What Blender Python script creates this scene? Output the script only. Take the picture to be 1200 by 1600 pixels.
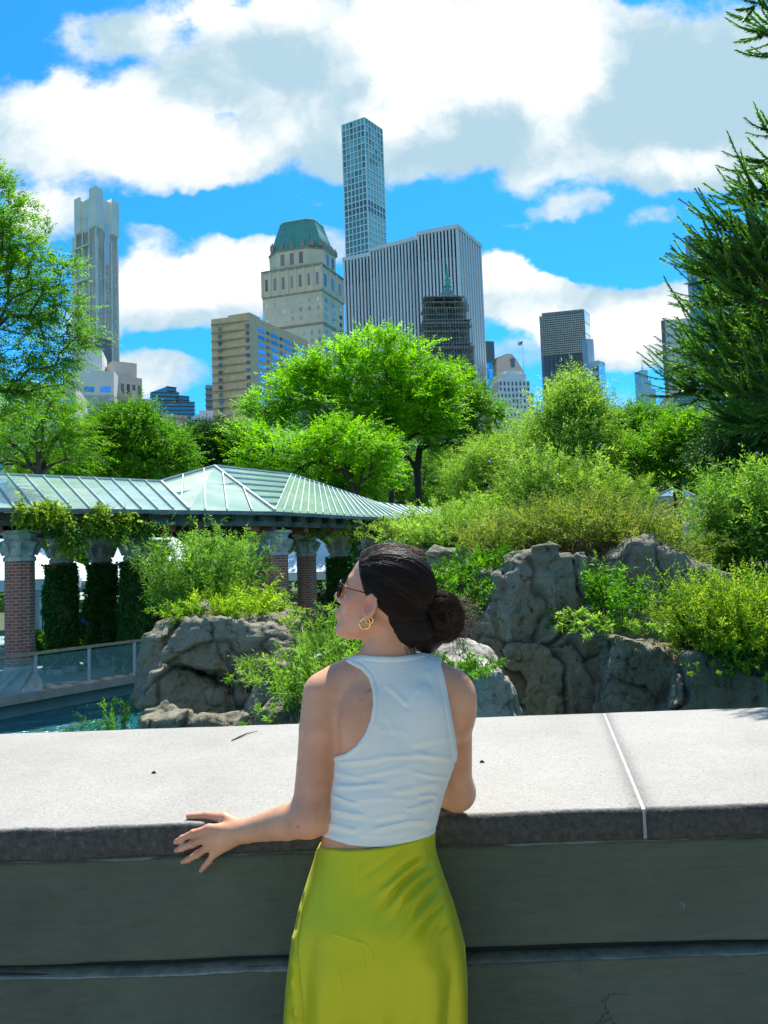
import bpy, bmesh, math, random
import numpy as np
from mathutils import Vector, Matrix
R_ = math.radians
random.seed(7)
scene = bpy.context.scene
col = scene.collection
for o in list(bpy.data.objects): bpy.data.objects.remove(o)

# ------------------------------------------------------------------ camera
CAMZ = 1.63
PITCH, ROLL = R_(4.0), R_(-2.0)
FPX = 1200.0
cam_d = bpy.data.cameras.new('camera'); cam = bpy.data.objects.new('camera', cam_d); col.objects.link(cam)
cam_d.sensor_fit = 'VERTICAL'; cam_d.sensor_height = 36; cam_d.sensor_width = 27; cam_d.lens = FPX/1600*36
cam_d.clip_start = 0.05; cam_d.clip_end = 20000
CR = Matrix.Rotation(math.pi/2+PITCH, 3, 'X') @ Matrix.Rotation(ROLL, 3, 'Z')
cam.matrix_world = Matrix.Translation((0, 0, CAMZ)) @ CR.to_4x4()
scene.camera = cam
CRn = np.array(CR)
def ray(px, py):
    return CR @ Vector(((px-600)/FPX, (800-py)/FPX, -1))
def P(px, py, y):                       # the world point seen at a photo pixel, at distance y
    d = ray(px, py); t = y/d.y
    return Vector((d.x*t, y, CAMZ+d.z*t))
def Pz(px, py, z):                      # the same, on the level z
    d = ray(px, py); t = (z-CAMZ)/d.z
    return Vector((d.x*t, d.y*t, z))
def proj(p):                            # (N,3) -> photo pixel coordinates
    q = (p-np.array([0, 0, CAMZ])) @ CRn
    return 600+FPX*q[..., 0]/(-q[..., 2]), 800-FPX*q[..., 1]/(-q[..., 2])

# ------------------------------------------------------------------ sun, sky
SUN_EL, SUN_AZ = 62.0, 16.0             # azimuth clockwise from +Y
sd = bpy.data.lights.new('sun', 'SUN'); sun = bpy.data.objects.new('sun', sd); col.objects.link(sun)
sd.energy = 3.9; sd.angle = R_(0.6); sd.color = (1.0, .965, .9)
sdir = Vector((math.sin(R_(SUN_AZ))*math.cos(R_(SUN_EL)), math.cos(R_(SUN_AZ))*math.cos(R_(SUN_EL)), math.sin(R_(SUN_EL))))
sun.rotation_euler = sdir.to_track_quat('Z', 'Y').to_euler()
scene.view_settings.view_transform = 'Standard'; scene.view_settings.look = 'None'
scene.view_settings.exposure = 1.25; scene.view_settings.gamma = 1
scene.render.resolution_x, scene.render.resolution_y = 768, 1024

def lk(nt, a, b): nt.links.new(a, b)
def nmath(nt, op, a, b=None, c=None, clamp=False):
    n = nt.nodes.new('ShaderNodeMath'); n.operation = op; n.use_clamp = clamp
    for i, v in enumerate((a, b, c)):
        if v is None: continue
        if isinstance(v, (int, float)): n.inputs[i].default_value = v
        else: lk(nt, v, n.inputs[i])
    return n.outputs[0]
def vmath(nt, op, a, b=None):
    n = nt.nodes.new('ShaderNodeVectorMath'); n.operation = op
    for i, v in enumerate((a, b)):
        if v is None: continue
        if isinstance(v, (tuple, list)): n.inputs[i].default_value = v
        else: lk(nt, v, n.inputs[i])
    return n.outputs['Value'] if op in ('LENGTH', 'DOT_PRODUCT', 'DISTANCE') else n.outputs[0]
def nnoise(nt, vec, scale, detail=4, rough=.5, dist=0, lac=2.0):
    n = nt.nodes.new('ShaderNodeTexNoise'); n.inputs['Scale'].default_value = scale
    n.inputs['Detail'].default_value = detail; n.inputs['Roughness'].default_value = rough
    n.inputs['Distortion'].default_value = dist; n.inputs['Lacunarity'].default_value = lac
    if vec is not None: lk(nt, vec, n.inputs['Vector'])
    return n
def nramp(nt, fac, stops, interp='LINEAR'):
    n = nt.nodes.new('ShaderNodeValToRGB'); r = n.color_ramp; r.interpolation = interp
    while len(r.elements) < len(stops): r.elements.new(0.5)
    for e, (p, c) in zip(r.elements, stops):
        e.position = p; e.color = c if len(c) == 4 else (*c, 1)
    lk(nt, fac, n.inputs[0]); return n.outputs[0]
def nmaprange(nt, v, a, b, c=0, d=1, smooth=True):
    n = nt.nodes.new('ShaderNodeMapRange'); n.interpolation_type = 'SMOOTHSTEP' if smooth else 'LINEAR'
    lk(nt, v, n.inputs[0])
    for i, x in enumerate((a, b, c, d)): n.inputs[i+1].default_value = x
    return n.outputs[0]
def nmix(nt, fac, a, b, mode='MIX'):
    n = nt.nodes.new('ShaderNodeMix'); n.data_type = 'RGBA'; n.blend_type = mode
    for s, v in ((n.inputs[0], fac), (n.inputs[6], a), (n.inputs[7], b)):
        if isinstance(v, (int, float)): s.default_value = v
        elif isinstance(v, (tuple, list)): s.default_value = v if len(v) == 4 else (*v, 1)
        else: lk(nt, v, s)
    return n.outputs[2]

def make_world():
    w = bpy.data.worlds.new('World'); scene.world = w; w.use_nodes = True
    nt = w.node_tree; nt.nodes.clear()
    out = nt.nodes.new('ShaderNodeOutputWorld'); bg = nt.nodes.new('ShaderNodeBackground')
    bg.inputs[1].default_value = 0.15
    lk(nt, bg.outputs[0], out.inputs[0])
    sky = nt.nodes.new('ShaderNodeTexSky'); sky.sky_type = 'NISHITA'; sky.sun_disc = False
    sky.sun_elevation = R_(SUN_EL); sky.sun_rotation = R_(SUN_AZ)
    sky.altitude = 20; sky.air_density = 1.0; sky.dust_density = 0.4; sky.ozone_density = 2.5
    blue = nmix(nt, 1.0, sky.outputs[0], SKY_TINT, 'MULTIPLY')
    tc = nt.nodes.new('ShaderNodeTexCoord'); g = tc.outputs['Generated']
    sp = nt.nodes.new('ShaderNodeSeparateXYZ'); lk(nt, g, sp.inputs[0])
    den = nmath(nt, 'MAXIMUM', nmath(nt, 'ABSOLUTE', sp.outputs[1]), 0.12)
    u = nmath(nt, 'DIVIDE', sp.outputs[0], den)
    v = nmath(nt, 'DIVIDE', sp.outputs[2], den)
    cb = nt.nodes.new('ShaderNodeCombineXYZ'); lk(nt, u, cb.inputs[0]); lk(nt, v, cb.inputs[1]); uv = cb.outputs[0]
    # warp
    wn = nnoise(nt, uv, 3.2, 3, .55)
    warp = vmath(nt, 'MULTIPLY', vmath(nt, 'SUBTRACT', wn.outputs['Color'], (.5, .5, .5)), (.13, .1, 0))
    uvw = vmath(nt, 'ADD', uv, warp)
    wn2 = nnoise(nt, uv, 11, 4, .6)
    uvw = vmath(nt, 'ADD', uvw, vmath(nt, 'MULTIPLY', vmath(nt, 'SUBTRACT', wn2.outputs['Color'], (.5, .5, .5)), (.07, .05, 0)))
    def field(blobs):
        tot = None
        for (px, py, rx, ry, amp) in blobs:
            d = ray(px, py); c = (d.x/d.y, d.z/d.y, 0)
            q = vmath(nt, 'MULTIPLY', vmath(nt, 'SUBTRACT', uvw, c), (FPX/rx, FPX/ry, 0))
            L = vmath(nt, 'LENGTH', q)
            f = nmath(nt, 'MULTIPLY', nmaprange(nt, L, 1.35, .3), amp)
            tot = f if tot is None else nmath(nt, 'ADD', tot, f)
        return tot
    F = field(CLOUDS)
    n1 = nnoise(nt, uv, 5.5, 9, .62, .25).outputs[0]
    n3 = nnoise(nt, vmath(nt, 'MULTIPLY', uv, (1, 1.5, 1)), 17, 7, .65, .2).outputs[0]
    den1 = nmath(nt, 'ADD', F, nmath(nt, 'MULTIPLY', nmath(nt, 'SUBTRACT', n1, .5), 1.35))
    den1 = nmath(nt, 'ADD', den1, nmath(nt, 'MULTIPLY', nmath(nt, 'SUBTRACT', n3, .5), .85))
    # beyond the photographed part of the sky: scattered cloud
    mask = nmaprange(nt, den1, .20, .66)
    G = field(WHITES)
    n2 = nnoise(nt, uv, 6.5, 8, .6, .3).outputs[0]
    gs = nmath(nt, 'ADD', G, nmath(nt, 'MULTIPLY', nmath(nt, 'SUBTRACT', n2, .5), 1.3))
    n4 = nnoise(nt, uvw, 14, 6, .6, .2).outputs[0]
    gm = nmaprange(nt, nmath(nt, 'ADD', gs, nmath(nt, 'MULTIPLY', nmath(nt, 'SUBTRACT', n4, .5), 1.4)), -.3, .8)
    cc = nmix(nt, gm, (1.35, 1.95, 2.3), (3.3, 3.3, 3.25))
    cc = nmix(nt, nmaprange(nt, gs, .45, 1.1), cc, (9.5, 8.0, 5.8))
    fin = nmix(nt, mask, blue, cc)
    # overhead and behind: mixed bright cloud so the light stays soft
    lk(nt, fin, bg.inputs[0])
    w.cycles.sampling_method = 'MANUAL'; w.cycles.sample_map_resolution = 1024
SKY_TINT = (.07, .42, .70, 1)
CLOUDS = [ # px, py, rx, ry, amp
 (110, 200, 210, 120, 1.0), (300, 250, 130, 60, .9), (470, 150, 240, 120, 1.0), (640, 60, 300, 170, 1.15), (800, 130, 260, 160, 1.15), (1050, 130, 330, 170, 1.15),
 (620, 240, 130, 60, .75), (1090, 265, 150, 45, .6), (880, 322, 75, 26, .55), (1010, 345, 60, 24, .5), (790, 352, 60, 20, .4), (460, 310, 60, 14, .3), (430, 215, 60, 30, .3),
 (215, 475, 120, 70, 1.0), (350, 450, 110, 85, 1.05), (430, 400, 70, 50, .8), (520, 390, 50, 50, .6), (60, 350, 80, 60, .7), (215, 385, 50, 50, .45), (240, 590, 120, 40, .75),
 (800, 450, 100, 70, 1.1), (880, 480, 100, 60, .8), (1000, 530, 130, 60, 1.15), (1060, 490, 90, 40, .7), (820, 560, 90, 40, .6), (150, 45, 110, 40, .5),
 (280, 40, 110, 70, .55), (600, -260, 900, 260, .8), (-500, 300, 380, 300, .6), (1700, 350, 400, 300, .6),
 (30, 40, 80, 45, -.55), (355, 195, 45, 26, -.45), (1000, 415, 200, 45, -.6), (830, 370, 100, 30, -.35), (320, 335, 130, 35, -.75), (660, 335, 80, 35, -.5), (900, 410, 80, 40, -.5), (300, 545, 90, 22, -.5), (440, 340, 60, 40, -.5), (900, 650, 400, 40, .35)]
WHITES = [(720, 60, 280, 110, .85), (880, 110, 110, 90, .75), (620, 180, 80, 70, .4), (130, 150, 160, 60, .65), (230, 230, 200, 70, .75), (370, 20, 130, 50, .5), (1040, 255, 130, 30, .55), (300, 30, 80, 60, .3),
 (230, 450, 120, 55, .8), (370, 430, 100, 60, .75), (1000, 520, 150, 45, .6), (810, 420, 90, 40, .7), (850, 520, 70, 40, .6), (60, 330, 70, 50, .4), (600, -400, 1200, 330, .9), (-500, 300, 380, 300, .6), (1700, 350, 400, 300, .6),
 (470, 110, 110, 60, -.45), (1080, 120, 220, 110, -.6), (760, 220, 80, 70, -.35), (560, 250, 160, 40, -.25)]
make_world()

# ------------------------------------------------------------------ objects, names, labels
WL = {}
def tag(o, label=None, cat=None, group=None, kind=None):
    if label: o['label'] = label
    if cat: o['category'] = cat
    if group: o['group'] = group
    if kind: o['kind'] = kind
    return o
def thing(name, label, cat, loc=(0, 0, 0), group=None):
    o = bpy.data.objects.new(name, None); col.objects.link(o); o.location = loc
    o.empty_display_size = .2
    WL[o.name] = Vector(loc)
    return tag(o, label, cat, group)
def link(name, me, mat, parent=None, loc=None):
    o = bpy.data.objects.new(name, me); col.objects.link(o)
    if mat is not None:
        for m in (mat if isinstance(mat, (list, tuple)) else [mat]): me.materials.append(m)
    if parent is not None: o.parent = parent
    if loc is not None: o.location = loc
    return o
def npmesh(name, V, Fq, smooth=False, var=None, attrs=None):
    """V (n,3); Fq (m,3) or (m,4) array"""
    V = np.asarray(V, np.float32); Fq = np.asarray(Fq, np.int32)
    me = bpy.data.meshes.new(name); k = Fq.shape[1]
    me.vertices.add(len(V)); me.vertices.foreach_set('co', V.ravel())
    me.loops.add(Fq.size); me.loops.foreach_set('vertex_index', Fq.ravel())
    me.polygons.add(len(Fq)); me.polygons.foreach_set('loop_start', np.arange(0, Fq.size, k, dtype=np.int32))
    me.polygons.foreach_set('loop_total', np.full(len(Fq), k, np.int32))
    if smooth: me.polygons.foreach_set('use_smooth', np.ones(len(Fq), bool))
    if var is not None:
        a = me.attributes.new('var', 'FLOAT', 'FACE'); a.data.foreach_set('value', np.asarray(var, np.float32))
    for nm, vals in (attrs or {}).items():
        vals = np.asarray(vals, np.float32)
        if vals.ndim == 2:
            a = me.attributes.new(nm, 'FLOAT_VECTOR', 'POINT'); a.data.foreach_set('vector', vals.ravel())
        else:
            a = me.attributes.new(nm, 'FLOAT', 'POINT'); a.data.foreach_set('value', vals)
    me.update(calc_edges=True)
    return me
def root_of(o):
    while o.parent is not None: o = o.parent
    return o
def origin(parent):
    if parent is None: return np.zeros(3)
    return np.array(WL.get(root_of(parent).name, (0, 0, 0)), float)
class MB:
    def __init__(s): s.v = []; s.f = []
    def add(s, vs, fs):
        n = len(s.v); s.v += [tuple(v) for v in vs]; s.f += [tuple(i+n for i in f) for f in fs]; return s
    def hexa(s, b, t):                     # four bottom and four top points
        return s.add(list(b)+list(t), [(3, 2, 1, 0), (4, 5, 6, 7), (0, 1, 5, 4), (1, 2, 6, 5), (2, 3, 7, 6), (3, 0, 4, 7)])
    def box(s, c, d, rz=0):
        cx, cy, cz = c; x, y, z = d[0]/2, d[1]/2, d[2]/2; ca, sa = math.cos(rz), math.sin(rz)
        q = [(-x, -y), (x, -y), (x, y), (-x, y)]; q = [(cx+a*ca-b*sa, cy+a*sa+b*ca) for a, b in q]
        return s.hexa([(a, b, cz-z) for a, b in q], [(a, b, cz+z) for a, b in q])
    def prism(s, poly, z0, z1, cap=True):
        n = len(poly); vs = [(p[0], p[1], z0) for p in poly]+[(p[0], p[1], z1) for p in poly]
        fs = [(i, (i+1) % n, n+(i+1) % n, n+i) for i in range(n)]
        if cap: fs += [tuple(range(n-1, -1, -1)), tuple(range(n, 2*n))]
        return s.add(vs, fs)
    def rings(s, rs, cap=True):            # list of rings (lists of points)
        n = len(rs[0]); vs = [p for r in rs for p in r]; fs = []
        for k in range(len(rs)-1):
            for i in range(n):
                j = (i+1) % n; fs.append((k*n+i, k*n+j, (k+1)*n+j, (k+1)*n+i))
        if cap: fs += [tuple(range(n-1, -1, -1)), tuple(range((len(rs)-1)*n, len(rs)*n))]
        return s.add(vs, fs)
    def lathe(s, c, prof, n=12, a0=0):
        return s.rings([[(c[0]+r*math.cos(a0+2*math.pi*i/n), c[1]+r*math.sin(a0+2*math.pi*i/n), c[2]+z) for i in range(n)] for r, z in prof])
    def tube(s, pts, r, n=6, cap=True):
        pts = [Vector(p) for p in pts]; rs = r if isinstance(r, (list, tuple)) else [r]*len(pts); rings = []; up = None
        for i, p in enumerate(pts):
            t = (pts[min(i+1, len(pts)-1)]-pts[max(i-1, 0)]).normalized()
            if up is None: up = Vector((0, 0, 1)) if abs(t.z) < .9 else Vector((1, 0, 0))
            a = t.cross(up).normalized(); b = a.cross(t).normalized(); up = b
            rings.append([p+(a*math.cos(2*math.pi*k/n)+b*math.sin(2*math.pi*k/n))*rs[i] for k in range(n)])
        return s.rings(rings, cap)
    def bar(s, a, b, w, h):                # rectangular bar from a to b
        a, b = Vector(a), Vector(b); t = (b-a).normalized()
        sd = t.cross(Vector((0, 0, 1))); sd = (sd if sd.length > 1e-4 else Vector((1, 0, 0))).normalized()*w/2; u = sd.cross(t).normalized()*h/2
        return s.hexa([a-sd-u, a+sd-u, b+sd-u, b-sd-u], [a-sd+u, a+sd+u, b+sd+u, b-sd+u])
    def build(s, name, mat, parent=None, smooth=False, bevel=0):
        o0 = origin(parent)
        me = bpy.data.meshes.new(name)
        me.from_pydata([tuple(np.array(v, float)-o0) for v in s.v], [], s.f)
        if bevel:
            bm = bmesh.new(); bm.from_mesh(me)
            bmesh.ops.bevel(bm, geom=[e for e in bm.edges if len(e.link_faces) == 2 and e.calc_face_angle(0) > .5], offset=bevel, segments=2, affect='EDGES', profile=.6)
            bm.to_mesh(me); bm.free()
        if smooth: me.shade_smooth()
        me.update()
        return link(name, me, mat, parent)

# ------------------------------------------------------------------ materials
def newmat(name):
    m = bpy.data.materials.new(name); m.use_nodes = True; nt = m.node_tree
    return m, nt, nt.nodes['Principled BSDF']
def mat(name, c, rough=.6, metal=0, spec=.5, var=.0, scale=3, bump=0, bscale=20, c2=None, obj=True):
    m, nt, b = newmat(name)
    b.inputs['Roughness'].default_value = rough; b.inputs['Metallic'].default_value = metal
    b.inputs['Specular IOR Level'].default_value = spec
    tc = nt.nodes.new('ShaderNodeTexCoord'); vec = tc.outputs['Object']
    if var or c2:
        n = nnoise(nt, vec, scale, 6, .6).outputs[0]
        a = [x*(1-var) for x in c]; bb = list(c2) if c2 else [min(1, x*(1+var)) for x in c]
        lk(nt, nramp(nt, n, [(.32, a), (.68, bb)]), b.inputs['Base Color'])
    else: b.inputs['Base Color'].default_value = (*c, 1)
    if bump:
        bn = nt.nodes.new('ShaderNodeBump'); bn.inputs['Strength'].default_value = 1; bn.inputs['Distance'].default_value = bump
        lk(nt, nnoise(nt, vec, bscale, 6, .6).outputs[0], bn.inputs['Height']); lk(nt, bn.outputs[0], b.inputs['Normal'])
    return m
def mat_glass_facade(name, c, rough=.08, spec=1.0, metal=.6, var=.3):
    """dark or tinted curtain-wall glass: mirrors the sky"""
    m, nt, b = newmat(name)
    b.inputs['Roughness'].default_value = rough; b.inputs['Metallic'].default_value = metal
    b.inputs['Specular IOR Level'].default_value = spec
    oi = nt.nodes.new('ShaderNodeObjectInfo')
    mm = nmaprange(nt, oi.outputs['Random'], 0, 1, 1-var, 1+var, False)
    lk(nt, nmix(nt, 1, c, nmixv(nt, mm), 'MULTIPLY'), b.inputs['Base Color'])
    return m
def nmixv(nt, v):
    n = nt.nodes.new('ShaderNodeCombineXYZ')
    for i in range(3): lk(nt, v, n.inputs[i])
    return n.outputs[0]
def mat_leaf(name, stops, trans=.45, rough=.5, tmul=(1.3, 1.35, .5), spec=.16):
    """stops: colours along the per-leaf attribute 'var'"""
    m, nt, b = newmat(name)
    at = nt.nodes.new('ShaderNodeAttribute'); at.attribute_name = 'var'
    c = nramp(nt, at.outputs['Fac'], [(p_, tuple(min(.8, x_*f_*(.62+.5*p_)) for x_, f_ in zip(q_, (1.12, 1.25, .8)))) for p_, q_ in stops])
    lk(nt, c, b.inputs['Base Color']); b.inputs['Roughness'].default_value = rough; b.inputs['Specular IOR Level'].default_value = spec
    t = nt.nodes.new('ShaderNodeBsdfTranslucent'); lk(nt, nmix(nt, 1, c, tmul, 'MULTIPLY'), t.inputs[0])
    mx = nt.nodes.new('ShaderNodeMixShader'); mx.inputs[0].default_value = trans
    lk(nt, b.outputs[0], mx.inputs[1]); lk(nt, t.outputs[0], mx.inputs[2])
    lk(nt, mx.outputs[0], nt.nodes['Material Output'].inputs[0])
    return m

# ------------------------------------------------------------------ numpy noise and signed distance fields
_rng = np.random.default_rng(11)
_perm = _rng.permutation(4096).astype(np.int32); _val = _rng.random(4096).astype(np.float32)*2-1
def vnoise(p):
    p = np.asarray(p, np.float32); i = np.floor(p).astype(np.int32); f = p-i; f = f*f*(3-2*f)
    def h(x, y, z): return _val[_perm[(_perm[(_perm[x & 4095]+y) & 4095]+z) & 4095]]
    x, y, z = i[..., 0], i[..., 1], i[..., 2]; fx, fy, fz = f[..., 0], f[..., 1], f[..., 2]
    a = h(x, y, z)*(1-fx)+h(x+1, y, z)*fx; b = h(x, y+1, z)*(1-fx)+h(x+1, y+1, z)*fx
    c = h(x, y, z+1)*(1-fx)+h(x+1, y, z+1)*fx; d = h(x, y+1, z+1)*(1-fx)+h(x+1, y+1, z+1)*fx
    return (a*(1-fy)+b*fy)*(1-fz)+(c*(1-fy)+d*fy)*fz
def fbm(p, o=4, g=.5):
    s = 0; a = 1
    for k in range(o): s = s+a*vnoise(p*(2.03**k)+17.3*k); a *= g
    return s
def smin(a, b, k):
    h = np.clip(.5+.5*(b-a)/k, 0, 1); return b*(1-h)+a*h-k*h*(1-h)
def smax(a, b, k): return -smin(-a, -b, k)
def capsule(p, a, b, ra, rb):
    a = np.array(a, np.float32); b = np.array(b, np.float32); pa = p-a; ba = b-a
    h = np.clip((pa@ba)/(ba@ba), 0, 1)
    return np.linalg.norm(pa-h[..., None]*ba, axis=-1)-(ra+(rb-ra)*h)
def ellipsoid(p, c, r):
    q = (p-np.array(c, np.float32)); r = np.array(r, np.float32)
    k0 = np.linalg.norm(q/r, axis=-1); k1 = np.linalg.norm(q/(r*r), axis=-1)
    return k0*(k0-1)/np.maximum(k1, 1e-6)
def poly_sdf(x, y, poly):
    poly = np.array(poly, np.float32); n = len(poly)
    d = np.full(x.shape, 1e9, np.float32); ins = np.zeros(x.shape, bool)
    for i in range(n):
        ax, ay = poly[i]; bx, by = poly[(i+1) % n]; ex, ey = bx-ax, by-ay
        wx, wy = x-ax, y-ay; h = np.clip((wx*ex+wy*ey)/(ex*ex+ey*ey+1e-12), 0, 1)
        d = np.minimum(d, (wx-ex*h)**2+(wy-ey*h)**2)
        c = ((ay > y) != (by > y)) & (x < (bx-ax)*(y-ay)/((by-ay) if abs(by-ay) > 1e-9 else 1e-9)+ax)
        ins ^= c
    d = np.sqrt(d); return np.where(ins, -d, d)
def surface_nets(fn, lo, hi, h, lip=1.5, B=8):
    """mesh the zero set of fn over a box; evaluates finely only near the surface"""
    lo = np.array(lo, np.float32); hi = np.array(hi, np.float32)
    nb = np.ceil((hi-lo)/(h*B)).astype(int); n = nb*B
    c = [lo[a]+(np.arange(nb[a])*B+(B-1)/2)*h for a in range(3)]
    C = np.stack(np.meshgrid(*c, indexing='ij'), -1).reshape(-1, 3).astype(np.float32)
    fc = fn(C); act = np.abs(fc) < (B/2*h*1.7321)*lip
    G = np.empty((nb[0], B, nb[1], B, nb[2], B), np.float32)
    G[:] = np.where(fc > 0, 1, -1).reshape(nb)[:, None, :, None, :, None]*(h*B)
    bi = np.stack(np.unravel_index(np.nonzero(act)[0], nb), -1)
    off = np.stack(np.meshgrid(*([np.arange(B)]*3), indexing='ij'), -1).reshape(-1, 3)
    CH = 600
    for s in range(0, len(bi), CH):
        b = bi[s:s+CH]; pts = lo+((b[:, None, :]*B+off[None]).astype(np.float32))*h
        v = fn(pts.reshape(-1, 3)).reshape(len(b), B, B, B)
        G[b[:, 0], :, b[:, 1], :, b[:, 2], :] = v
    G = G.reshape(n)
    G[0] = np.maximum(G[0], h*.01); G[-1] = np.maximum(G[-1], h*.01); G[:, 0] = np.maximum(G[:, 0], h*.01); G[:, -1] = np.maximum(G[:, -1], h*.01); G[:, :, 0] = np.maximum(G[:, :, 0], h*.01); G[:, :, -1] = np.maximum(G[:, :, -1], h*.01)
    I = G < 0
    s8 = [I[a:n[0]-1+a, b:n[1]-1+b, c:n[2]-1+c] for a in (0, 1) for b in (0, 1) for c in (0, 1)]
    anyi = s8[0].copy(); alli = s8[0].copy()
    for q in s8[1:]: anyi |= q; alli &= q
    cells = np.argwhere(anyi & ~alli)
    idx = np.full(np.array(n)-1, -1, np.int32); idx[cells[:, 0], cells[:, 1], cells[:, 2]] = np.arange(len(cells))
    acc = np.zeros((len(cells), 3), np.float32); cnt = np.zeros(len(cells), np.float32)
    for ax in range(3):
        for u in (0, 1):
            for w in (0, 1):
                o0 = [0, 0, 0]; o0[(ax+1) % 3] = u; o0[(ax+2) % 3] = w; o1 = list(o0); o1[ax] = 1
                a = G[tuple((cells+o0).T)]; b = G[tuple((cells+o1).T)]; m = (a < 0) != (b < 0)
                t = np.where(m, a/np.where(m, a-b, 1), 0)
                q = np.tile(np.array(o0, np.float32), (len(cells), 1)); q[:, ax] = t
                acc[m] += q[m]; cnt[m] += 1
    V = lo+(cells+acc/np.maximum(cnt, 1)[:, None])*h
    F = []
    for ax in range(3):
        sl0 = [slice(1, -1)]*3; sl0[ax] = slice(0, -1); sl1 = [slice(1, -1)]*3; sl1[ax] = slice(1, None)
        a = I[tuple(sl0)]; b = I[tuple(sl1)]; e = np.argwhere(a != b)
        base = e.copy(); o = np.ones(3, int); o[ax] = 0; base = e+o
        u, w = (ax+1) % 3, (ax+2) % 3
        def g(du, dw):
            q = base.copy(); q[:, u] -= du; q[:, w] -= dw; return idx[q[:, 0], q[:, 1], q[:, 2]]
        f = np.stack([g(1, 1), g(0, 1), g(0, 0), g(1, 0)], 1)
        flip = b[tuple(e.T)]
        f[flip] = f[flip][:, ::-1]
        F.append(f)
    F = np.concatenate(F); F = F[(F >= 0).all(1)]
    return V.astype(np.float32), F
def net_object(name, fn, lo, hi, h, m, parent=None, lip=1.5, attrs=None, post=None):
    V, F = surface_nets(fn, lo, hi, h, lip)
    if post is not None: V = post(V)
    at = attrs(V) if attrs else None
    me = npmesh(name, V-origin(parent), F, True, attrs=at)
    return link(name, me, m, parent)

# ------------------------------------------------------------------ the parapet wall and the ground
def mat_cap():
    m, nt, b = newmat('speckled_granite')
    tc = nt.nodes.new('ShaderNodeTexCoord'); v = tc.outputs['Object']
    big = nnoise(nt, v, 2.2, 5, .6).outputs[0]
    c = nramp(nt, big, [(.3, (.25, .237, .205)), (.7, (.32, .306, .27))])
    vo = nt.nodes.new('ShaderNodeTexVoronoi'); vo.inputs['Scale'].default_value = 190; lk(nt, v, vo.inputs['Vector'])
    g = nramp(nt, nmath(nt, 'FRACT', nmath(nt, 'MULTIPLY', vo.outputs['Color'], 1.0)) if False else vo.outputs['Color'], [(.0, (.55, .53, .5)), (.18, (.86, .85, .83)), (.75, (1, 1, 1)), (1, (1.12, 1.1, 1.08))])
    c = nmix(nt, 1, c, g, 'MULTIPLY')
    pit = nnoise(nt, v, 120, 3, .6).outputs[0]
    pm = nmaprange(nt, pit, .62, .70)
    blot = nmaprange(nt, nnoise(nt, v, 9, 4, .6).outputs[0], .42, .62)
    c = nmix(nt, nmath(nt, 'MULTIPLY', pm, nmath(nt, 'ADD', nmath(nt, 'MULTIPLY', blot, .5), .35)), c, (.14, .13, .115))
    sn = nnoise(nt, v, 1.1, 7, .65, .8).outputs[0]; c = nmix(nt, nmaprange(nt, sn, .52, .74, 0, .30), c, (.16, .15, .125))
    s2 = nnoise(nt, vmath(nt, 'MULTIPLY', v, (3.2, .6, 1)), 2.4, 5, .6, .4).outputs[0]; c = nmix(nt, nmaprange(nt, s2, .6, .8, 0, .22), c, (.20, .18, .14))
    # darker speckled colour from where the rough front face starts
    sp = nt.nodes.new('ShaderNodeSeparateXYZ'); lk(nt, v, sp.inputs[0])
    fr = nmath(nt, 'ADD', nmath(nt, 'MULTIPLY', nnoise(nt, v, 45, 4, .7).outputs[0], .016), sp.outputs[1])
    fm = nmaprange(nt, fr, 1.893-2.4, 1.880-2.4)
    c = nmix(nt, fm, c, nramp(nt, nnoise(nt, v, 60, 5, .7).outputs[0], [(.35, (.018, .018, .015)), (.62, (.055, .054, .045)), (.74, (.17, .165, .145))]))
    lk(nt, c, b.inputs['Base Color']); b.inputs['Roughness'].default_value = .75
    bn = nt.nodes.new('ShaderNodeBump'); bn.inputs['Distance'].default_value = .0022
    lk(nt, nmath(nt, 'ADD', pit, nnoise(nt, v, 30, 5, .6).outputs[0]), bn.inputs['Height']); lk(nt, bn.outputs[0], b.inputs['Normal'])
    return m
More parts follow.
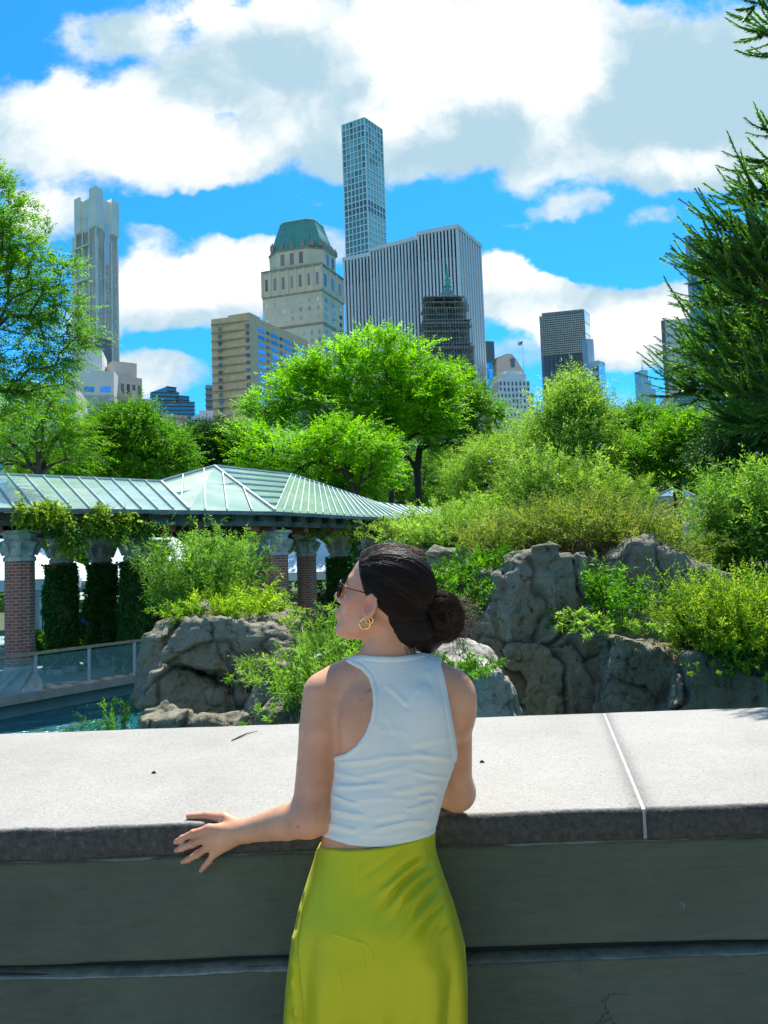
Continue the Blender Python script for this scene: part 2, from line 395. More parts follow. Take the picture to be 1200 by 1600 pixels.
def mat_wall():
    m, nt, b = newmat('dark_green_painted_stone')
    tc = nt.nodes.new('ShaderNodeTexCoord'); v = tc.outputs['Object']
    n = nnoise(nt, v, 3, 6, .6).outputs[0]
    c = nramp(nt, n, [(.3, (.056, .070, .048)), (.7, (.100, .117, .082))])
    chip = nmaprange(nt, nnoise(nt, v, 30, 4, .55, 1.0).outputs[0], .70, .73)
    c = nmix(nt, chip, c, (.16, .17, .155))
    st = nmaprange(nt, nnoise(nt, vmath(nt, 'MULTIPLY', v, (1, 1, .12)), 9, 4, .6).outputs[0], .55, .8)
    c = nmix(nt, nmath(nt, 'MULTIPLY', st, .35), c, (.095, .10, .085))
    cr = nt.nodes.new('ShaderNodeTexVoronoi'); cr.feature = 'DISTANCE_TO_EDGE'; cr.inputs['Scale'].default_value = 1.1; lk(nt, vmath(nt, 'ADD', v, vmath(nt, 'MULTIPLY', nnoise(nt, v, 5, 6, .65).outputs['Color'], (.35, .35, .35))), cr.inputs['Vector'])
    crk = nmath(nt, 'MULTIPLY', nmaprange(nt, cr.outputs[0], .004, .0), nmaprange(nt, nnoise(nt, v, 1.7, 2, .5).outputs[0], .54, .6)); c = nmix(nt, crk, c, (.015, .02, .014))
    pa = nmaprange(nt, nnoise(nt, v, .9, 4, .6).outputs[0], .42, .66); c = nmix(nt, nmath(nt, 'MULTIPLY', pa, .4), c, (.12, .135, .10))
    lk(nt, c, b.inputs['Base Color'])
    lk(nt, nmaprange(nt, n, .3, .7, .5, .7), b.inputs['Roughness']); b.inputs['Specular IOR Level'].default_value = .2
    bn = nt.nodes.new('ShaderNodeBump'); bn.inputs['Distance'].default_value = .007
    h = nmath(nt, 'ADD', nnoise(nt, vmath(nt, 'MULTIPLY', v, (1, 1, 3.0)), 18, 8, .62, .6).outputs[0], nmath(nt, 'MULTIPLY', nnoise(nt, v, 4, 3, .5).outputs[0], 1.6))
    h = nmath(nt, 'SUBTRACT', h, nmath(nt, 'MULTIPLY', nmath(nt, 'ADD', chip, crk), .25))
    lk(nt, h, bn.inputs['Height']); lk(nt, bn.outputs[0], b.inputs['Normal'])
    return m
M_CAP = mat_cap(); M_WALL = mat_wall()
M_PALEPAINT = mat('worn_pale_edge_paint', (.17, .185, .15), .6, var=.35, scale=30, bump=.003, bscale=60)
wall = thing('parapet_wall', 'long dark green painted stone parapet with pale speckled granite coping under the woman', 'wall', (0, 2.4, 0))
ZT, ZB, Y0, Y1 = 1.035, .962, 1.868, 3.02
def slab(x0f, x0b, x1f, x1b, name, seed):
    """coping slab with rounded, slightly worn edges; f = at the front edge, b = at the back"""
    nx, V, F = 160, [], []
    prof = []                          # (t across 0..1, z): bullnose section front to back, closed
    r = .016
    for k in range(6): a = math.pi/2*k/5; prof.append((Y0+r-r*math.cos(a), ZT-r+r*math.sin(a)))
    for k in range(1, 26): prof.append((Y0+r+(Y1-Y0-2*r)*k/26, ZT))
    for k in range(6): a = math.pi/2*k/5; prof.append((Y1-r+r*math.sin(a), ZT-r+r*math.cos(a)))
    prof += [(Y1, ZB), (Y0+.005, ZB), (Y0, ZB+.006)]
    n = len(prof); pts = []
    for i in range(nx+1):
        s = i/nx
        for (y, z) in prof:
            t = (y-Y0)/(Y1-Y0); a = x0f+(x0b-x0f)*t; c = x1f+(x1b-x1f)*t
            x = a+(c-a)*s
            pts.append((x, y, z))
    pts = np.array(pts, np.float32)
    nz = fbm(pts*np.array([9, 9, 9])+seed, 4)*.0022
    edge = np.exp(-((pts[:, 1]-Y0)/.02)**2)
    pts[:, 1] += nz*2.2*edge; pts[:, 2] += nz*(.5+1.2*edge)
    for i in range(nx):
        for j in range(n):
            k = (j+1) % n; F.append((i*n+j, i*n+k, (i+1)*n+k, (i+1)*n+j))
    me = npmesh(name, pts-origin(wall), np.array(F), True)
    bm = bmesh.new(); bm.from_mesh(me); bmesh.ops.holes_fill(bm, edges=[e for e in bm.edges if e.is_boundary]); bmesh.ops.recalc_face_normals(bm, faces=bm.faces); bm.to_mesh(me); bm.free()
    return link(name, me, M_CAP, wall)
sf, sb = Pz(1005, 1262, ZT).x, Pz(945, 1114, ZT).x
slab(-7, -7, sf-.0045, sb-.0045, 'coping_slab', 1); slab(sf+.0045, sb+.0045, 8, 8.2, 'coping_slab', 5)
jm = MB(); jm.hexa([(sf-.005, Y0+.003, ZB+.002), (sf+.005, Y0+.003, ZB+.002), (sb+.005, Y1-.003, ZB+.002), (sb-.005, Y1-.003, ZB+.002)],
                   [(sf-.005, Y0+.003, ZT-.003), (sf+.005, Y0+.003, ZT-.003), (sb+.005, Y1-.003, ZT-.003), (sb-.005, Y1-.003, ZT-.003)])
jm.build('joint_sealant', mat('pale_joint_sealant', (.34, .35, .34), .5, var=.25, scale=25, bump=.003, bscale=90), wall)
def course(z0, z1, y, seed):
    """one horizontal band of the wall: front face with wavy worn edges"""
    nx, nz = 420, 30; zz = []; r = .012
    pr = [(y+.05, z1), (y+r, z1)]+[(y+r-r*math.sin(a), z1-r+r*math.cos(a)) for a in (.4, .8, 1.2)]
    pr += [(y, z1-r-(z1-z0-2*r)*k/nz) for k in range(nz+1)]
    pr += [(y+r-r*math.cos(a), z0+r-r*math.sin(a)) for a in (.4, .8, 1.2)]+[(y+r, z0), (y+.05, z0)]
    n = len(pr); X = np.linspace(-7, 8, nx+1)
    p = np.array([(x, a, b) for x in X for a, b in pr], np.float32)
    ns = fbm(p*np.array([5, 5, 14])+seed, 5)*.0035
    wob = fbm(p*np.array([3.3, 0, 0])+seed, 3)*.004
    p[:, 1] += ns; p[:, 2] += wob*np.clip(np.abs(p[:, 2]-(z0+z1)/2)/((z1-z0)/2), 0, 1)**6
    F = [(i*n+j, i*n+j+1, (i+1)*n+j+1, (i+1)*n+j) for i in range(nx) for j in range(n-1)]
    return link('wall_course', npmesh('wall_course', p-origin(wall), np.array(F)[:, ::-1], True), M_WALL, wall)
course(.713, .9555, 1.889, 3); course(.40, .688, 1.889, 8); course(.085, .375, 1.889, 14)
wb = MB(); wb.box((.5, 2.44, .45), (15, 1.02, 1.02)); wb.build('wall_core', mat('dark_recess_stone', (.02, .024, .02), .8), wall)
for z, n0 in ((.9555, 5), (.688, 1)):        # thin pale ridge of worn paint on the top edge of each band
    V = []; F = []; X = np.linspace(-7, 8, 900)
    q = np.stack([X, X*0, X*0], 1)
    w = .0014+.0036*np.clip(fbm(q*6+n0*9, 5)*1.6-.1, -.6, 1.4); wob = fbm(np.stack([X*3.3, X*0, X*0], 1)+(3 if z > .9 else 8), 3)*.004*(.6 if z < .9 else .6)
    for i, x in enumerate(X):
        V += [(x, 1.8885-.002, z+wob[i]-.001-max(.001, w[i])), (x, 1.8875, z+wob[i]-.001), (x, 1.93, z+wob[i]+.003)]
    for i in range(len(X)-1):
        F += [(3*i, 3*i+3, 3*i+4, 3*i+1), (3*i+1, 3*i+4, 3*i+5, 3*i+2)]
    link('worn_edge', npmesh('worn_edge', np.array(V)-origin(wall), np.array(F), True), M_PALEPAINT, wall)
# three small specks that lie on the coping
def speck(px, py, name, label, pts, r):
    c = Pz(px, py, ZT+.002); m = MB(); m.tube([c+Vector(p) for p in pts], r, 5)
    o = m.build(name, mat('dry_bark', (.03, .026, .02), .8)); tag(o, label, 'twig')
speck(375, 1152, 'twig', 'tiny dark forked twig lying far back on the pale coping', [(-.02, -.05, 0), (0, 0, .003), (.015, .05, .002), (.05, .075, .004)], [.002, .003, .002, .001])
speck(240, 1208, 'twig', 'tiny dark crumb of bark on the coping left of the arm', [(-.006, 0, 0), (0, .003, .003), (.007, 0, 0)], [.002, .004, .002])
speck(753, 1191, 'twig', 'tiny dark crumb of bark on the coping right of the tank top', [(-.006, 0, 0), (0, .003, .003), (.007, -.002, 0)], [.002, .004, .002])

# terrace the photographer stands on
M_PAVE = mat('terrace_paving', (.34, .32, .29), .8, var=.2, scale=4, bump=.004, bscale=40)
t = MB(); t.box((0, -8.6, -.6), (60, 21, 1.2)); o = t.build('terrace_pavement', M_PAVE); tag(o, kind='structure')
# ground: one sheet to the horizon, sunk round the sea-lion pool, raised under the planting
def gheight(x, y):
    d = np.hypot(x, y); h = np.full_like(x, -.65)
    hill = np.clip((x-1.0)/2.2, 0, 1)*np.clip((y-8.4)/2.0, 0, 1)*np.clip((22-y)/6, 0, 1)
    h += hill*2.1
    pool = np.clip((y-2.6)/.4, 0, 1)*np.clip((17.5+(x+5)*.7-y)/.3, 0, 1)*np.clip((x+30)/2, 0, 1)*np.clip((9.6-y+np.where(x < 0, 9, 0))/.8, 0, 1)
    h = h*(1-pool)+pool*(-1.9)
    return h
g1 = np.concatenate([-np.geomspace(6000, 20, 26), np.linspace(-19, 19, 100), np.geomspace(20, 6000, 26)])
g2 = np.concatenate([-np.geomspace(6000, 5, 14), np.linspace(-2, 2.5, 6), np.linspace(2.6, 30, 120), np.geomspace(31, 8000, 30)])
GX, GY = np.meshgrid(g1, g2, indexing='ij'); GZ = gheight(GX, GY); GZ[(GY < 2.3)] = -1.3
GZ += fbm(np.stack([GX*.7, GY*.7, GX*0], -1), 3)*.06*(GY > 8)*(np.hypot(GX, GY) < 60)
n1, n2 = GX.shape; I0 = np.arange(n1*n2).reshape(n1, n2)
Fg = np.stack([I0[:-1, :-1], I0[1:, :-1], I0[1:, 1:], I0[:-1, 1:]], -1).reshape(-1, 4)
M_SOIL = mat('grass_and_soil', (.03, .055, .015), .9, c2=(.05, .085, .02), scale=2, bump=.02, bscale=12)
gnd = link('ground', npmesh('ground', np.stack([GX, GY, GZ], -1).reshape(-1, 3), Fg, True), M_SOIL); tag(gnd, kind='structure')
# water
m, nt, b = newmat('pool_water')
b.inputs['Base Color'].default_value = (.010, .13, .13, 1); b.inputs['Roughness'].default_value = .09; b.inputs['Specular IOR Level'].default_value = .5
tc = nt.nodes.new('ShaderNodeTexCoord'); v = tc.outputs['Object']
bn = nt.nodes.new('ShaderNodeBump'); bn.inputs['Distance'].default_value = .30; bn.inputs['Strength'].default_value = 1
hh = nmath(nt, 'ADD', nnoise(nt, vmath(nt, 'MULTIPLY', v, (.8, 1.6, 1)), 2.6, 4, .55, .6).outputs[0], nmath(nt, 'MULTIPLY', nnoise(nt, v, 9, 3, .6, .4).outputs[0], .35))
lk(nt, hh, bn.inputs['Height']); lk(nt, bn.outputs[0], b.inputs['Normal'])
w = MB(); w.add([(-28, 3.1, -.9), (9, 3.1, -.9), (9, 10, -.9), (-2, 20, -.9), (-28, 20, -.9)], [(0, 1, 2, 3, 4)])
tag(w.build('pool_water', m), kind='structure')
# walkway under the colonnade (green-grey paving)
M_PATH = mat('walkway_paving', (.20, .31, .27), .7, var=.12, scale=2, bump=.002, bscale=30)
RA, RB = Pz(0, 1098, -.6), Pz(205, 1062, -.6)
dirp = (RB-RA).normalized(); nrm = Vector((-dirp.y, dirp.x, 0)); A, B_ = RA-dirp*9, RB+dirp*14; A.z = B_.z = 0
w = MB(); w.hexa([(A.x, A.y, -1.9), (B_.x, B_.y, -1.9), tuple((B_+nrm*16).xy)+(-1.9,), tuple((A+nrm*16).xy)+(-1.9,)],
                 [(A.x, A.y, -.6), (B_.x, B_.y, -.6), tuple((B_+nrm*16).xy)+(-.6,), tuple((A+nrm*16).xy)+(-.6,)])
tag(w.build('walkway', M_PATH), kind='structure')

# ------------------------------------------------------------------ the skyline
def uv(c): return (c[0], c[1])
M_PANE = mat_glass_facade('window_glass_dark', (.10, .14, .17), .1, .8, .3, .6)
M_PANEB = mat_glass_facade('window_glass_blue', (.16, .40, .62), .06, 1, .7, .4)
M_PANEG = mat_glass_facade('window_glass_green', (.20, .38, .38), .06, 1, .75, .4)
def stone(name, c, var=.1, **k): return mat(name, c, .85, var=var, scale=.08, **k)
PANE_ME = None
def pane_mesh(m):
    me = bpy.data.meshes.new('window'); vs = [(x, y, z) for z in (-.5, .5) for x, y in ((-.5, -.5), (.5, -.5), (.5, .5), (-.5, .5))]
    me.from_pydata(vs, [], [(3, 2, 1, 0), (4, 5, 6, 7), (0, 1, 5, 4), (1, 2, 6, 5), (2, 3, 7, 6), (3, 0, 4, 7)]); me.materials.append(m); return me
_pm = {}
def face_panes(parent, A, B, z0, z1, cols, rows, m, fw=.5, fh=.55, skip=None, depth=.3, proud=.06, name='window', out=None, budget=None, cx=None):
    """windows on the wall from A to B (seen with A on the left); each one an object up to the budget, the rest one mesh"""
    A = Vector((A[0], A[1], 0)); B = Vector((B[0], B[1], 0)); t = (B-A); L = t.length; t.normalize(); n = Vector((t.y, -t.x, 0))
    ang = math.atan2(t.y, t.x); o0 = Vector(origin(parent)); rest = MB(); k = 0
    if m.name not in _pm: _pm[m.name] = pane_mesh(m)
    cw, rh = L/cols, (z1-z0)/rows
    for r in range(rows-1, -1, -1):
        for c in range(cols):
            if skip and skip(c, r): continue
            u = (c+.5)*cw if cx is None else cx[c]*L
            p = A+t*u+n*(proud-depth/2); z = z0+(r+.5)*rh
            if budget is None or k < budget:
                o = bpy.data.objects.new(name, _pm[m.name]); col.objects.link(o); o.parent = parent
                o.location = Vector((p.x, p.y, z))-o0; o.rotation_euler = (0, 0, ang); o.scale = (cw*fw, depth, rh*fh)
            else: rest.box((p.x, p.y, z), (cw*fw, depth, rh*fh), ang)
            k += 1
    if rest.v: tag(rest.build('distant_windows', m, parent), kind='stuff')
    return k
def footprint(c, l, r, yc, D=None, z=None):
    """corner, left end, right end of a roof line: pixels (x, y); returns world xy corners C, L, R, back and the roof height"""
    if D is not None: C_ = P(c[0], c[1], D); z = C_.z
    else: C_ = Pz(c[0], c[1], z)
    L, R = Pz(l[0], l[1], z), Pz(r[0], r[1], z)
    return C_, L, R, L+R-C_, z
def tower_body(mb, C_, L, R, Bk, z0, z1, grow=0):
    q = [L, C_, R, Bk]
    if grow:
        ctr = (L+R)/2; q = [ctr+(p-ctr)*(1+grow) for p in q]
    mb.prism([(p.x, p.y) for p in q], z0, z1)
def lerp(a, b, t): return a+(b-a)*t
REF = 880
def at(px, y):                          # xy on the ground below the photo pixel (px, REF), at distance y
    p = P(px, REF, y); return Vector((p.x, p.y, 0))
def hgt(px, py, y): return P(px, py, y).z
def quad(x0, x1, D, depth, slant=0):
    """rectangular plan whose front runs from pixel x0 to x1 at distance D (x1 end at D+slant)"""
    L, C_ = at(x0, D), at(x1, D+slant); t = (C_-L).normalized(); n = Vector((-t.y, t.x, 0))*depth
    return L, C_, C_+n, L+n

# 1 left limestone tower
REF = 420
D = 460; b1 = thing('limestone_skyscraper', 'slender pale limestone tower with notched crown at far left behind the leafy branches', 'skyscraper', at(150, D))
M_LIME = stone('pale_limestone', (.78, .75, .62)); M_LIMED = stone('limestone_relief', (.74, .71, .59))
L, C_, R = at(112, D+14), at(151, D), at(184, D+16); Bk = L+R-C_; zt = hgt(151, 300, D)
mb = MB(); tower_body(mb, C_, L, R, Bk, 0, hgt(112, 372, D+14)); 
L2 = lerp(C_, L, .80); Bk2 = L2+R-C_
tower_body(mb, C_, L2, R, Bk2, 0, zt-14.5)
mb.build('shaft', M_LIME, b1)
cr = MB(); ctr = (L2+R)/2
for p, e in ((C_, 3.4), (L2, 1), (R, 1), (Bk2, 1)):
    def cpt(f): return lerp(p, ctr, f)
    sx_, sy_ = (R-C_).normalized(), (L2-C_).normalized(); w_ = 6.2
    pp = p+(ctr-p)*.235
    cr.prism([uv(pp+(sx_*i+sy_*j)*w_/2) for i, j in ((-1, -1), (1, -1), (1, 1), (-1, 1))], zt-22, zt+e)
q = [lerp(p, ctr, .06) for p in (L2, C_, R, Bk2)]; cr.prism([uv(p) for p in q], zt-14.2, zt-1.6)
cr.build('crown', M_LIME, b1)
zb = hgt(160, 565, D)
M_PG1 = mat_glass_facade('grey_green_window', (.56, .62, .56), .35, .5, .1, .2)
face_panes(b1, C_, R, zb, zt-46, 3, 20, M_PG1, .17, .6, depth=.4, proud=.1, cx=[.18, .52, .87])
face_panes(b1, L2, C_, zb+30, zt-58, 3, 16, M_PG1, .22, .5, depth=.4, proud=.1)
face_panes(b1, C_, R, zt-44, zt-16, 1, 1, M_PG1, .22, .95, depth=.5, proud=.15, name='crown_window')
face_panes(b1, L2, C_, zt-24, zt-12, 3, 1, M_PG1, .4, .8, depth=.5, proud=.2, name='crown_window')
face_panes(b1, L2, C_, zt-56, zt-30, 4, 1, M_PG1, .35, .9, depth=.5, proud=.1, name='crown_window')
rb = MB()
tt = (C_-L2).normalized(); nn = Vector((tt.y, -tt.x, 0))
for s in np.linspace(0, 1, 4):
    p = lerp(L2, C_, s)+nn*.4; rb.box((p.x, p.y, (zb+zt)/2-10), (1.0, .3, zt-zb-20), math.atan2(tt.y, tt.x))
tt2 = (R-C_).normalized(); nn2 = Vector((tt2.y, -tt2.x, 0))
for s in (.02, .36, .68, .98):
    p = lerp(C_, R, s)+nn2*.4; rb.box((p.x, p.y, (zb+zt)/2-14), (1.0, .3, zt-zb-28), math.atan2(tt2.y, tt2.x))
for k, py in enumerate((388, 414, 440, 465, 490)):
    z = hgt(130, py, D+8); p = lerp(L, C_, .45)+nn*1.2; rb.box((p.x, p.y, z), ((C_-L).length*.6, 1.2, 1.0), math.atan2(tt.y, tt.x))
rb.build('ribs_and_balconies', M_LIMED, b1)
mv = MB(); p = lerp(C_, R, .02)+nn2*.6; z = hgt(160, 542, D); mv.box((lerp(C_, R, .3).x, lerp(C_, R, .3).y-1, z), (12, 1, 13), math.atan2(tt2.y, tt2.x)); mv.build('louvre_panel', stone('grey_louvre', (.2, .21, .2)), b1)

# 2 podium block with bay windows
REF = 600
D = 330; b2 = thing('bay_windowed_building', 'pale grey stone block with blue bay windows stepping up below the limestone tower', 'building', at(150, D))
M_PG = stone('pale_grey_stone', (.56, .58, .55))
q = quad(100, 178, D, 26, 3); mb = MB(); mb.prism([uv(p) for p in q], 0, hgt(140, 578, D)); q2 = quad(112, 160, D+10, 18, 3); mb.prism([uv(p) for p in q2], 0, hgt(130, 545, D+10)); mb.build('facade', M_PG, b2)
zt = hgt(140, 578, D); face_panes(b2, q[0], q[1], 30, zt-6, 3, 12, M_PANEB, .6, .5, proud=.25, depth=.8)
bay = MB(); tt = (q[1]-q[0]).normalized(); nn = Vector((tt.y, -tt.x, 0))
for s in (.17, .5, .83):
    p = lerp(q[0], q[1], s)+nn*.05; bay.box((p.x, p.y, zt*.5-4), (6.4, .5, zt-14), math.atan2(tt.y, tt.x))
bay.build('bays', stone('bay_stone', (.35, .37, .36)), b2)
# 3 beige wing with dark windows
REF = 600
D = 345; b3 = thing('beige_apartment_building', 'beige flat-topped block with square dark windows just right of the limestone tower', 'building', at(200, D))
q = quad(176, 214, D, 20, 6); q2 = quad(178, 222, D-3, 16, 8); mb = MB(); mb.prism([uv(p) for p in q], 0, hgt(195, 563, D)); zt = hgt(195, 588, D); mb.prism([uv(p) for p in q2], 0, zt)
pe = quad(206, 214, D-5, 6, 1); mb.prism([uv(p) for p in pe], 0, hgt(205, 610, D-5)); mb.build('facade', stone('beige_render', (.54, .48, .38)), b3)
face_panes(b3, q2[0], q2[1], zt-24, zt-2, 5, 3, M_PANE, .55, .6, depth=.5, proud=.1)
face_panes(b3, q2[0], q2[1], zt-56, zt-24, 4, 4, M_PANE, .5, .5, depth=.5, proud=.1)
# 4 dark terraced glass building
REF = 640
D = 520; b4 = thing('terraced_glass_building', 'dark grey glass block with stepped terraces on its roof between two stone buildings', 'building', at(270, D))
mb = MB(); gl = MB()
for (xa, xb, ya, yb, off) in ((241, 304, 627, 700, 0), (238, 280, 609, 627, 4), (262, 276, 600, 610, 6), (280, 296, 616, 627, 4)):
    q = quad(xa, xb, D+off, 24, 5); gl.prism([uv(p) for p in q], hgt(270, yb, D), hgt(270, ya, D))
    for py in range(ya, yb, 6):
        qq = quad(xa-1, xb+1, D+off-1, 1.2, 5); mb.prism([uv(p) for p in qq], hgt(270, py+1.2, D), hgt(270, py, D))
gl.build('glass_body', M_PANEG, b4); mb.build('floor_slabs', stone('dark_slab_edges', (.10, .125, .13)), b4)
# 5 low limestone mansion block
REF = 660
D = 300; b5 = thing('cornice_apartment_building', 'low cream limestone block with cornice and roof garden beside the small leafless branches', 'building', at(250, D))
q = quad(215, 292, D, 20, 14); zt = hgt(250, 647, D+6); mb = MB(); mb.prism([uv(p) for p in q], 0, zt); q3 = quad(222, 246, D+4, 8, 4); mb.prism([uv(p) for p in q3], 0, hgt(235, 622, D+4))
mb.build('facade', stone('cream_limestone', (.56, .54, .44)), b5)
cn = MB(); qq = quad(213, 293, D-1, 22, 14); cn.prism([uv(p) for p in qq], zt-1, zt+.4); qq = quad(214, 293, D-.6, 22, 14); cn.prism([uv(p) for p in qq], zt-12, zt-11.2); cn.build('cornice', stone('cream_cornice', (.48, .47, .41)), b5)
face_panes(b5, q[0], q[1], zt-34, zt-2, 8, 6, M_PANEG, .42, .52, depth=.5, proud=.1); face_panes(b5, q3[0], q3[1], zt+1, zt+7, 4, 1, M_PANE, .6, .5, depth=.4, proud=.1)
# 6 small white office and its grey neighbour
REF = 650
D = 420; b6 = thing('white_gridded_building', 'small white block with a grid of dark windows left of the tan brick tower', 'building', at(318, D))
q = quad(299, 340, D, 20, 2); zt = hgt(318, 650, D); mb = MB(); mb.prism([uv(p) for p in q], 0, zt); mb.prism([uv(p) for p in quad(311, 340, D+5, 12, 2)], 0, hgt(318, 638, D)); mb.build('facade', stone('white_precast', (.5, .52, .54)), b6)
face_panes(b6, q[0], q[1], zt-28, zt-1, 8, 6, M_PANE, .55, .6, depth=.5, proud=.1)
D = 560; b7 = thing('grey_terraced_building', 'narrow grey slab with stacked balconies peeking out left of the tan brick tower', 'building', at(330, D))
mb = MB(); mb.prism([uv(p) for p in quad(322, 345, D, 20, 2)], 0, hgt(330, 601, D))
for py in range(606, 650, 9): mb.prism([uv(p) for p in quad(321, 334, D-2, 2, 1)], hgt(330, py+2, D), hgt(330, py, D))
mb.build('facade', stone('grey_concrete', (.25, .29, .31)), b7)
# 7 long beige building far left, behind the leaves
REF = 640
D = 240; b8 = thing('long_stone_building', 'wide pale stone building with rows of blue windows seen through the trees at far left', 'building', at(30, D))
q = quad(-120, 118, D, 25, 10); zt = hgt(30, 592, D); mb = MB(); mb.prism([uv(p) for p in q], 0, zt); mb.build('facade', stone('warm_pale_stone', (.54, .51, .45)), b8)
face_panes(b8, q[0], q[1], zt-36, zt-2, 15, 6, M_PANEB, .42, .5, depth=.5, proud=.12)

# 8 tan brick tower
REF = 560
D = 300; b9 = thing('tan_brick_tower', 'tan brick apartment tower with pale bands and blue glass bays on its right side', 'building', at(390, D))
M_TAN = mat('tan_brick', (.78, .50, .27), .85, var=.12, scale=.5); M_BAND = stone('pale_band', (.52, .42, .30))
zt = hgt(390, 489, D); C_, L, R = at(392, D), Pz(331, 499, hgt(331, 499, D+4)), at(482, D+38); L.z = 0; L = at(331, D+4)
mb = MB(); Bk = L+R-C_; mb.prism([uv(L), uv(C_), uv(R), uv(Bk)], 0, hgt(331, 499, D+4))
C1 = lerp(L, C_, .44); mb.prism([uv(C1), uv(C_-Vector((0, .8, 0))), uv(lerp(C_, R, .16)), uv(C1+(R-C_)*.2)], 0, zt)
zr = zt-1.8
mb.build('brick_facade', M_TAN, b9)
bd = MB(); tt = (C_-L).normalized(); nn = Vector((tt.y, -tt.x, 0)); fl = 3.4
nf = int(zr/fl)
for k in range(13, nf+1):
    for a_, b_ in ((L, C_),):
        p = lerp(a_, b_, .5)+nn*.05-Vector((0, .8, 0))*.5; bd.box((p.x, p.y-.3, k*fl-1.2+.0), ((b_-a_).length, .9, .22), math.atan2(tt.y, tt.x))
bd.build('bands', M_BAND, b9)
rows = 17; z0 = zr-rows*3.1
face_panes(b9, L, C_, z0, zr-2, 2, rows, M_PANE, .17, .42, depth=.5, proud=1.3, cx=[.24, .955])
face_panes(b9, C_, R, z0, zr-2, 9, rows, M_PANEB, 1, .5, depth=.5, proud=.15, skip=lambda c, r: c % 2 == 0 or c < 0, budget=100)
face_panes(b9, C_, R, z0, zr-2, 9, rows, M_PANE, .45, .42, depth=.5, proud=.15, skip=lambda c, r: c % 2 == 1)

# 9 grand hotel with copper mansard
REF = 450
D = 360; b10 = thing('mansard_hotel_tower', 'cream stone hotel tower under a green copper mansard roof', 'building', at(480, D))
M_CRM = mat('cream_hotel_stone', (.72, .59, .40), .85, var=.12, scale=.12); M_CRD = stone('carved_cornice', (.30, .28, .21))
M_COP = mat('green_copper', (.075, .27, .20), .5, c2=(.12, .36, .27), scale=.25)
C_, L, R = at(503, D), at(410, D+9), at(536, D+21); Bk = L+R-C_; ctr = (L+R)/2
zc = hgt(503, 412, D); mb = MB(); mb.prism([uv(p) for p in (L, C_, R, Bk)], 0, zc)
def inset(t_, z0, z1, m=mb):
    q = [lerp(p, ctr, t_) for p in (L, C_, R, Bk)]; c = .22; pts = []
    for i in range(4):
        pts += [uv(lerp(q[i], q[i-1], c)), uv(lerp(q[i], q[(i+1) % 4], c))]
    m.prism(pts, z0, z1); return pts
p1 = inset(.06, zc, zc+9.5); mb.build('stone_shaft', M_CRM, b10)
cn = MB()
for z_, g, h in ((zc, .03, 1.1), (zc-13, .012, .9), (zc-29, .015, 1.2)):
    q = [lerp(p, ctr, -g) for p in (L, C_, R, Bk)]; cn.prism([uv(p) for p in q], z_-h/2, z_+h/2)
inset(.04, zc+9.2, zc+10.2, cn); cn.build('cornices', M_CRD, b10)
rf = MB(); qa = [lerp(p, ctr, .10) for p in (L, C_, R, Bk)]; qb = [lerp(p, ctr, .42) for p in (L, C_, R, Bk)]
def octo(q, c, z): 
    r = []
    for i in range(4): r += [(*uv(lerp(q[i], q[i-1], c)), z), (*uv(lerp(q[i], q[(i+1) % 4], c)), z)]
    return r
rf.rings([octo(qa, .2, zc+10.2), octo([lerp(p, ctr, .27) for p in (L, C_, R, Bk)], .18, zc+19), octo(qb, .16, zc+25.5), octo([lerp(p, ctr, .55) for p in (L, C_, R, Bk)], .16, zc+26.3)])
rfo = rf.build('mansard_roof', M_COP, b10)
sm = MB()
ra, rb_ = octo(qa, .2, zc+10.4), octo(qb, .16, zc+25.7)
for i in range(8):
    a0, a1, b0_, b1_ = Vector(ra[i]), Vector(ra[(i+1) % 8]), Vector(rb_[i]), Vector(rb_[(i+1) % 8]); nseg = 9 if i % 2 else 3
    for s in range(nseg):
        t_ = s/nseg; sm.bar(lerp(a0, a1, t_), lerp(b0_, b1_, t_), .35, .35)
sm.tube([Vector(p) for p in rb_]+[Vector(rb_[0])], .5, 5); sm.build('roof_seams', stone('bright_copper_seams', (.16, .40, .32)), rfo)
for i, t_ in enumerate((.12, .3, .5, .7, .88)):
    for (a_, b_) in ((L, C_), (C_, R)):
        p = lerp(lerp(a_, b_, t_), ctr, .12); dm = MB(); dm.box((p.x, p.y, zc+11.6), (2, 1.6, 2.4), math.atan2((b_-a_).y, (b_-a_).x)); dm.lathe((p.x, p.y, zc+12.8), [(1.3, 0), (.2, 1.6), (.02, 2.2)], 4, .8); dm.build('dormer', M_CRD, rfo)
face_panes(b10, L, C_, zc-11.5, zc-2, 7, 1, M_PANE, .3, .62, depth=.6, proud=.12, name='arched_window')
face_panes(b10, C_, R, zc-11.5, zc-2, 3, 1, M_PANE, .3, .62, depth=.6, proud=.12, name='arched_window')
pa = [lerp(p, ctr, .06) for p in (L, C_, R, Bk)]
face_panes(b10, lerp(pa[0], pa[1], .25), lerp(pa[0], pa[1], .75), zc+1.5, zc+8.5, 3, 1, M_PANE, .4, .8, depth=.6, proud=.12, name='arched_window')
face_panes(b10, lerp(pa[1], pa[2], .25), lerp(pa[1], pa[2], .75), zc+1.5, zc+8.5, 2, 1, M_PANE, .4, .8, depth=.6, proud=.12, name='arched_window')
face_panes(b10, L, C_, zc-27, zc-15, 7, 3, M_PANEG, .26, .5, depth=.5, proud=.1)
face_panes(b10, L, C_, zc-74, zc-31, 8, 11, M_PANEG, .30, .5, depth=.5, proud=.1, budget=70)
face_panes(b10, C_, R, zc-74, zc-15, 3, 15, M_PANEG, .34, .5, depth=.5, proud=.1)
M_PIL = stone('pale_pilasters', (.66, .58, .42))
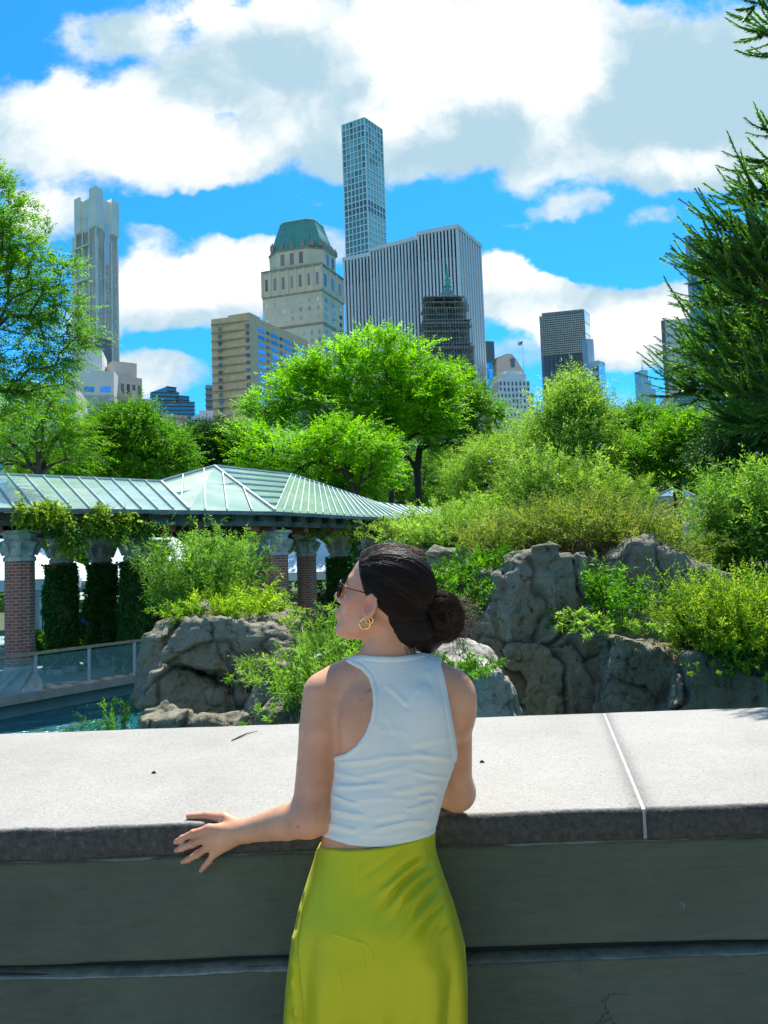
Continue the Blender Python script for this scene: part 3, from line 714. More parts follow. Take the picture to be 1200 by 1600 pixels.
for (a_, b_, n_) in ((L, C_, 7), (C_, R, 3)):
    tt = (b_-a_).normalized(); nn = Vector((tt.y, -tt.x, 0))
    for s in range(n_+1):
        p = lerp(a_, b_, s/n_)+nn*.1; pil = MB(); pil.box((p.x, p.y, zc-6.5), (1.0, .8, 12), math.atan2(tt.y, tt.x)); pil.build('pilaster', M_PIL, b10)

# 10 supertall white grid tower
REF = 290
D = 728; b11 = thing('supertall_grid_tower', 'very tall slim square tower with a pale grid of green-blue windows, highest in the skyline', 'skyscraper', at(571, D))
zt = P(571, 184, D).z; C_ = at(573, D); L = at(537.5, D+12); R = at(600, D+22); Bk = L+R-C_; z0 = 150
mb = MB(); mb.prism([uv(p) for p in (L, C_, R, Bk)], 0, zt); mb.build('glass_core', mat_glass_facade('tower_core_glass', (.10, .17, .18), .1, .8, .3), b11)
gr = MB(); gr2 = MB()
rows = 46; rh = (zt-z0)/rows
for (a_, b_, n_) in ((L, C_, 6), (C_, R, 6), (R, Bk, 6), (Bk, L, 6)):
    tt = (b_-a_).normalized(); nn = Vector((tt.y, -tt.x, 0)); an = math.atan2(tt.y, tt.x); Lf = (b_-a_).length
    for s in range(n_+1):
        p = lerp(a_, b_, s/n_)+nn*.25; gr.box((p.x, p.y, (z0+zt)/2), (.8, .9, zt-z0), an)
    for r in range(rows+1):
        p = lerp(a_, b_, .5)+nn*.22; gr.box((p.x, p.y, z0+r*rh), (Lf, .9, 1.0), an)
gr.build('concrete_grid', stone('white_concrete', (.72, .78, .72)), b11)
dark = {27, 28, 29}
nrw = rows-1
vis = lambda r: r >= 14
M_PANE2 = mat_glass_facade('tower_window_glass', (.26, .44, .36), .08, 1, .45, .5)
face_panes(b11, L, C_, z0, zt, 6, rows, M_PANE2, .8, .78, depth=.4, proud=.05, skip=lambda c, r: r in (31, 32) or r < 14, budget=60)
face_panes(b11, C_, R, z0, zt, 6, rows, M_PANE2, .8, .78, depth=.4, proud=.05, skip=lambda c, r: r in (31, 32) or r < 14, budget=40)

# 11 marble-piered office slab
REF = 440
D = 490; b12 = thing('marble_striped_tower', 'broad office tower of white marble piers and black glass stripes behind the green tree', 'skyscraper', at(714, D))
C_ = at(717, D); zt = hgt(714, 357, D)
R = at(751, D+32)
pts = [at(539.5, D+48), at(581, D+40), at(581, D+33), at(657, D+15), at(657, D+9), C_]
Bk = [R, R+(pts[0]-C_)]
mb = MB(); mb.prism([uv(p) for p in pts+Bk], 0, zt-.6); mb.build('dark_glass_body', mat_glass_facade('black_glass', (.06, .07, .08), .12, .6, .1), b12)
pier_m = stone('white_marble', (.66, .68, .68)); cn = MB()
PIER = {}
def pier(parent, p, w, d, z0, z1, an):
    key = 'pier'
    if key not in PIER: PIER[key] = pane_mesh(pier_m); PIER[key].name = 'marble_pier'
    o = bpy.data.objects.new('marble_pier', PIER[key]); col.objects.link(o); o.parent = parent
    o.location = Vector((p.x, p.y, (z0+z1)/2))-Vector(origin(parent)); o.rotation_euler = (0, 0, an); o.scale = (w, d, z1-z0)
for (a_, b_, n_) in ((pts[0], pts[1], 8), (pts[2], pts[3], 15), (pts[4], pts[5], 11), (C_, R, 9)):
    tt = (b_-a_).normalized(); nn = Vector((tt.y, -tt.x, 0)); an = math.atan2(tt.y, tt.x); Lf = (b_-a_).length
    for s in range(n_+1):
        p = lerp(a_, b_, s/n_)+nn*.4; pier(b12, p, Lf/n_*.5, 1.6, 0, zt, an)
    p = lerp(a_, b_, .5)+nn*.5; cn.box((p.x, p.y, zt+1), (Lf+2.2, 2.4, 2.8), an)
    lo = MB()
    for s in range(n_):
        p = lerp(a_, b_, (s+.5)/n_)+nn*.1; lo.box((p.x, p.y, zt-10), (Lf/n_*.5, .5, 16), an)
    lo.build('top_louvres', stone('dark_louvres', (.015, .018, .02)), b12)
cn.build('parapet', pier_m, b12)

# 12 scaffolded hotel with copper spire
REF = 560
D = 430; b13 = thing('scaffolded_spire_tower', 'dark tower wrapped in scaffolding under a green copper spire, before the striped office tower', 'building', at(702, D))
def ZZ(py): return hgt(702, py, D)
M_SC = mat('dark_scaffold_netting', (.20, .21, .20), .8, var=.5, scale=.12); M_SCF = mat('scaffold_steel', (.22, .24, .24), .7, var=.4, scale=.3); M_COPD = stone('aged_copper', (.08, .36, .28))
pxm = D/FPX
def blk(mb, x0, x1, py0, py1, dep=None, off=0):
    q = quad(x0, x1, D+off, dep or 12, 2); mb.prism([uv(p) for p in q], hgt(702, py0, D), hgt(702, py1, D))
mb = MB(); blk(mb, 668, 741, 900, 545); blk(mb, 665, 736, 545, 506); blk(mb, 668, 732, 506, 474, off=2); blk(mb, 676, 722, 474, 464, off=6); mb.build('netted_walls', M_SC, b13)
sc = MB(); rnd = random.Random(5)
for py in list(range(466, 612, 9)):
    w0, w1 = (663, 739) if py > 500 else (666, 732)
    if py > 545: w0, w1 = 666, 742
    j = rnd.uniform(-2.0, 2.0); q = quad(w0+j, w1-rnd.uniform(0, 3), D-3-rnd.uniform(0, 2), 12, 2); z = hgt(702, py, D); sc.prism([uv(p) for p in q], z-.22, z+.22)
for x in np.arange(664, 742, 4.2):
    top = 470+rnd.uniform(-6, 14); q = at(x, D-3.6+rnd.uniform(0, 1)); z1 = hgt(702, top, D) if x < 731 else hgt(702, 508, D); sc.box((q.x, q.y, z1/2), (.3, .3, z1), 0)
for k in range(26):
    x = rnd.uniform(666, 732); py = rnd.uniform(475, 600); a_ = P(x, py, D-4); b_ = P(x+rnd.uniform(-9, 9), py+9, D-4); sc.bar(a_, b_, .25, .25)
sc.build('scaffolding', M_SCF, b13)
lg = MB()
for (py, x0, x1) in ((507, 664, 736), (545, 663, 741)):
    q = quad(x0-1, x1+1, D-4.5, 14, 2); z = hgt(702, py, D); lg.prism([uv(p) for p in q], z-.7, z+.7)
lg.build('stone_ledges', stone('dark_ledges', (.18, .17, .15)), b13)
M_TUR = mat('turret_stone', (.18, .26, .25), .8, var=.4, scale=.3)
for x in (669, 676, 685, 724, 731): tur = MB(); c = at(x, D+8); tur.lathe((c.x, c.y, hgt(702, 480, D)), [(2.0, 0), (2.0, 4), (1.2, 6.5), (.1, 9)], 8); tur.build('turret', M_TUR, b13)
tur = MB(); blk(tur, 694, 722, 480, 456, 10, 4); blk(tur, 700, 714, 456, 446, 6, 6); tur.build('penthouse', M_TUR, b13)
sp_ = MB(); c = at(704, D+14)
def ZS(py): return hgt(704, py, D+14)
sp_.rings([[(c.x+r*math.cos(a), c.y+r*math.sin(a), ZS(py)) for a in [math.pi/4+k*math.pi/4 for k in range(8)]] for r, py in ((5.6, 482), (4.6, 474), (3.4, 468), (2.3, 462), (1.9, 455), (1.6, 449), (2.6, 448.5), (2.2, 446), (1.5, 444.5), (1.5, 438), (2.0, 437.5), (1.2, 434), (.7, 425), (.12, 412))])
for dx in (-9, -5, 5): 
    cc = at(704+dx*.9, D+10); sp_.lathe((cc.x, cc.y, ZS(478)), [(1.6, -2), (1.2, 1), (.1, 5)], 6)
sp_.build('copper_spire', M_COPD, b13)

# 13 blue glass sliver
REF = 580
D = 560; b14 = thing('blue_glass_building', 'narrow teal glass office block between the striped tower and the stepped white building', 'building', at(762, D))
q = quad(745, 774, D, 20, 3); zt = hgt(760, 532, D); mb = MB(); mb.prism([uv(p) for p in q], 0, zt-.6); mb.build('glass_body', mat_glass_facade('teal_glass', (.10, .30, .36), .07, 1, .6), b14)
face_panes(b14, q[0], q[1], zt-62, zt-17, 3, 12, mat_glass_facade('teal_panes', (.2, .62, .75), .05, 1, .85, .4), .93, .9, depth=.4, proud=.15, name='glass_panel')
face_panes(b14, q[0], q[1], zt-16, zt, 1, 1, stone('grey_plant_screen', (.10, .17, .18)), .97, 1, depth=.4, proud=.2, name='plant_screen')
# 14 stepped white building
REF = 620
D = 420; b15 = thing('stepped_white_building', 'white stepped stone office tower dotted with small windows below the flag', 'building', at(805, D))
M_WH = stone('white_brick', (.66, .67, .63)); mb = MB()
steps = [(771, 836, 640, 0), (776, 834, 612, 1.5), (780, 829, 592, 3), (786, 824, 580, 4.5), (793, 818, 574, 6)]
for x0, x1, py, off in steps: mb.prism([uv(p) for p in quad(x0, x1, D+off, 22-off, 3)], 0, hgt(800, py, D))
mb.build('stepped_walls', M_WH, b15)
dk = mat_glass_facade('small_dark_windows', (.06, .09, .11), .15, .6, .1)
q = quad(772, 814, D, 22, 2); zt = hgt(800, 640, D)
face_panes(b15, *quad(771, 836, D, 22, 3)[:2], zt-24, zt, 11, 4, dk, .42, .5, depth=.5, proud=.1)
z2 = hgt(800, 612, D); face_panes(b15, *quad(776, 834, D+1.5, 22, 3)[:2], zt+.5, z2, 10, 3, dk, .42, .62, depth=.5, proud=.1)
z3 = hgt(800, 592, D); face_panes(b15, *quad(780, 829, D+3, 22, 3)[:2], z2+.5, z3, 8, 2, dk, .42, .62, depth=.5, proud=.1)
# 15 peach gabled top
REF = 600
D = 500; b16 = thing('peach_gabled_tower', 'peach stone tower with a round-arched gable rising behind the stepped white building', 'building', at(797, D))
def gable(x0, x1, D, pts, dep, mb):
    a, b = at(x0, D), at(x1, D); t_ = (b-a).normalized(); n = Vector((-t_.y, t_.x, 0))*dep
    fr = [P(px, py, D) for px, py in pts]; bk = [p+n for p in fr]; k = len(fr)
    mb.add([tuple(p) for p in fr+bk], [tuple(range(k)), tuple(range(2*k-1, k-1, -1))]+[((i+1) % k, i, k+i, k+(i+1) % k) for i in range(k)])
mb = MB(); gable(776, 820, D, [(776, 650), (776, 561), (794, 553), (800, 553), (808, 563), (818, 580), (819, 650)], 18, mb); mb.build('gable', stone('peach_granite', (.72, .54, .42)), b16)
mb = MB(); gable(776, 800, D, [(773, 561.5), (794, 553.2), (794, 552), (774, 559.5)], 18, mb); mb.build('copper_edge', stone('mint_copper', (.35, .5, .38)), b16)
mb = MB(); c = P(801, 563, D-.5); mb.tube([c, c+Vector((0, 1.5, 0))], 1.7, 12); mb.box((c.x, c.y+.7, c.z-2.5), (2.6, 1.2, 4)); mb.build('arched_opening', M_PANE, b16)
# 16 flag
REF = 570
D = 415; fp = thing('flagpole', 'thin flagpole flying a small red, white and blue flag above the white stepped building', 'flagpole', at(818, D)+Vector((0, 0, hgt(818, 592, D))))
mb = MB(); c0, c1 = P(819, 592, D), P(817, 531, D); c1.x = c0.x; c1.y = c0.y; mb.tube([c0, c1], [.14, .08], 6); mb.build('pole', stone('pole_white', (.5, .5, .5)), fp)
m, nt, b = newmat('striped_flag'); tc = nt.nodes.new('ShaderNodeTexCoord'); sx = nt.nodes.new('ShaderNodeSeparateXYZ'); lk(nt, tc.outputs['UV'], sx.inputs[0])
st = nmath(nt, 'GREATER_THAN', nmath(nt, 'FRACT', nmath(nt, 'MULTIPLY', sx.outputs[1], 6.5)), .5)
cc = nmix(nt, st, (.6, .02, .03), (.75, .75, .75)); can = nmath(nt, 'MULTIPLY', nmath(nt, 'LESS_THAN', sx.outputs[0], .42), nmath(nt, 'GREATER_THAN', sx.outputs[1], .46)); cc = nmix(nt, can, cc, (.02, .03, .2)); lk(nt, cc, b.inputs['Base Color'])
nx, ny = 12, 6; V = []; F = []; UV = []
for i in range(nx+1):
    for j in range(ny+1):
        u_, v_ = i/nx, j/ny; V.append((c1.x-u_*2.6, c1.y+math.sin(u_*6)*.3, c1.z-.4-(1-v_)*2.0-u_*1.0-math.sin(u_*4)*.25)); UV.append((u_, v_))
for i in range(nx):
    for j in range(ny): F.append((i*(ny+1)+j, (i+1)*(ny+1)+j, (i+1)*(ny+1)+j+1, i*(ny+1)+j+1))
me = npmesh('flag', np.array(V)-origin(fp), np.array(F), True); ul = me.uv_layers.new(name='UVMap'); uvs = np.array(UV, np.float32)[np.array(F).ravel()]; ul.data.foreach_set('uv', uvs.ravel()); link('flag', me, m, fp)

# 17 black slab tower
REF = 560
D = 680; b17 = thing('black_slab_tower', 'dark flat-topped slab tower, painted sunlit bronze above and black below, right of the flag', 'skyscraper', at(885, D))
L, C_, R = at(846, D+8), at(915.5, D), at(925, D+16); Bk = L+R-C_; zt = hgt(905, 481, D); zl = hgt(850, 490, D)
mb = MB(); mb.prism([uv(p) for p in (lerp(L, C_, .06), C_, R, lerp(Bk, R, .06))], 0, zt-1.2); mb.prism([uv(p) for p in (L, C_-Vector((0, .0, 0)), R, Bk)], 0, zl)
M_BS = mat_glass_facade('bronze_black_glass', (.20, .205, .18), .14, .9, .25)
mb.build('glass_body', M_BS, b17)
mu = MB(); tt = (C_-L).normalized(); nn = Vector((tt.y, -tt.x, 0)); an = math.atan2(tt.y, tt.x); Lf = (C_-L).length; ze = (zl+zt)/2
for s in range(25):
    p = lerp(L, C_, s/24)+nn*.3; mu.box((p.x, p.y, ze/2), (.35, .8, ze if s else zl), an)
mu.build('mullions', stone('bronze_mullions', (.10, .10, .09)), b17)
sb_ = MB(); zm = hgt(880, 551, D)
for r in range(18):
    z = zm+(zl-zm)*(r+.2)/18; p = lerp(L, C_, .5)+nn*.28; sb_.box((p.x, p.y, z), (Lf, .7, 1.3), an)
sb_.build('sunlit_painted_spandrels', stone('sunlit_tone_bronze', (.46, .45, .37)), b17)  # paler bars on the upper part: sunlight on the tower painted as colour
face_panes(b17, C_, R, 60, zt-2, 1, 16, mat_glass_facade('bright_sky_glass', (.25, .62, .9), .05, 1, .95, .2), .8, .92, depth=.4, proud=.2, name='glass_panel')
# 18 silver slim tower
REF = 600
D = 640; b18 = thing('silver_glass_tower', 'slim bright silver glass tower standing right of the black slab', 'skyscraper', at(936, D))
zt = hgt(936, 563, D); L, C_, R = at(926, D+3), at(937, D), at(947, D+8); Bk = L+R-C_
mb = MB(); mb.prism([uv(p) for p in (L, C_, R, Bk)], 0, zt); q = quad(921, 931, D+9, 8, 2); mb.prism([uv(p) for p in q], 0, hgt(925, 524, D)); mb.prism([uv(p) for p in quad(938, 966, D-6, 9, 3)], 0, hgt(950, 640, D-6)); mb.build('silver_body', stone('silver_cladding', (.42, .52, .6)), b18)
face_panes(b18, C_, R, 40, zt-3, 2, 16, mat_glass_facade('silver_panes', (.7, .85, .95), .05, 1, .95, .2), .85, .9, depth=.4, proud=.15, name='glass_panel')
face_panes(b18, L, C_, 40, zt-3, 2, 16, M_PANEG, .8, .6, depth=.4, proud=.1)
# 19 distant spire
REF = 600
D = 2600; b19 = thing('distant_spired_tower', 'faint pale blue tower with a needle spire far away on the horizon', 'skyscraper', at(1008, D))
mb = MB(); M_FAR = stone('far_haze_blue', (.38, .55, .68))  # haze of the distance is put into this pale blue
for (x0, x1, py) in ((1003, 1024, 607), (1003, 1018, 594), (1002.5, 1013, 578)): mb.prism([uv(p) for p in quad(x0, x1, D, 45, 4)], 0, hgt(1008, py, D))
c = at(1005, D+15); z = hgt(1005, 578, D); mb.lathe((c.x, c.y, 0), [(4, z-5), (3, z+12), (1.2, z+14), (.3, hgt(1005, 555, D))], 8); mb.build('tapering_body', M_FAR, b19)
# 20 right concrete tower
REF = 560
D = 560; b20 = thing('grey_gridded_tower', 'pale grey concrete tower with window rows, half hidden by the dark conifer', 'skyscraper', at(1060, D))
C_, L, R = at(1086, D), at(1037, D+4), at(1110, D+20); Bk = L+R-C_; zt = hgt(1060, 497, D); mb = MB(); mb.prism([uv(p) for p in (L, C_, R, Bk)], 0, zt)
mb.build('concrete_walls', stone('grey_concrete_walls', (.55, .58, .57)), b20)
dk2 = mat_glass_facade('greyblue_windows', (.22, .34, .42), .1, 1, .6, .3)
face_panes(b20, L, C_, hgt(1060, 640, D), zt-5, 8, 13, dk2, .6, .45, depth=.4, proud=.1, budget=99, skip=lambda c, r: r == 12 and c < 3)
ba = MB(); tt = (C_-L).normalized(); nn = Vector((tt.y, -tt.x, 0))
p = lerp(L, C_, .04)+nn*.4; ba.box((p.x, p.y, zt/2), (2.6, 1.2, zt-1), math.atan2(tt.y, tt.x)); ba.build('dark_edge_strip', stone('dark_edge', (.12, .14, .15)), b20)
# 21 blue slab behind the conifer
REF = 450
D = 520; b21 = thing('blue_slab_tower', 'dark blue glass slab with a pale edge looming behind the conifer', 'skyscraper', at(1110, D))
L, C_, R = at(1075, D+2), at(1081, D), at(1175, D+30); Bk = L+R-C_; zt = hgt(1081, 367, D); mb = MB(); mb.prism([uv(p) for p in (L, C_, R, Bk)], 0, zt); mb.build('concrete_core', stone('pale_edge_concrete', (.33, .42, .46)), b21)
face_panes(b21, C_, R, 40, zt-2, 6, 16, mat_glass_facade('deep_blue_glass', (.07, .16, .20), .1, .8, .4, .1), .985, .985, depth=.4, proud=.25, name='glass_panel')
# 22 green roofed hotel
REF = 640
D = 330; b22 = thing('copper_roofed_hotel', 'low hotel with steep green copper roof and pointed dormers above the right-hand trees', 'building', at(1040, D))
M_GR = mat('weathered_green_roof', (.09, .17, .12), .7, c2=(.13, .22, .16), scale=.3)
zb_ = hgt(1050, 662, D); mb = MB()
mb.prism([uv(p) for p in quad(985, 1150, D, 30, 12)], 0, zb_); mb.build('stone_base', stone('hotel_pale_stone', (.42, .43, .38)), b22)
rf = MB()
q0 = quad(985, 1150, D-.5, 31, 12); q1 = quad(992, 1120, D+9, 12, 8)
rf.rings([[(*uv(p), zb_) for p in q0], [(*uv(p), hgt(1060, 633, D+9)) for p in q1]])
q0 = quad(1046, 1100, D-1.5, 20, 3); q1 = quad(1055, 1093, D+6, 8, 3); rf.rings([[(*uv(p), zb_) for p in q0], [(*uv(p), hgt(1060, 615, D+6)) for p in q1]])
rfo = rf.build('copper_roof', M_GR, b22)
M_MINT = stone('mint_dormer_copper', (.28, .50, .46))
for (x, py) in ((1033, 634), (1070, 645), (1050, 652), (1010, 650)):
    dm = MB(); c = at(x, D-3); z = hgt(x, py+14, D-3); dm.box((c.x, c.y, z+1.0), (3.2, 2.5, 3.6)); dm.lathe((c.x, c.y, z+2.8), [(2.3, 0), (.9, 1.6), (.15, 3.4)], 4, math.pi/4); dm.build('dormer', M_MINT, rfo)

REF = 880

# ------------------------------------------------------------------ leaves and branches
def nrm_(a): return a/np.maximum(np.linalg.norm(a, axis=-1, keepdims=True), 1e-9)
def sprigs(B, D, Ln, nl, LL, LW, droop=.15, angle=.9, rng=None, fold=.25, jit=.35, tipvar=.35, base_var=None, flat=.6, lrand=.3, t0=.1):
    """leafy twigs: leaves in pairs along N curved stems. returns V, F, var"""
    rng = rng or np.random.default_rng(1); N = len(B); D = nrm_(D)
    Ln = np.broadcast_to(np.asarray(Ln, float), (N,)); LL = np.broadcast_to(np.asarray(LL, float), (N,)); LW = np.broadcast_to(np.asarray(LW, float), (N,))
    t = (t0+(1-t0)*(np.arange(nl)+rng.random((N, nl))*.6)/nl)
    pos = B[:, None]+D[:, None]*(Ln[:, None]*t)[..., None]; pos[..., 2] -= droop*Ln[:, None]*t*t
    tan = D[:, None]+np.array([0, 0, -2*droop])*t[..., None]; tan = nrm_(tan)
    up = np.array([0, 0, 1.])+rng.normal(0, .35, (N, 1, 3))
    S = nrm_(np.cross(tan, up)); U = np.cross(S, tan)
    side = np.where((np.arange(nl) % 2) == 0, 1, -1)[None, :, None]
    phi = rng.uniform(-1, 1, (N, nl, 1))*(1-flat)*math.pi
    S2 = S*np.cos(phi)+U*np.sin(phi)
    end = (t > .93)[..., None]
    ang = angle*(1+rng.normal(0, .18, (N, nl, 1)))
    ld = nrm_(np.where(end, tan, S2*side*np.sin(ang)+tan*np.cos(ang))+rng.normal(0, jit, (N, nl, 3))*.5+np.array([0, 0, -.12]))
    ln_ = nrm_(U+rng.normal(0, jit, (N, nl, 3))); w = nrm_(np.cross(ld, ln_)); ln_ = np.cross(w, ld)
    l = (LL[:, None]*(1+rng.normal(0, lrand, (N, nl)).clip(-.6, .6))*(1.05-.45*t))[..., None]; ww = (LW[:, None]*(1.05-.4*t)*(1+rng.normal(0, .15, (N, nl)).clip(-.4, .4)))[..., None]/2
    m = pos+ld*l*.42+ln_*ww*fold
    v = np.stack([pos, m-w*ww, pos+ld*l-ln_*l*.12, m+w*ww], 2).reshape(-1, 3)
    F = np.arange(len(v)).reshape(-1, 4)
    bv = (rng.random(N) if base_var is None else base_var)[:, None]
    var = (bv*.6+rng.random((N, nl))*.25+tipvar*t*.45).clip(0, 1).reshape(-1)
    return v, F, var
def clouds_sample(blobs, n, rng, surf=.55, cut=None):
    """points in a union of ellipsoids [(centre, radii)], mostly in their outer shell; also the outward direction"""
    w = np.array([r[0]*r[1]*r[2] for c, r in blobs])**.7; k = rng.choice(len(blobs), n*2, p=w/w.sum())
    C = np.array([c for c, r in blobs])[k]; Rr = np.array([r for c, r in blobs])[k]
    d = nrm_(rng.normal(size=(n*2, 3))); rad = surf+(1-surf)*rng.random(n*2)**.7
    rad = rad*(1+.16*vnoise(d*2.3+k[:, None]*7.7))
    p = C+d*Rr*rad[:, None]
    out = nrm_(d/Rr*np.mean(Rr, 1, keepdims=True))
    keep = np.ones(len(p), bool)
    for i, (c, r) in enumerate(blobs):          # drop points deep inside another lobe
        q = np.linalg.norm((p-np.array(c))/np.array(r), axis=1); keep &= (q > surf*.82) | (k == i)
    if cut is not None: keep &= cut(p)
    idx = np.nonzero(keep)[0][:n]
    return p[idx], out[idx]
def tubes(A, Bp, ra, rb, n=5):
    """tapered tubes for many segments at once"""
    A = np.asarray(A, float); Bp = np.asarray(Bp, float); t = nrm_(Bp-A); h = np.where(np.abs(t[:, 2:]) < .9, [[0, 0, 1.]], [[1., 0, 0]])
    u = nrm_(np.cross(t, h)); w = np.cross(t, u); a = np.arange(n)*2*math.pi/n; c, s = np.cos(a)[None, :, None], np.sin(a)[None, :, None]
    ring = u[:, None]*c+w[:, None]*s
    V = np.concatenate([A[:, None]+ring*np.asarray(ra)[:, None, None], Bp[:, None]+ring*np.asarray(rb)[:, None, None]], 1).reshape(-1, 3)
    base = (np.arange(len(A))*2*n)[:, None]; i = np.arange(n)[None]; j = (i+1) % n
    F = np.stack([base+i, base+j, base+n+j, base+n+i], -1).reshape(-1, 4)
    return V, F
def grow(trunk, targets, rng, step=.6, r_tip=.012, up=.25, power=2.3):
    """branches reaching every target from a trunk polyline; pipe-model radii. returns seg arrays and tip dirs"""
    nodes = [np.array(p, float) for p in trunk]; par = [-1]+list(range(len(trunk)-1)); N0 = len(trunk)
    arr = np.zeros((200000, 3)); arr[:N0] = np.array(nodes); n = N0
    base = arr[N0-1]; start = max(1, N0//2)
    order = np.argsort(np.linalg.norm(targets-np.array(trunk[start]), axis=1)); tips = []
    dist0 = np.zeros(200000); 
    for k in range(1, N0): dist0[k] = dist0[k-1]+np.linalg.norm(arr[k]-arr[k-1])
    for ti in order:
        T = targets[ti]; d = np.linalg.norm(arr[start:n]-T, axis=1)
        cost = d+.35*dist0[start:n]+np.where(arr[start:n, 2] > T[2], (arr[start:n, 2]-T[2])*.7, 0)
        j = start+int(np.argmin(cost)); S = arr[j].copy(); L = np.linalg.norm(T-S); k = max(1, int(round(L/step)))
        mid = (S+T)/2+np.array([0, 0, up*L])*.5+rng.normal(0, .07*L, 3)
        prev = j
        for q in range(1, k+1):
            u = q/k; p = S*(1-u)**2+mid*2*u*(1-u)+T*u*u
            arr[n] = p; par.append(prev); dist0[n] = dist0[prev]+np.linalg.norm(p-arr[prev]); prev = n; n += 1
        tips.append(prev)
    par = np.array(par); cnt = np.zeros(n); cnt[tips] += 1
    for i in range(n-1, 0, -1): cnt[par[i]] += cnt[i]
    r = r_tip*np.maximum(cnt, 1)**(1/power)
    i = np.arange(1, n)
    ti_sorted = np.array(tips); tipdir = nrm_(arr[ti_sorted]-arr[par[ti_sorted]])
    return arr[par[i]], arr[i], r[par[i]], r[i], arr[ti_sorted], tipdir
M_BARK = mat('dark_bark', (.045, .035, .026), .9, var=.35, scale=6, bump=.02, bscale=18)
def px_blobs(bl, D, thick=1.0):
    """[(px, py, rx, ry, dy)] -> ellipsoids at distance D+dy"""
    out = []
    for (px, py, rx, ry, dy) in bl:
        d = D+dy; c = P(px, py, d); k = d/FPX; out.append((tuple(c), (rx*k, max(rx, ry)*k*thick*.9, ry*k)))
    return out
def tree(name, label, cat, base, trunk, blobs, mleaf, seed, ntwig=260, nspr=6, nl=10, LL=.16, LW=.07, sl=.8, droop=.25, group=None, surf=.5, r_tip=.012, mbark=None, step=.6, up=.25, jit=.35, flat=.6, spread=.5, vshift=0, angle=.9, power=2.3, cut=None):
    rng = np.random.default_rng(seed); root = thing(name, label, cat, base, group)
    p, out = clouds_sample(blobs, ntwig, rng, surf, cut)
    A, Bq, ra, rb, T, td = grow(trunk, p, rng, step, r_tip, up, power)
    V, F = tubes(A, Bq, ra, rb)
    link('trunk', npmesh('trunk', V-origin(root), F, True), mbark or M_BARK, root)
    # leafy sprigs at every twig end and along the last pieces
    n = len(T); idx = np.repeat(np.arange(n), nspr); Bs = T[idx]+rng.normal(0, spread*sl*.5, (len(idx), 3))
    o2 = nrm_(Bs-np.mean(T, 0)); Ds = nrm_(td[idx]*.5+o2*.5+rng.normal(0, .6, (len(idx), 3))*np.array([1, 1, .45])+np.array([0, 0, .1]))
    tv = rng.random(n)[idx]*.6+rng.random(len(idx))*.4+vshift
    V, F, var = sprigs(Bs, Ds, sl*rng.uniform(.6, 1.2, len(idx)), nl, LL, LW, droop, angle, rng, base_var=tv, jit=jit, flat=flat)
    link('crown', npmesh('crown', V-origin(root), F, False, var), mleaf, root)
    return root
def stem_plant(name, label, cat, bases, dirs, lens, mleaf, seed, nl=26, LL=.09, LW=.022, droop=.25, side=3, side_len=.3, group=None, mstem=None, stem_r=.004, flat=.3, jit=.3, angle=1.0, flower=None, extra=None, root=None):
    """a leafy clump of upright stems with side shoots"""
    rng = np.random.default_rng(seed); B = np.asarray(bases, float); D = nrm_(np.asarray(dirs, float)); L = np.asarray(lens, float)
    if root is None: root = thing(name, label, cat, tuple(B.mean(0)), group)
    K = 6; ts = np.linspace(0, 1, K+1)
    pts = B[:, None]+D[:, None]*(L[:, None]*ts)[..., None]; pts[..., 2] -= droop*L[:, None]*ts**2
    V, F = tubes(pts[:, :-1].reshape(-1, 3), pts[:, 1:].reshape(-1, 3), np.tile((1-ts[:-1]*.8)*stem_r, len(B)), np.tile((1-ts[1:]*.8)*stem_r, len(B)), 4)
    small = len(B) < 60
    if not small: link('stems', npmesh('stems', V-origin(root), F, True), mstem or M_STEM, root)
    bv = rng.random(len(B))
    Vs, Fs, vs = [], [], []; off = 0
    if small: Vs.append(V); Fs.append(F); vs.append(np.full(len(F), .35)); off = len(V)
    def add(v, f, a):
        nonlocal off
        Vs.append(v); Fs.append(f+off); vs.append(a); off += len(v)
    add(*sprigs(B, D, L, nl, LL, LW, droop, angle, rng, base_var=bv, jit=jit, flat=flat, t0=.25))
    if side:
        t = rng.uniform(.25, .95, (len(B), side)); sb = B[:, None]+D[:, None]*(L[:, None]*t)[..., None]; sb[..., 2] -= droop*L[:, None]*t*t
        sdv = nrm_(D[:, None]+rng.normal(0, .75, (len(B), side, 3)))
        add(*sprigs(sb.reshape(-1, 3), sdv.reshape(-1, 3), (side_len*L[:, None]*rng.uniform(.5, 1.2, (len(B), side))).ravel(), max(6, nl//2), LL*.85, LW*.85, droop, angle, rng, base_var=np.repeat(bv, side), jit=jit, flat=flat))
    link('leaves', npmesh('leaves', np.concatenate(Vs)-origin(root), np.concatenate(Fs), False, np.concatenate(vs)), mleaf, root)
    if flower:
        for i in rng.choice(len(B), min(flower, len(B)), replace=False):
            tip = pts[i, -1]; q = MB(); d = Vector(pts[i, -1]-pts[i, -2]).normalized(); a = Vector(tip)
            ptsf = [a+d*(.03*k)+Vector((0, 0, -.004*k*k)) for k in range(5)]; q.tube(ptsf, [.008, .016, .015, .011, .004], 7); q.build('flower_spike', M_LILAC, root)
    return root
def clump(px, py, D, n, rng, spread_px=20, lean=.35, dlen=(.5, 1.0), dy=.4):
    """stem bases around a pixel at distance D, with directions fanning out"""
    c = np.array(P(px, py, D)); k = D/FPX; B = c+rng.normal(0, 1, (n, 3))*np.array([spread_px*k, dy, .03]); d = (B-c)/max(spread_px*k, 1e-3)
    dirs = np.stack([d[:, 0]*lean+rng.normal(0, .14, n), d[:, 1]*lean*.3+rng.normal(0, .16, n), np.ones(n)], 1)
    return B, dirs, rng.uniform(*dlen, n)
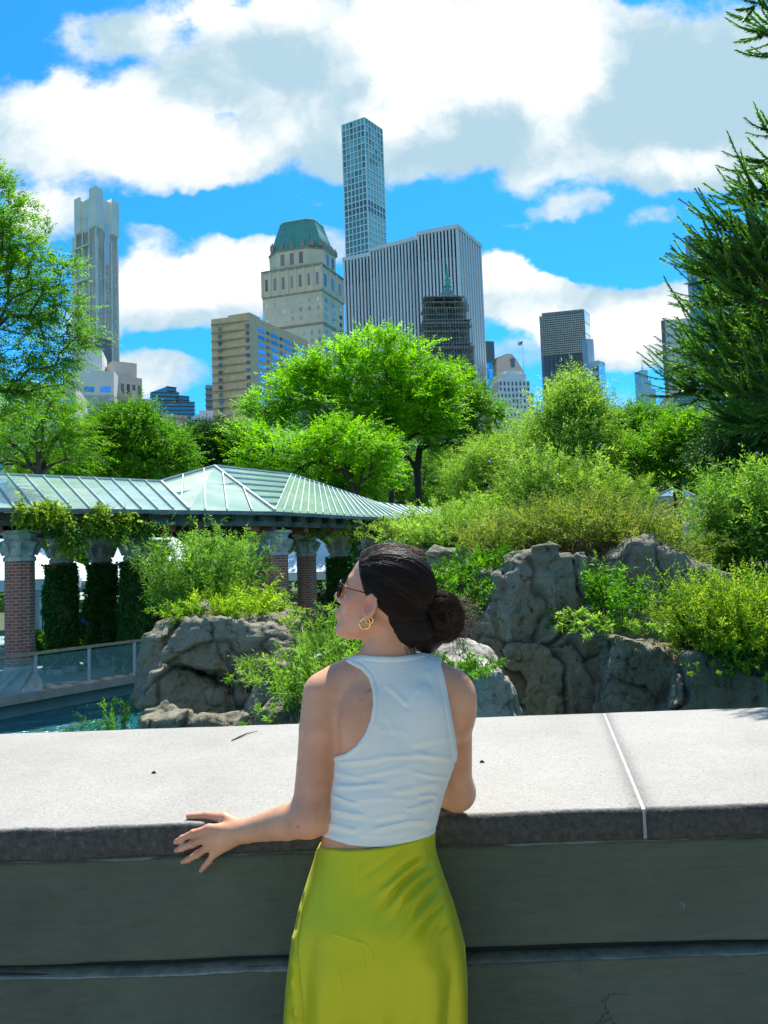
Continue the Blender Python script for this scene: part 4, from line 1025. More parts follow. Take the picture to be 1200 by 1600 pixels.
M_STEM = mat('green_stem', (.035, .05, .016), .8)
M_LILAC = mat('lilac_blossom', (.42, .32, .55), .8, var=.3, scale=90)
LEAF_LOCUST = mat_leaf('locust_leaf', [(0, (0.065, 0.163, 0.007)), (.45, (0.145, 0.325, 0.011)), (.8, (0.246, 0.468, 0.018)), (1, (0.348, 0.546, 0.036))], .55)
LEAF_LOCUSTB = mat_leaf('locust_leaf_near', [(0, (0.043, 0.111, 0.011)), (.5, (0.109, 0.247, 0.014)), (1, (0.217, 0.403, 0.027))], .5)
LEAF_DARK = mat_leaf('dense_green_leaf', [(0, (0.032, 0.098, 0.009)), (.5, (0.087, 0.221, 0.014)), (1, (0.174, 0.364, 0.027))], .4)
LEAF_SHRUB = mat_leaf('butterfly_bush_leaf', [(0, (0.072, 0.156, 0.032)), (.5, (0.160, 0.299, 0.054)), (1, (0.319, 0.468, 0.117))], .4)
LEAF_LIME = mat_leaf('lime_leaf', [(0, (.10, .20, .015)), (.5, (.22, .36, .03)), (1, (.42, .48, .06))], .5)
LEAF_OLIVE = mat_leaf('olive_leaf', [(0, (.07, .12, .03)), (.4, (.16, .24, .04)), (.75, (.30, .33, .07)), (1, (.42, .33, .15))], .4)
LEAF_IVY = mat_leaf('ivy_leaf', [(0, (.03, .09, .03)), (.6, (.06, .16, .04)), (1, (.12, .26, .06))], .25)
LEAF_VINE = mat_leaf('vine_leaf', [(0, (.05, .12, .02)), (.5, (.18, .28, .03)), (.85, (.42, .45, .06)), (1, (.5, .40, .08))], .45)
LEAF_PALE = mat_leaf('pale_willow_leaf', [(0, (0.102, 0.195, 0.041)), (.5, (0.217, 0.351, 0.072)), (1, (0.435, 0.546, 0.162))], .45)
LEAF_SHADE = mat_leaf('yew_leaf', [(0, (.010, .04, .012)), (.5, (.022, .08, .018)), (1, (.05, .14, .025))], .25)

# ------------------------------------------------------------------ park trees
D = 40
tree('locust_tree', 'broad bright green honey locust with layered crown, centre, before the striped tower', 'tree', at(612, D)+Vector((0, 0, -.6)),
     [P(612, 960, D), P(611, 830, D), P(612, 775, D), P(606, 720, D), P(598, 665, D), P(596, 620, D)],
     px_blobs([(565, 590, 95, 34, 0), (490, 612, 66, 26, -1), (650, 605, 66, 30, 1), (585, 556, 78, 24, 0), (440, 632, 60, 18, -1), (530, 650, 90, 22, -2), (650, 655, 70, 24, 0), (470, 585, 40, 16, 0), (600, 625, 80, 22, -1), (560, 690, 70, 20, -1), (420, 650, 36, 12, 0), (680, 590, 36, 20, 0)], D), LEAF_LOCUST, 21, ntwig=420, nspr=12, nl=12, LL=.21, LW=.10, sl=1.0, droop=.12, r_tip=.013, up=.35, step=.7, flat=.75, jit=.25, power=2.5)
D = 44
tree('locust_tree', 'dark-stemmed locust with bare forking limbs and green crown at the right of the central tree', 'tree', at(655, D)+Vector((0, 0, -.6)),
     [P(655, 960, D), P(654, 800, D), P(654, 772, D), P(652, 735, D), P(656, 700, D)],
     px_blobs([(700, 625, 60, 42, 0), (745, 655, 42, 32, 1), (660, 640, 60, 40, 1), (715, 680, 55, 28, 0), (600, 690, 45, 30, 1), (755, 690, 25, 18, 0), (690, 590, 40, 20, 2)], D), LEAF_LOCUSTB, 22, ntwig=240, nspr=11, nl=12, LL=.22, LW=.105, sl=1.0, droop=.1, r_tip=.02, up=.3, step=.7, flat=.75, jit=.25, power=2.3)
D = 33
tree('locust_tree', 'low spreading yellow-green locust directly behind the glass roof ridge', 'tree', at(540, D)+Vector((0, 0, -.6)),
     [P(585, 960, D), P(570, 850, D), P(555, 775, D), P(545, 740, D)],
     px_blobs([(445, 715, 90, 32, 0), (540, 700, 70, 30, 0), (400, 690, 55, 22, 1), (560, 740, 60, 26, 1), (500, 760, 60, 22, 2), (600, 710, 30, 18, -1)], D), LEAF_LOCUST, 23, ntwig=260, nspr=12, nl=12, LL=.17, LW=.08, sl=.85, droop=.1, r_tip=.014, up=.3, step=.6, flat=.75, jit=.25)
D = 17
tree('locust_tree', 'large feathery locust whose leafy limbs hang into the left edge over the towers', 'tree', at(-330, D)+Vector((0, 0, -.6)),
     [P(-330, 1000, D), P(-320, 850, D), P(-290, 720, D), P(-250, 600, D), P(-190, 520, D), P(-140, 450, D)],
     px_blobs([(-10, 330, 48, 66, 0), (25, 375, 48, 50, .5), (50, 425, 52, 44, 0), (88, 415, 30, 16, 0), (60, 480, 70, 42, 0), (105, 510, 36, 28, 0), (15, 480, 70, 60, 1), (20, 560, 90, 40, 0), (-10, 620, 80, 40, .5), (60, 590, 50, 26, 0), (-90, 420, 110, 130, 1), (-120, 600, 120, 100, 1), (0, 290, 24, 30, 0), (-260, 420, 150, 140, 2), (-400, 540, 150, 120, 1), (-330, 330, 110, 80, 2)], D, .8), LEAF_LOCUSTB, 24, ntwig=820, nspr=12, nl=14, LL=.105, LW=.04, sl=.52, droop=.15, r_tip=.008, up=.3, step=.45, flat=.75, jit=.22)
D = 26
tree('young_tree', 'thin open tree with fine upright dark stems at lower left above the glass roof', 'tree', at(62, D)+Vector((0, 0, -.6)),
     [P(62, 980, D), P(62, 860, D), P(62, 740, D), P(66, 690, D), P(68, 650, D)],
     px_blobs([(70, 670, 75, 48, 0), (30, 700, 60, 40, 1), (110, 700, 48, 34, 0), (60, 635, 60, 30, 0), (-20, 690, 60, 50, 1)], D), LEAF_LOCUSTB, 25, ntwig=230, nspr=9, nl=12, LL=.12, LW=.042, sl=.65, droop=.12, r_tip=.012, up=.5, step=.5, flat=.7, jit=.25)
def dense(px, base_py, D, blobs, m, seed, label, name='dense_tree', cat='tree', ntwig=240, **k):
    kw = dict(nspr=16, nl=13, LL=.15, LW=.068, sl=.85, droop=.08, r_tip=.014, up=.2, step=.7, surf=.62, flat=.3, jit=.4)
    kw.update(k)
    return tree(name, label, cat, at(px, D)+Vector((0, 0, -.6)), [P(px, 980, D), P(px, 860, D), P(px, base_py, D)], px_blobs(blobs, D), m, seed, ntwig, **kw)
dense(205, 740, 30, [(205, 700, 72, 48, 0), (175, 720, 50, 36, -.5), (240, 720, 50, 36, 0), (200, 670, 40, 26, 0)], LEAF_DARK, 31, 'dense rounded green tree above the left wing of the glass roof')
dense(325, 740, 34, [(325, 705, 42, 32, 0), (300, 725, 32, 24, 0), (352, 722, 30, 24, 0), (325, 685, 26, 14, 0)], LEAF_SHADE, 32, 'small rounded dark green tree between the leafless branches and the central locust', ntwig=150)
dense(150, 760, 36, [(130, 730, 60, 30, 0), (90, 735, 60, 26, 0), (160, 700, 30, 30, 0)], LEAF_LOCUSTB, 33, 'pale feathery tree filling the gap behind the thin dark stems', ntwig=170)
dense(560, 800, 52, [(540, 780, 80, 45, 0), (640, 760, 70, 50, 0), (720, 745, 70, 50, 0), (460, 760, 60, 40, 0), (600, 700, 60, 30, 3)], LEAF_DARK, 34, 'mid green wood-edge tree seen between the trunks of the locusts', ntwig=300)
dense(880, 780, 27, [(880, 690, 42, 70, 0), (905, 650, 34, 40, 0), (860, 730, 60, 48, 0), (915, 700, 40, 46, 0), (890, 620, 20, 22, 0)], LEAF_PALE, 35, 'upright pale green tree in front of the black slab tower', ntwig=260, LL=.15, LW=.045, sl=.9, flat=.4, surf=.35)
dense(975, 780, 30, [(965, 700, 60, 42, 0), (1000, 690, 60, 36, 0), (1040, 700, 60, 34, 0), (980, 665, 40, 22, 0), (930, 720, 50, 36, 0)], LEAF_DARK, 36, 'spreading flat-layered green tree below the distant pale spire', ntwig=300, flat=.75, LL=.12)
dense(1060, 790, 26, [(1080, 690, 48, 26, 0), (1110, 700, 60, 30, 0), (1030, 712, 55, 22, 0), (1070, 715, 60, 16, 0)], LEAF_LOCUSTB, 37, 'yellow-green layered tree below the copper-roofed hotel', ntwig=230, flat=.75, LL=.11)
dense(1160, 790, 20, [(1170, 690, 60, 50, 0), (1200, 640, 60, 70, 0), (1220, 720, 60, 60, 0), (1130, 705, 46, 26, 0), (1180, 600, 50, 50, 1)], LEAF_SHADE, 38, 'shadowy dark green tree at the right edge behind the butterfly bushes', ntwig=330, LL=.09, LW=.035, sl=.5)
dense(800, 790, 30, [(790, 730, 60, 40, 0), (820, 700, 40, 34, 0), (760, 740, 50, 30, 0), (840, 745, 50, 30, 0)], LEAF_PALE, 39, 'soft pale green tree right of the dark-stemmed locust', ntwig=230, LL=.14, LW=.035, flat=.4)
# leafless upper branches of a small tree by the cream mansion block
rng = np.random.default_rng(44); D = 60; tw = thing('bare_tree', 'small nearly leafless grey-twigged tree before the cream cornice building', 'tree', at(282, D)+Vector((0, 0, -.6)))
p, o_ = clouds_sample(px_blobs([(280, 668, 22, 20, 0), (272, 680, 24, 16, 0)], D), 90, rng, .2)
A_, B2, ra, rb, T, td = grow([P(282, 900, D), P(282, 760, D), P(281, 715, D), P(280, 700, D)], p, rng, .6, .018, .4)
V, F = tubes(A_, B2, ra, rb); link('branches', npmesh('branches', V-origin(tw), F, True), mat('grey_twig', (.16, .13, .11), .9), tw)
# far belt of trees closing the view above the ground
rng = np.random.default_rng(3); Bs = []; Ds = []
n = 60000; x = rng.uniform(-80, 90, n); y = 58+rng.random(n)**2*26; top = 8.6+1.6*vnoise(np.stack([x*.12, y*.1, x*0], 1))+1.0*vnoise(np.stack([x*.4, y*.3, x*0], 1))
z = -.5+(top+.5)*rng.random(n)**.6
V, F, var = sprigs(np.stack([x, y, z], 1), rng.normal(0, 1, (n, 3)), .9, 8, .46, .22, .1, .9, rng, flat=.3)
o = link('wood', npmesh('wood', V, F, False, var), LEAF_DARK); tag(o, 'far belt of green park trees reading as one mass below the skyline', 'wood', kind='stuff')

# ------------------------------------------------------------------ colonnade with glass roof
def mat_brick():
    m, nt, b = newmat('red_brick')
    tc = nt.nodes.new('ShaderNodeTexCoord'); sp = nt.nodes.new('ShaderNodeSeparateXYZ'); lk(nt, tc.outputs['Object'], sp.inputs[0])
    an = nmath(nt, 'ARCTAN2', sp.outputs[1], sp.outputs[0]); cb = nt.nodes.new('ShaderNodeCombineXYZ')
    lk(nt, nmath(nt, 'MULTIPLY', an, .27), cb.inputs[0]); lk(nt, sp.outputs[2], cb.inputs[1])
    br = nt.nodes.new('ShaderNodeTexBrick'); lk(nt, cb.outputs[0], br.inputs['Vector'])
    br.inputs['Scale'].default_value = 1; br.inputs['Brick Width'].default_value = .152; br.inputs['Row Height'].default_value = .063
    br.inputs['Mortar Size'].default_value = .0075; br.inputs['Mortar Smooth'].default_value = .2; br.inputs['Bias'].default_value = -.2
    br.inputs['Color1'].default_value = (.42, .12, .06, 1); br.inputs['Color2'].default_value = (.24, .065, .04, 1); br.inputs['Mortar'].default_value = (.42, .38, .32, 1)
    n = nnoise(nt, tc.outputs['Object'], 5, 5, .6).outputs[0]
    lk(nt, nmix(nt, nmaprange(nt, n, .5, .8, 0, .5), br.outputs['Color'], (.24, .13, .09)), b.inputs['Base Color']); b.inputs['Roughness'].default_value = .85
    bn = nt.nodes.new('ShaderNodeBump'); bn.inputs['Distance'].default_value = .008; bn.invert = True; lk(nt, br.outputs['Fac'], bn.inputs['Height']); lk(nt, bn.outputs[0], b.inputs['Normal'])
    return m
M_BRICK = mat_brick()
M_CAPS = mat('carved_grey_stone', (.42, .43, .39), .85, var=.3, scale=7, bump=.018, bscale=24)
M_BASE = mat('plain_grey_stone', (.38, .39, .35), .85, var=.2, scale=4, bump=.006, bscale=30)
M_TIMB = mat('weathered_timber', (.12, .125, .10), .85, var=.45, scale=5, bump=.008, bscale=20)
M_TIMD = mat('dark_timber', (.035, .03, .025), .85, var=.4, scale=5)
M_TERRA = mat('terracotta_end', (.30, .09, .05), .8, var=.3, scale=9)
PZ = -.6
def octa(c, r, z, a0=math.pi/8): return [(c.x+r*math.cos(a0+k*math.pi/4), c.y+r*math.sin(a0+k*math.pi/4), z) for k in range(8)]
def ivy_leaves(root, c, r, z0, z1, n, seed, m=None, bulge=.12):
    g = np.random.default_rng(seed); a = g.uniform(0, 2*math.pi, n); z = g.uniform(z0, z1, n); rr = r+bulge*(.4+2.6*np.clip(vnoise(np.stack([np.cos(a)*1.6, np.sin(a)*1.6+seed, z*2.4], 1))+.25, 0, 1))*g.random(n)**.4+.10*np.exp(-((z-PZ)/.45)**2)*g.random(n)
    B = np.stack([c.x+rr*np.cos(a), c.y+rr*np.sin(a), z], 1); d = np.stack([np.cos(a), np.sin(a), g.uniform(-1.2, .1, n)], 1)+g.normal(0, .3, (n, 3))
    V, F, var = sprigs(B, d, .09, 5, .065, .058, .2, 1.0, g, flat=.4, jit=.4)
    link('ivy', npmesh('ivy', V-origin(root), F, False, var), m or LEAF_IVY, root)
def column(px, D, w, label, ivy=0, seed=1, cap_top=2.55):
    c = at(px, D); root = thing('brick_column', label, 'column', (c.x, c.y, PZ), 'brick columns carrying the glass roof')
    r = w/2/math.cos(math.pi/8)*1.0
    b = MB(); sq = lambda h, z: [(c.x+i*h, c.y+j*h, z) for i, j in ((1, -.41), (1, .41), (.41, 1), (-.41, 1), (-1, .41), (-1, -.41), (-.41, -1), (.41, -1))]
    b.rings([sq(w*.86, PZ), sq(w*.86, PZ+.12), octa(c, r*1.12, PZ+.5), octa(c, r*1.06, PZ+.56)]); b.build('base', M_BASE, root, bevel=.01)
    s = MB(); s.rings([octa(c, r, PZ+.5), octa(c, r, 1.98)]); s.build('shaft', M_BRICK, root, bevel=.008)
    k = MB(); k.rings([octa(c, r*1.1, 1.96), octa(c, r*1.1, 2.03), octa(c, r*.98, 2.06), octa(c, r*1.03, 2.2), octa(c, r*1.28, 2.34), octa(c, r*1.02, 2.38), octa(c, r*1.12, 2.46), octa(c, r*1.42, 2.5), octa(c, r*1.42, cap_top)])
    for q in range(8):                         # carved leaves at the corners of the capital
        a = math.pi/8+q*math.pi/4; d = Vector((math.cos(a), math.sin(a), 0))
        k.tube([c+d*r*1.0+Vector((0, 0, 2.08)), c+d*r*1.16+Vector((0, 0, 2.2)), c+d*r*1.42+Vector((0, 0, 2.32)), c+d*r*1.34+Vector((0, 0, 2.27))], [.05, .06, .045, .02], 6)
    k.build('capital', M_CAPS, root, bevel=.006)
    if ivy: ivy_leaves(root, c, r, PZ+(0.0 if ivy > 1 else 1.6), 1.95 if ivy > 1 else 2.2, 3000 if ivy > 1 else 500, seed, bulge=.06 if ivy > 1 else .12)
column(31, 14.9, .50, 'bare brick column with flared stone base at far left behind the glass railing', 0, 1)
column(96, 18.2, .46, 'brick column wrapped in dark ivy, just right of the bare one', 2, 2)
column(158, 19.4, .46, 'brick column wrapped in ivy behind the blue cloth', 2, 3)
column(211, 18.0, .46, 'ivy-wrapped brick column beside the left edge of the boulder', 2, 4)
column(247, 21.0, .46, 'ivy-wrapped brick column behind the tall green bush', 2, 5)
column(405, 19.4, .50, 'shaded brick column directly left of and behind the sunlit one', 0, 6)
column(433, 18.2, .50, 'sunlit brick column above the left boulder, nearest to the woman on its side', 0, 7)
column(479, 20.6, .50, 'slimmer brick column between the sunlit one and the head of the woman', 0, 8)
column(530, 23.2, .52, 'ivy-covered brick column just left of the face of the woman', 2, 9)
column(578, 25.5, .52, 'farther brick column showing only its capital above the hair', 1, 10)
column(618, 28.0, .52, 'farthest brick column at the end of the glass roof', 1, 11)
EZ = 2.95
pav = thing('glass_roof', 'long green-tinted glass roof with white bars, hipped at the corner of the colonnade', 'roof', at(335, 17)+Vector((0, 0, EZ)))
m, nt, b = newmat('tinted_roof_glass')
tc = nt.nodes.new('ShaderNodeTexCoord'); n = nnoise(nt, tc.outputs['Object'], .9, 5, .6).outputs[0]
lk(nt, nramp(nt, n, [(.3, (.20, .37, .29)), (.6, (.34, .50, .40)), (.75, (.52, .58, .44))]), b.inputs['Base Color'])
b.inputs['Roughness'].default_value = .16; b.inputs['Specular IOR Level'].default_value = .8; b.inputs['Metallic'].default_value = .2; b.inputs['Alpha'].default_value = .9
bn = nt.nodes.new('ShaderNodeBump'); bn.inputs['Distance'].default_value = .01; lk(nt, nnoise(nt, tc.outputs['Object'], 1.3, 3, .5).outputs[0], bn.inputs['Height']); lk(nt, bn.outputs[0], b.inputs['Normal'])
M_RG = m; M_BARW = mat('white_glazing_bar', (.55, .58, .56), .5, var=.1); M_BARG = mat('grey_green_bar', (.40, .50, .45), .5)
E0, E1, E2, E3 = Pz(-260, 789, EZ), Pz(296, 797, EZ), Pz(430, 799, EZ), Pz(642, 811, EZ)
K1 = P(335, 729, 20.5); K2 = P(455, 742, 24); H3 = P(592, 787, 25.5); RG1 = P(252, 753, 19.2); RG0 = P(-260, 731, 17)
E4 = Pz(706, 811.5, EZ); H4 = P(690, 797, 30)
def bilin(a, b_, c, d, u, v): return lerp(lerp(a, b_, u), lerp(d, c, u), v)      # a,b along the eave; d,c along the ridge
def roof_face(nm, a, b_, c, d, nb, m_bar, nh=0, w=.05, dark=None):
    g = MB(); n_ = (b_-a).cross(d-a if (d-a).length > .1 else c-a).normalized(); n_ = n_ if n_.z > 0 else -n_
    th = n_*.03
    for i in range(nb):
        for j in range(3):
            qd = [bilin(a, b_, c, d, u_, v_) for u_, v_ in ((i/nb, j/3), ((i+1)/nb, j/3), ((i+1)/nb, (j+1)/3), (i/nb, (j+1)/3))]
            g.add(qd, [(0, 1, 2, 3)] if (qd[2]-qd[3]).length > 1e-3 else [(0, 1, 2)])
    go = g.build(nm, M_RG, pav)
    for k in range(nb+1):
        u = k/nb; q = MB(); q.bar(lerp(a, b_, u)+n_*.025, lerp(d, c, u)+n_*.025, w, .05); q.build('glazing_bar', m_bar, go)
    for k in range(nh):
        v = (k+1)/(nh+1); q = MB(); q.bar(bilin(a, b_, c, d, 0, v)+n_*.015, bilin(a, b_, c, d, 1, v)+n_*.015, w*.8, .04); q.build('glazing_bar', m_bar, go)
roof_face('glass_slope', E0, E1, RG1, RG0, 18, M_BARG, 0, .014)
# corner facet facing the viewer: split by bars converging at the top
g = MB(); g.add([E1, E2, K1, RG1], [(0, 1, 2), (0, 2, 3)]); go = g.build('glass_hip', M_RG, pav)
zo = Vector((0, -.02, .03))
for p0_, p1_ in ((lerp(E1, RG1, .25), lerp(RG1, K1, .40)), (lerp(E1, E2, .18), lerp(RG1, K1, .80)), (lerp(E1, E2, .43), lerp(K1, E2, .16)), (lerp(E1, E2, .72), lerp(K1, E2, .52)), (lerp(E1, RG1, .5), lerp(K1, E2, .42))):
    q = MB(); q.bar(p0_+zo, p1_+zo, .028, .03); q.build('glazing_bar', M_BARW, go)
roof_face('glass_slope', E2, E3, H3, K2, 20, M_BARG, 0, .02)
g = MB(); n_ = (K2-E2).cross(K1-E2).normalized(); g.add([E2, K2, K1, E2-Vector((0, 0, .03)), K2-Vector((0, 0, .03)), K1-Vector((0, 0, .03))], [(0, 1, 2), (5, 4, 3), (0, 3, 4, 1), (1, 4, 5, 2), (2, 5, 3, 0)]); go = g.build('glass_slope', M_RG, pav)
for k in range(1, 7): q = MB(); q.bar(E2+Vector((0, 0, .02)), lerp(K1, K2, k/7)+Vector((0, 0, .02)), .05, .05) if False else q.bar(lerp(E2, K1, k/7)+Vector((0, 0, .02)), lerp(E2, K2, k/7)+Vector((0, 0, .02)), .04, .04); q.build('glazing_bar', M_BARG, go)
roof_face('glass_slope', E3, E4, H4, H3, 10, M_BARG, 0, .05)
for a_, b_ in ((E2, K1), (K1, K2), (K2, H3), (RG1, K1), (E1, RG1), (RG0, RG1), (H3, H4)):
    q = MB(); q.bar(a_+Vector((0, 0, .04)), b_+Vector((0, 0, .03)), .045, .04); q.build('ridge_bar', M_BARW, pav)
# back slopes
dn = Vector((-.3, 2.6, -1.0))
for a_, b_ in ((RG0, RG1), (RG1, K1), (K1, K2), (K2, H3)):
    q = MB(); q.hexa([a_, b_, b_+dn, a_+dn], [a_+Vector((0, 0, .02)), b_+Vector((0, 0, .02)), b_+dn+Vector((0, 0, .02)), a_+dn+Vector((0, 0, .02))]); q.build('back_slope', M_RG, pav)
# eaves: gutter, timber beams, rafters with terracotta ends
q = MB(); ea = [E0, E1, E2, E3, E4]
for a_, b_ in zip(ea, ea[1:]): q.bar(a_+Vector((0, .05, -.05)), b_+Vector((0, .05, -.05)), .12, .07)
q.build('gutter', mat('grey_gutter', (.16, .19, .17), .6, var=.3, scale=4), pav)
for a_, b_ in zip(ea, ea[1:]):
    d = (b_-a_).normalized(); inw = Vector((-d.y, d.x, 0)); q = MB()
    q.bar(a_+inw*.28+Vector((0, 0, -.2)), b_+inw*.28+Vector((0, 0, -.2)), .12, .24); q.build('edge_beam', M_TIMB, pav)
    q = MB(); q.bar(a_+inw*.95+Vector((0, 0, -.24)), b_+inw*.95+Vector((0, 0, -.24)), .32, .32); q.build('main_beam', M_TIMD, pav)
    q = MB(); q.bar(a_+inw*3.6+Vector((0, 0, -.24)), b_+inw*3.6+Vector((0, 0, -.24)), .3, .32); q.build('main_beam', M_TIMD, pav)
    L_ = (b_-a_).length; nr = int(L_/.55)
    for k in range(nr):
        p = lerp(a_, b_, (k+.5)/nr)+Vector((0, 0, -.14)); rr_ = MB(); rr_.bar(p+inw*.02, p+inw*4.2, .09, .14); ro = rr_.build('rafter', M_TIMD, pav)
        if k % 2 == 0: tt_ = MB(); tt_.bar(p+inw*.30+Vector((0, 0, -.22)), p+inw*.75+Vector((0, 0, -.22)), .16, .15); tt_.build('tile_end', M_TERRA, ro)
# vines along the eaves
def vine(label, spans, seed, n, name='climbing_vine', m=LEAF_VINE, hang=.5):
    g = np.random.default_rng(seed); Bs, Ds = [], []
    for (px0, px1, py0, py1, cnt) in spans:
        k = int(cnt*n); px = g.uniform(px0, px1, k); py = py0+(py1-py0)*g.random(k)**1.1
        cl = vnoise(np.stack([px*.045, py*.06, px*0+seed], 1)); keep = cl > -.25; px, py = px[keep], py[keep]
        for x, y in zip(px, py):
            t_ = (x-0)/642; Dd = (14.6+t_*6.6 if x > 300 else 13.9+max(0, x)/300*2.4)
            Bs.append(P(x, y, Dd+g.uniform(-.15, .25)))
            Ds.append((g.normal(0, 1), -.5, g.normal(-.4, .6)))
    Bs = np.array(Bs); root = thing(name, label, 'vine', tuple(Bs.mean(0)))
    V, F, var = sprigs(Bs, np.array(Ds), .22, 7, .075, .06, .35, 1.0, g, flat=.45, jit=.4)
    link('leaves', npmesh('leaves', V-origin(root), F, False, var), m, root)
    q = MB()
    for k in range(14):
        x = g.uniform(spans[0][0], spans[-1][1]); Dd = 14.2+max(0, x)/642*6.5; pts = [P(x+g.normal(0, 4)*j, 806+j*g.uniform(6, 10), Dd) for j in range(5)]; q.tube(pts, .012, 4)
    q.build('vine_stems', mat('vine_stem', (.09, .065, .04), .9), root)
vine('yellow-green vine trailing along the eave and beams of the left wing', [(28, 80, 778, 812, .9), (80, 170, 789, 808, .6), (100, 235, 798, 822, .7), (98, 112, 812, 860, .25), (140, 235, 812, 832, .4)], 3, 420)
vine('sparser yellowing vine on the eave right of the tall bush', [(288, 330, 796, 815, .25), (420, 500, 798, 822, .9), (470, 560, 800, 835, .8), (560, 645, 808, 835, .5)], 4, 420)
vine('dark ivy hanging in the shade under the left wing roof', [(70, 250, 812, 840, .7)], 6, 420, 'hanging_ivy', LEAF_IVY)
# glass railing by the pool
rail = thing('glass_railing', 'low glass railing with wooden handrail along the pool walkway', 'railing', (RA.x, RA.y, PZ))
mg, nt, b = newmat('railing_glass'); b.inputs['Base Color'].default_value = (.35, .6, .55, 1); b.inputs['Roughness'].default_value = .03; b.inputs['Alpha'].default_value = .16; b.inputs['Specular IOR Level'].default_value = .6
M_WOODR = mat('oak_handrail', (.42, .30, .18), .6, var=.25, scale=8); M_CURB = mat('tan_stone_curb', (.42, .34, .24), .8, var=.2, scale=5, bump=.004, bscale=30); M_ALU = mat('pale_metal_post', (.5, .52, .52), .4, metal=.3)
q = MB(); q.bar(A+Vector((0, 0, PZ+.03)), B_+Vector((0, 0, PZ+.03)), .34, .16); q.build('curb', M_CURB, rail)
RT = .20
q = MB(); q.bar(A+nrm*.05+Vector((0, 0, RT)), B_+nrm*.05+Vector((0, 0, RT)), .07, .05); q.build('handrail', M_WOODR, rail)
px_list = [-330, -160, -55, 58, 142, 213, 262, 300, 335, 365, 392]
for i, px in enumerate(px_list):
    p = None
    d = ray(px, 1050); # where the pixel column meets the railing line
    k = d.x/d.y; den_ = dirp.x-k*dirp.y; t_ = (k*A.y-A.x)/den_; p = A+dirp*t_+nrm*.05
    q = MB(); q.box((p.x, p.y, (PZ+RT)/2+.05), (.05, .05, RT-PZ-.12), math.atan2(dirp.y, dirp.x)); q.build('post', M_ALU, rail)
    if i: q = MB(); q.bar(prev+dirp*.06+Vector((0, 0, (RT+PZ)/2+.04)), p-dirp*.06+Vector((0, 0, (RT+PZ)/2+.04)), .012, RT-PZ-.2); q.build('glass_panel', mg, rail)
    prev = p
# tents behind the colonnade
M_TENT = mat('white_tent_fabric', (.62, .70, .74), .6, var=.06, scale=1); M_TPOST = mat('white_post', (.6, .6, .6), .5)
def tent(px, D, w, ze, za, label, curtain=True, dep=None):
    c = at(px, D); dep = dep or w; root = thing('party_tent', label, 'tent', (c.x, c.y, PZ)); q = MB(); h = w/2; g_ = dep/2
    def rg(s, z): return [(c.x-h*s, c.y-g_*s, z), (c.x, c.y-g_*s, z-.0), (c.x+h*s, c.y-g_*s, z), (c.x+h*s, c.y, z), (c.x+h*s, c.y+g_*s, z), (c.x, c.y+g_*s, z), (c.x-h*s, c.y+g_*s, z), (c.x-h*s, c.y, z)]
    q.rings([rg(1, ze-.3), rg(1.0, ze), rg(.8, ze+(za-ze)*.14), rg(.5, ze+(za-ze)*.42), rg(.22, ze+(za-ze)*.74), rg(.02, za)], cap=False); ob = q.build('canopy', M_TENT, root)
    for i in (-1, 1):
        for j in (-1, 1):
            q = MB(); q.box((c.x+i*h*.97, c.y+j*g_*.97, (PZ+ze-.3)/2), (.1, .1, ze-.3-PZ)); q.build('post', M_TPOST, root)
            if curtain:
                q = MB(); pts = [(c.x+i*(h*.97-.1-.09*k), c.y+j*g_*.97+.06*math.sin(k*2.4)) for k in range(9)]
                q.add([(x, y, z) for z in (PZ+.1, ze-.32) for x, y in pts], [(k, k+1, k+10, k+9) for k in range(8)]); q.build('curtain', M_TENT, root)
tent(-8, 23, 5.6, 1.6, 3.2, 'white peaked tent with tied curtains behind the bare brick column')
tent(243, 25, 5.0, 1.5, 3.2, 'white peaked tent showing between the ivy-wrapped columns and the bush')
tent(492, 30, 4.0, 1.5, 2.9, 'white tent glimpsed behind the slimmer brick column', False)
# dark stall with blue cloth
c = at(160, 21.5); st = thing('stall', 'dark timber stall with grey lid and a blue cloth between two ivy-wrapped columns', 'stall', (c.x, c.y, PZ))
q = MB(); q.box((c.x, c.y, .02), (1.5, .8, 1.24)); q.build('counter', M_TIMD, st)
q = MB(); q.hexa([(c.x-.8, c.y-.5, 1.0), (c.x+.8, c.y-.5, .84), (c.x+.8, c.y+.4, .98), (c.x-.8, c.y+.4, 1.14)], [(c.x-.8, c.y-.5, 1.04), (c.x+.8, c.y-.5, .88), (c.x+.8, c.y+.4, 1.02), (c.x-.8, c.y+.4, 1.18)]); q.build('lid', mat('grey_green_lid', (.25, .32, .29), .6), st)
for dx in (-.7, .7): q = MB(); q.box((c.x+dx, c.y, .8), (.06, .06, .5)); q.build('post', M_TIMD, st)
q = MB(); q.tube([(c.x-.45, c.y-.5, .42), (c.x-.1, c.y-.52, .37), (c.x+.2, c.y-.5, .43), (c.x+.42, c.y-.46, .40)], [.05, .09, .1, .04], 8); q.build('cloth', mat('blue_cloth', (.01, .05, .45), .6), st)
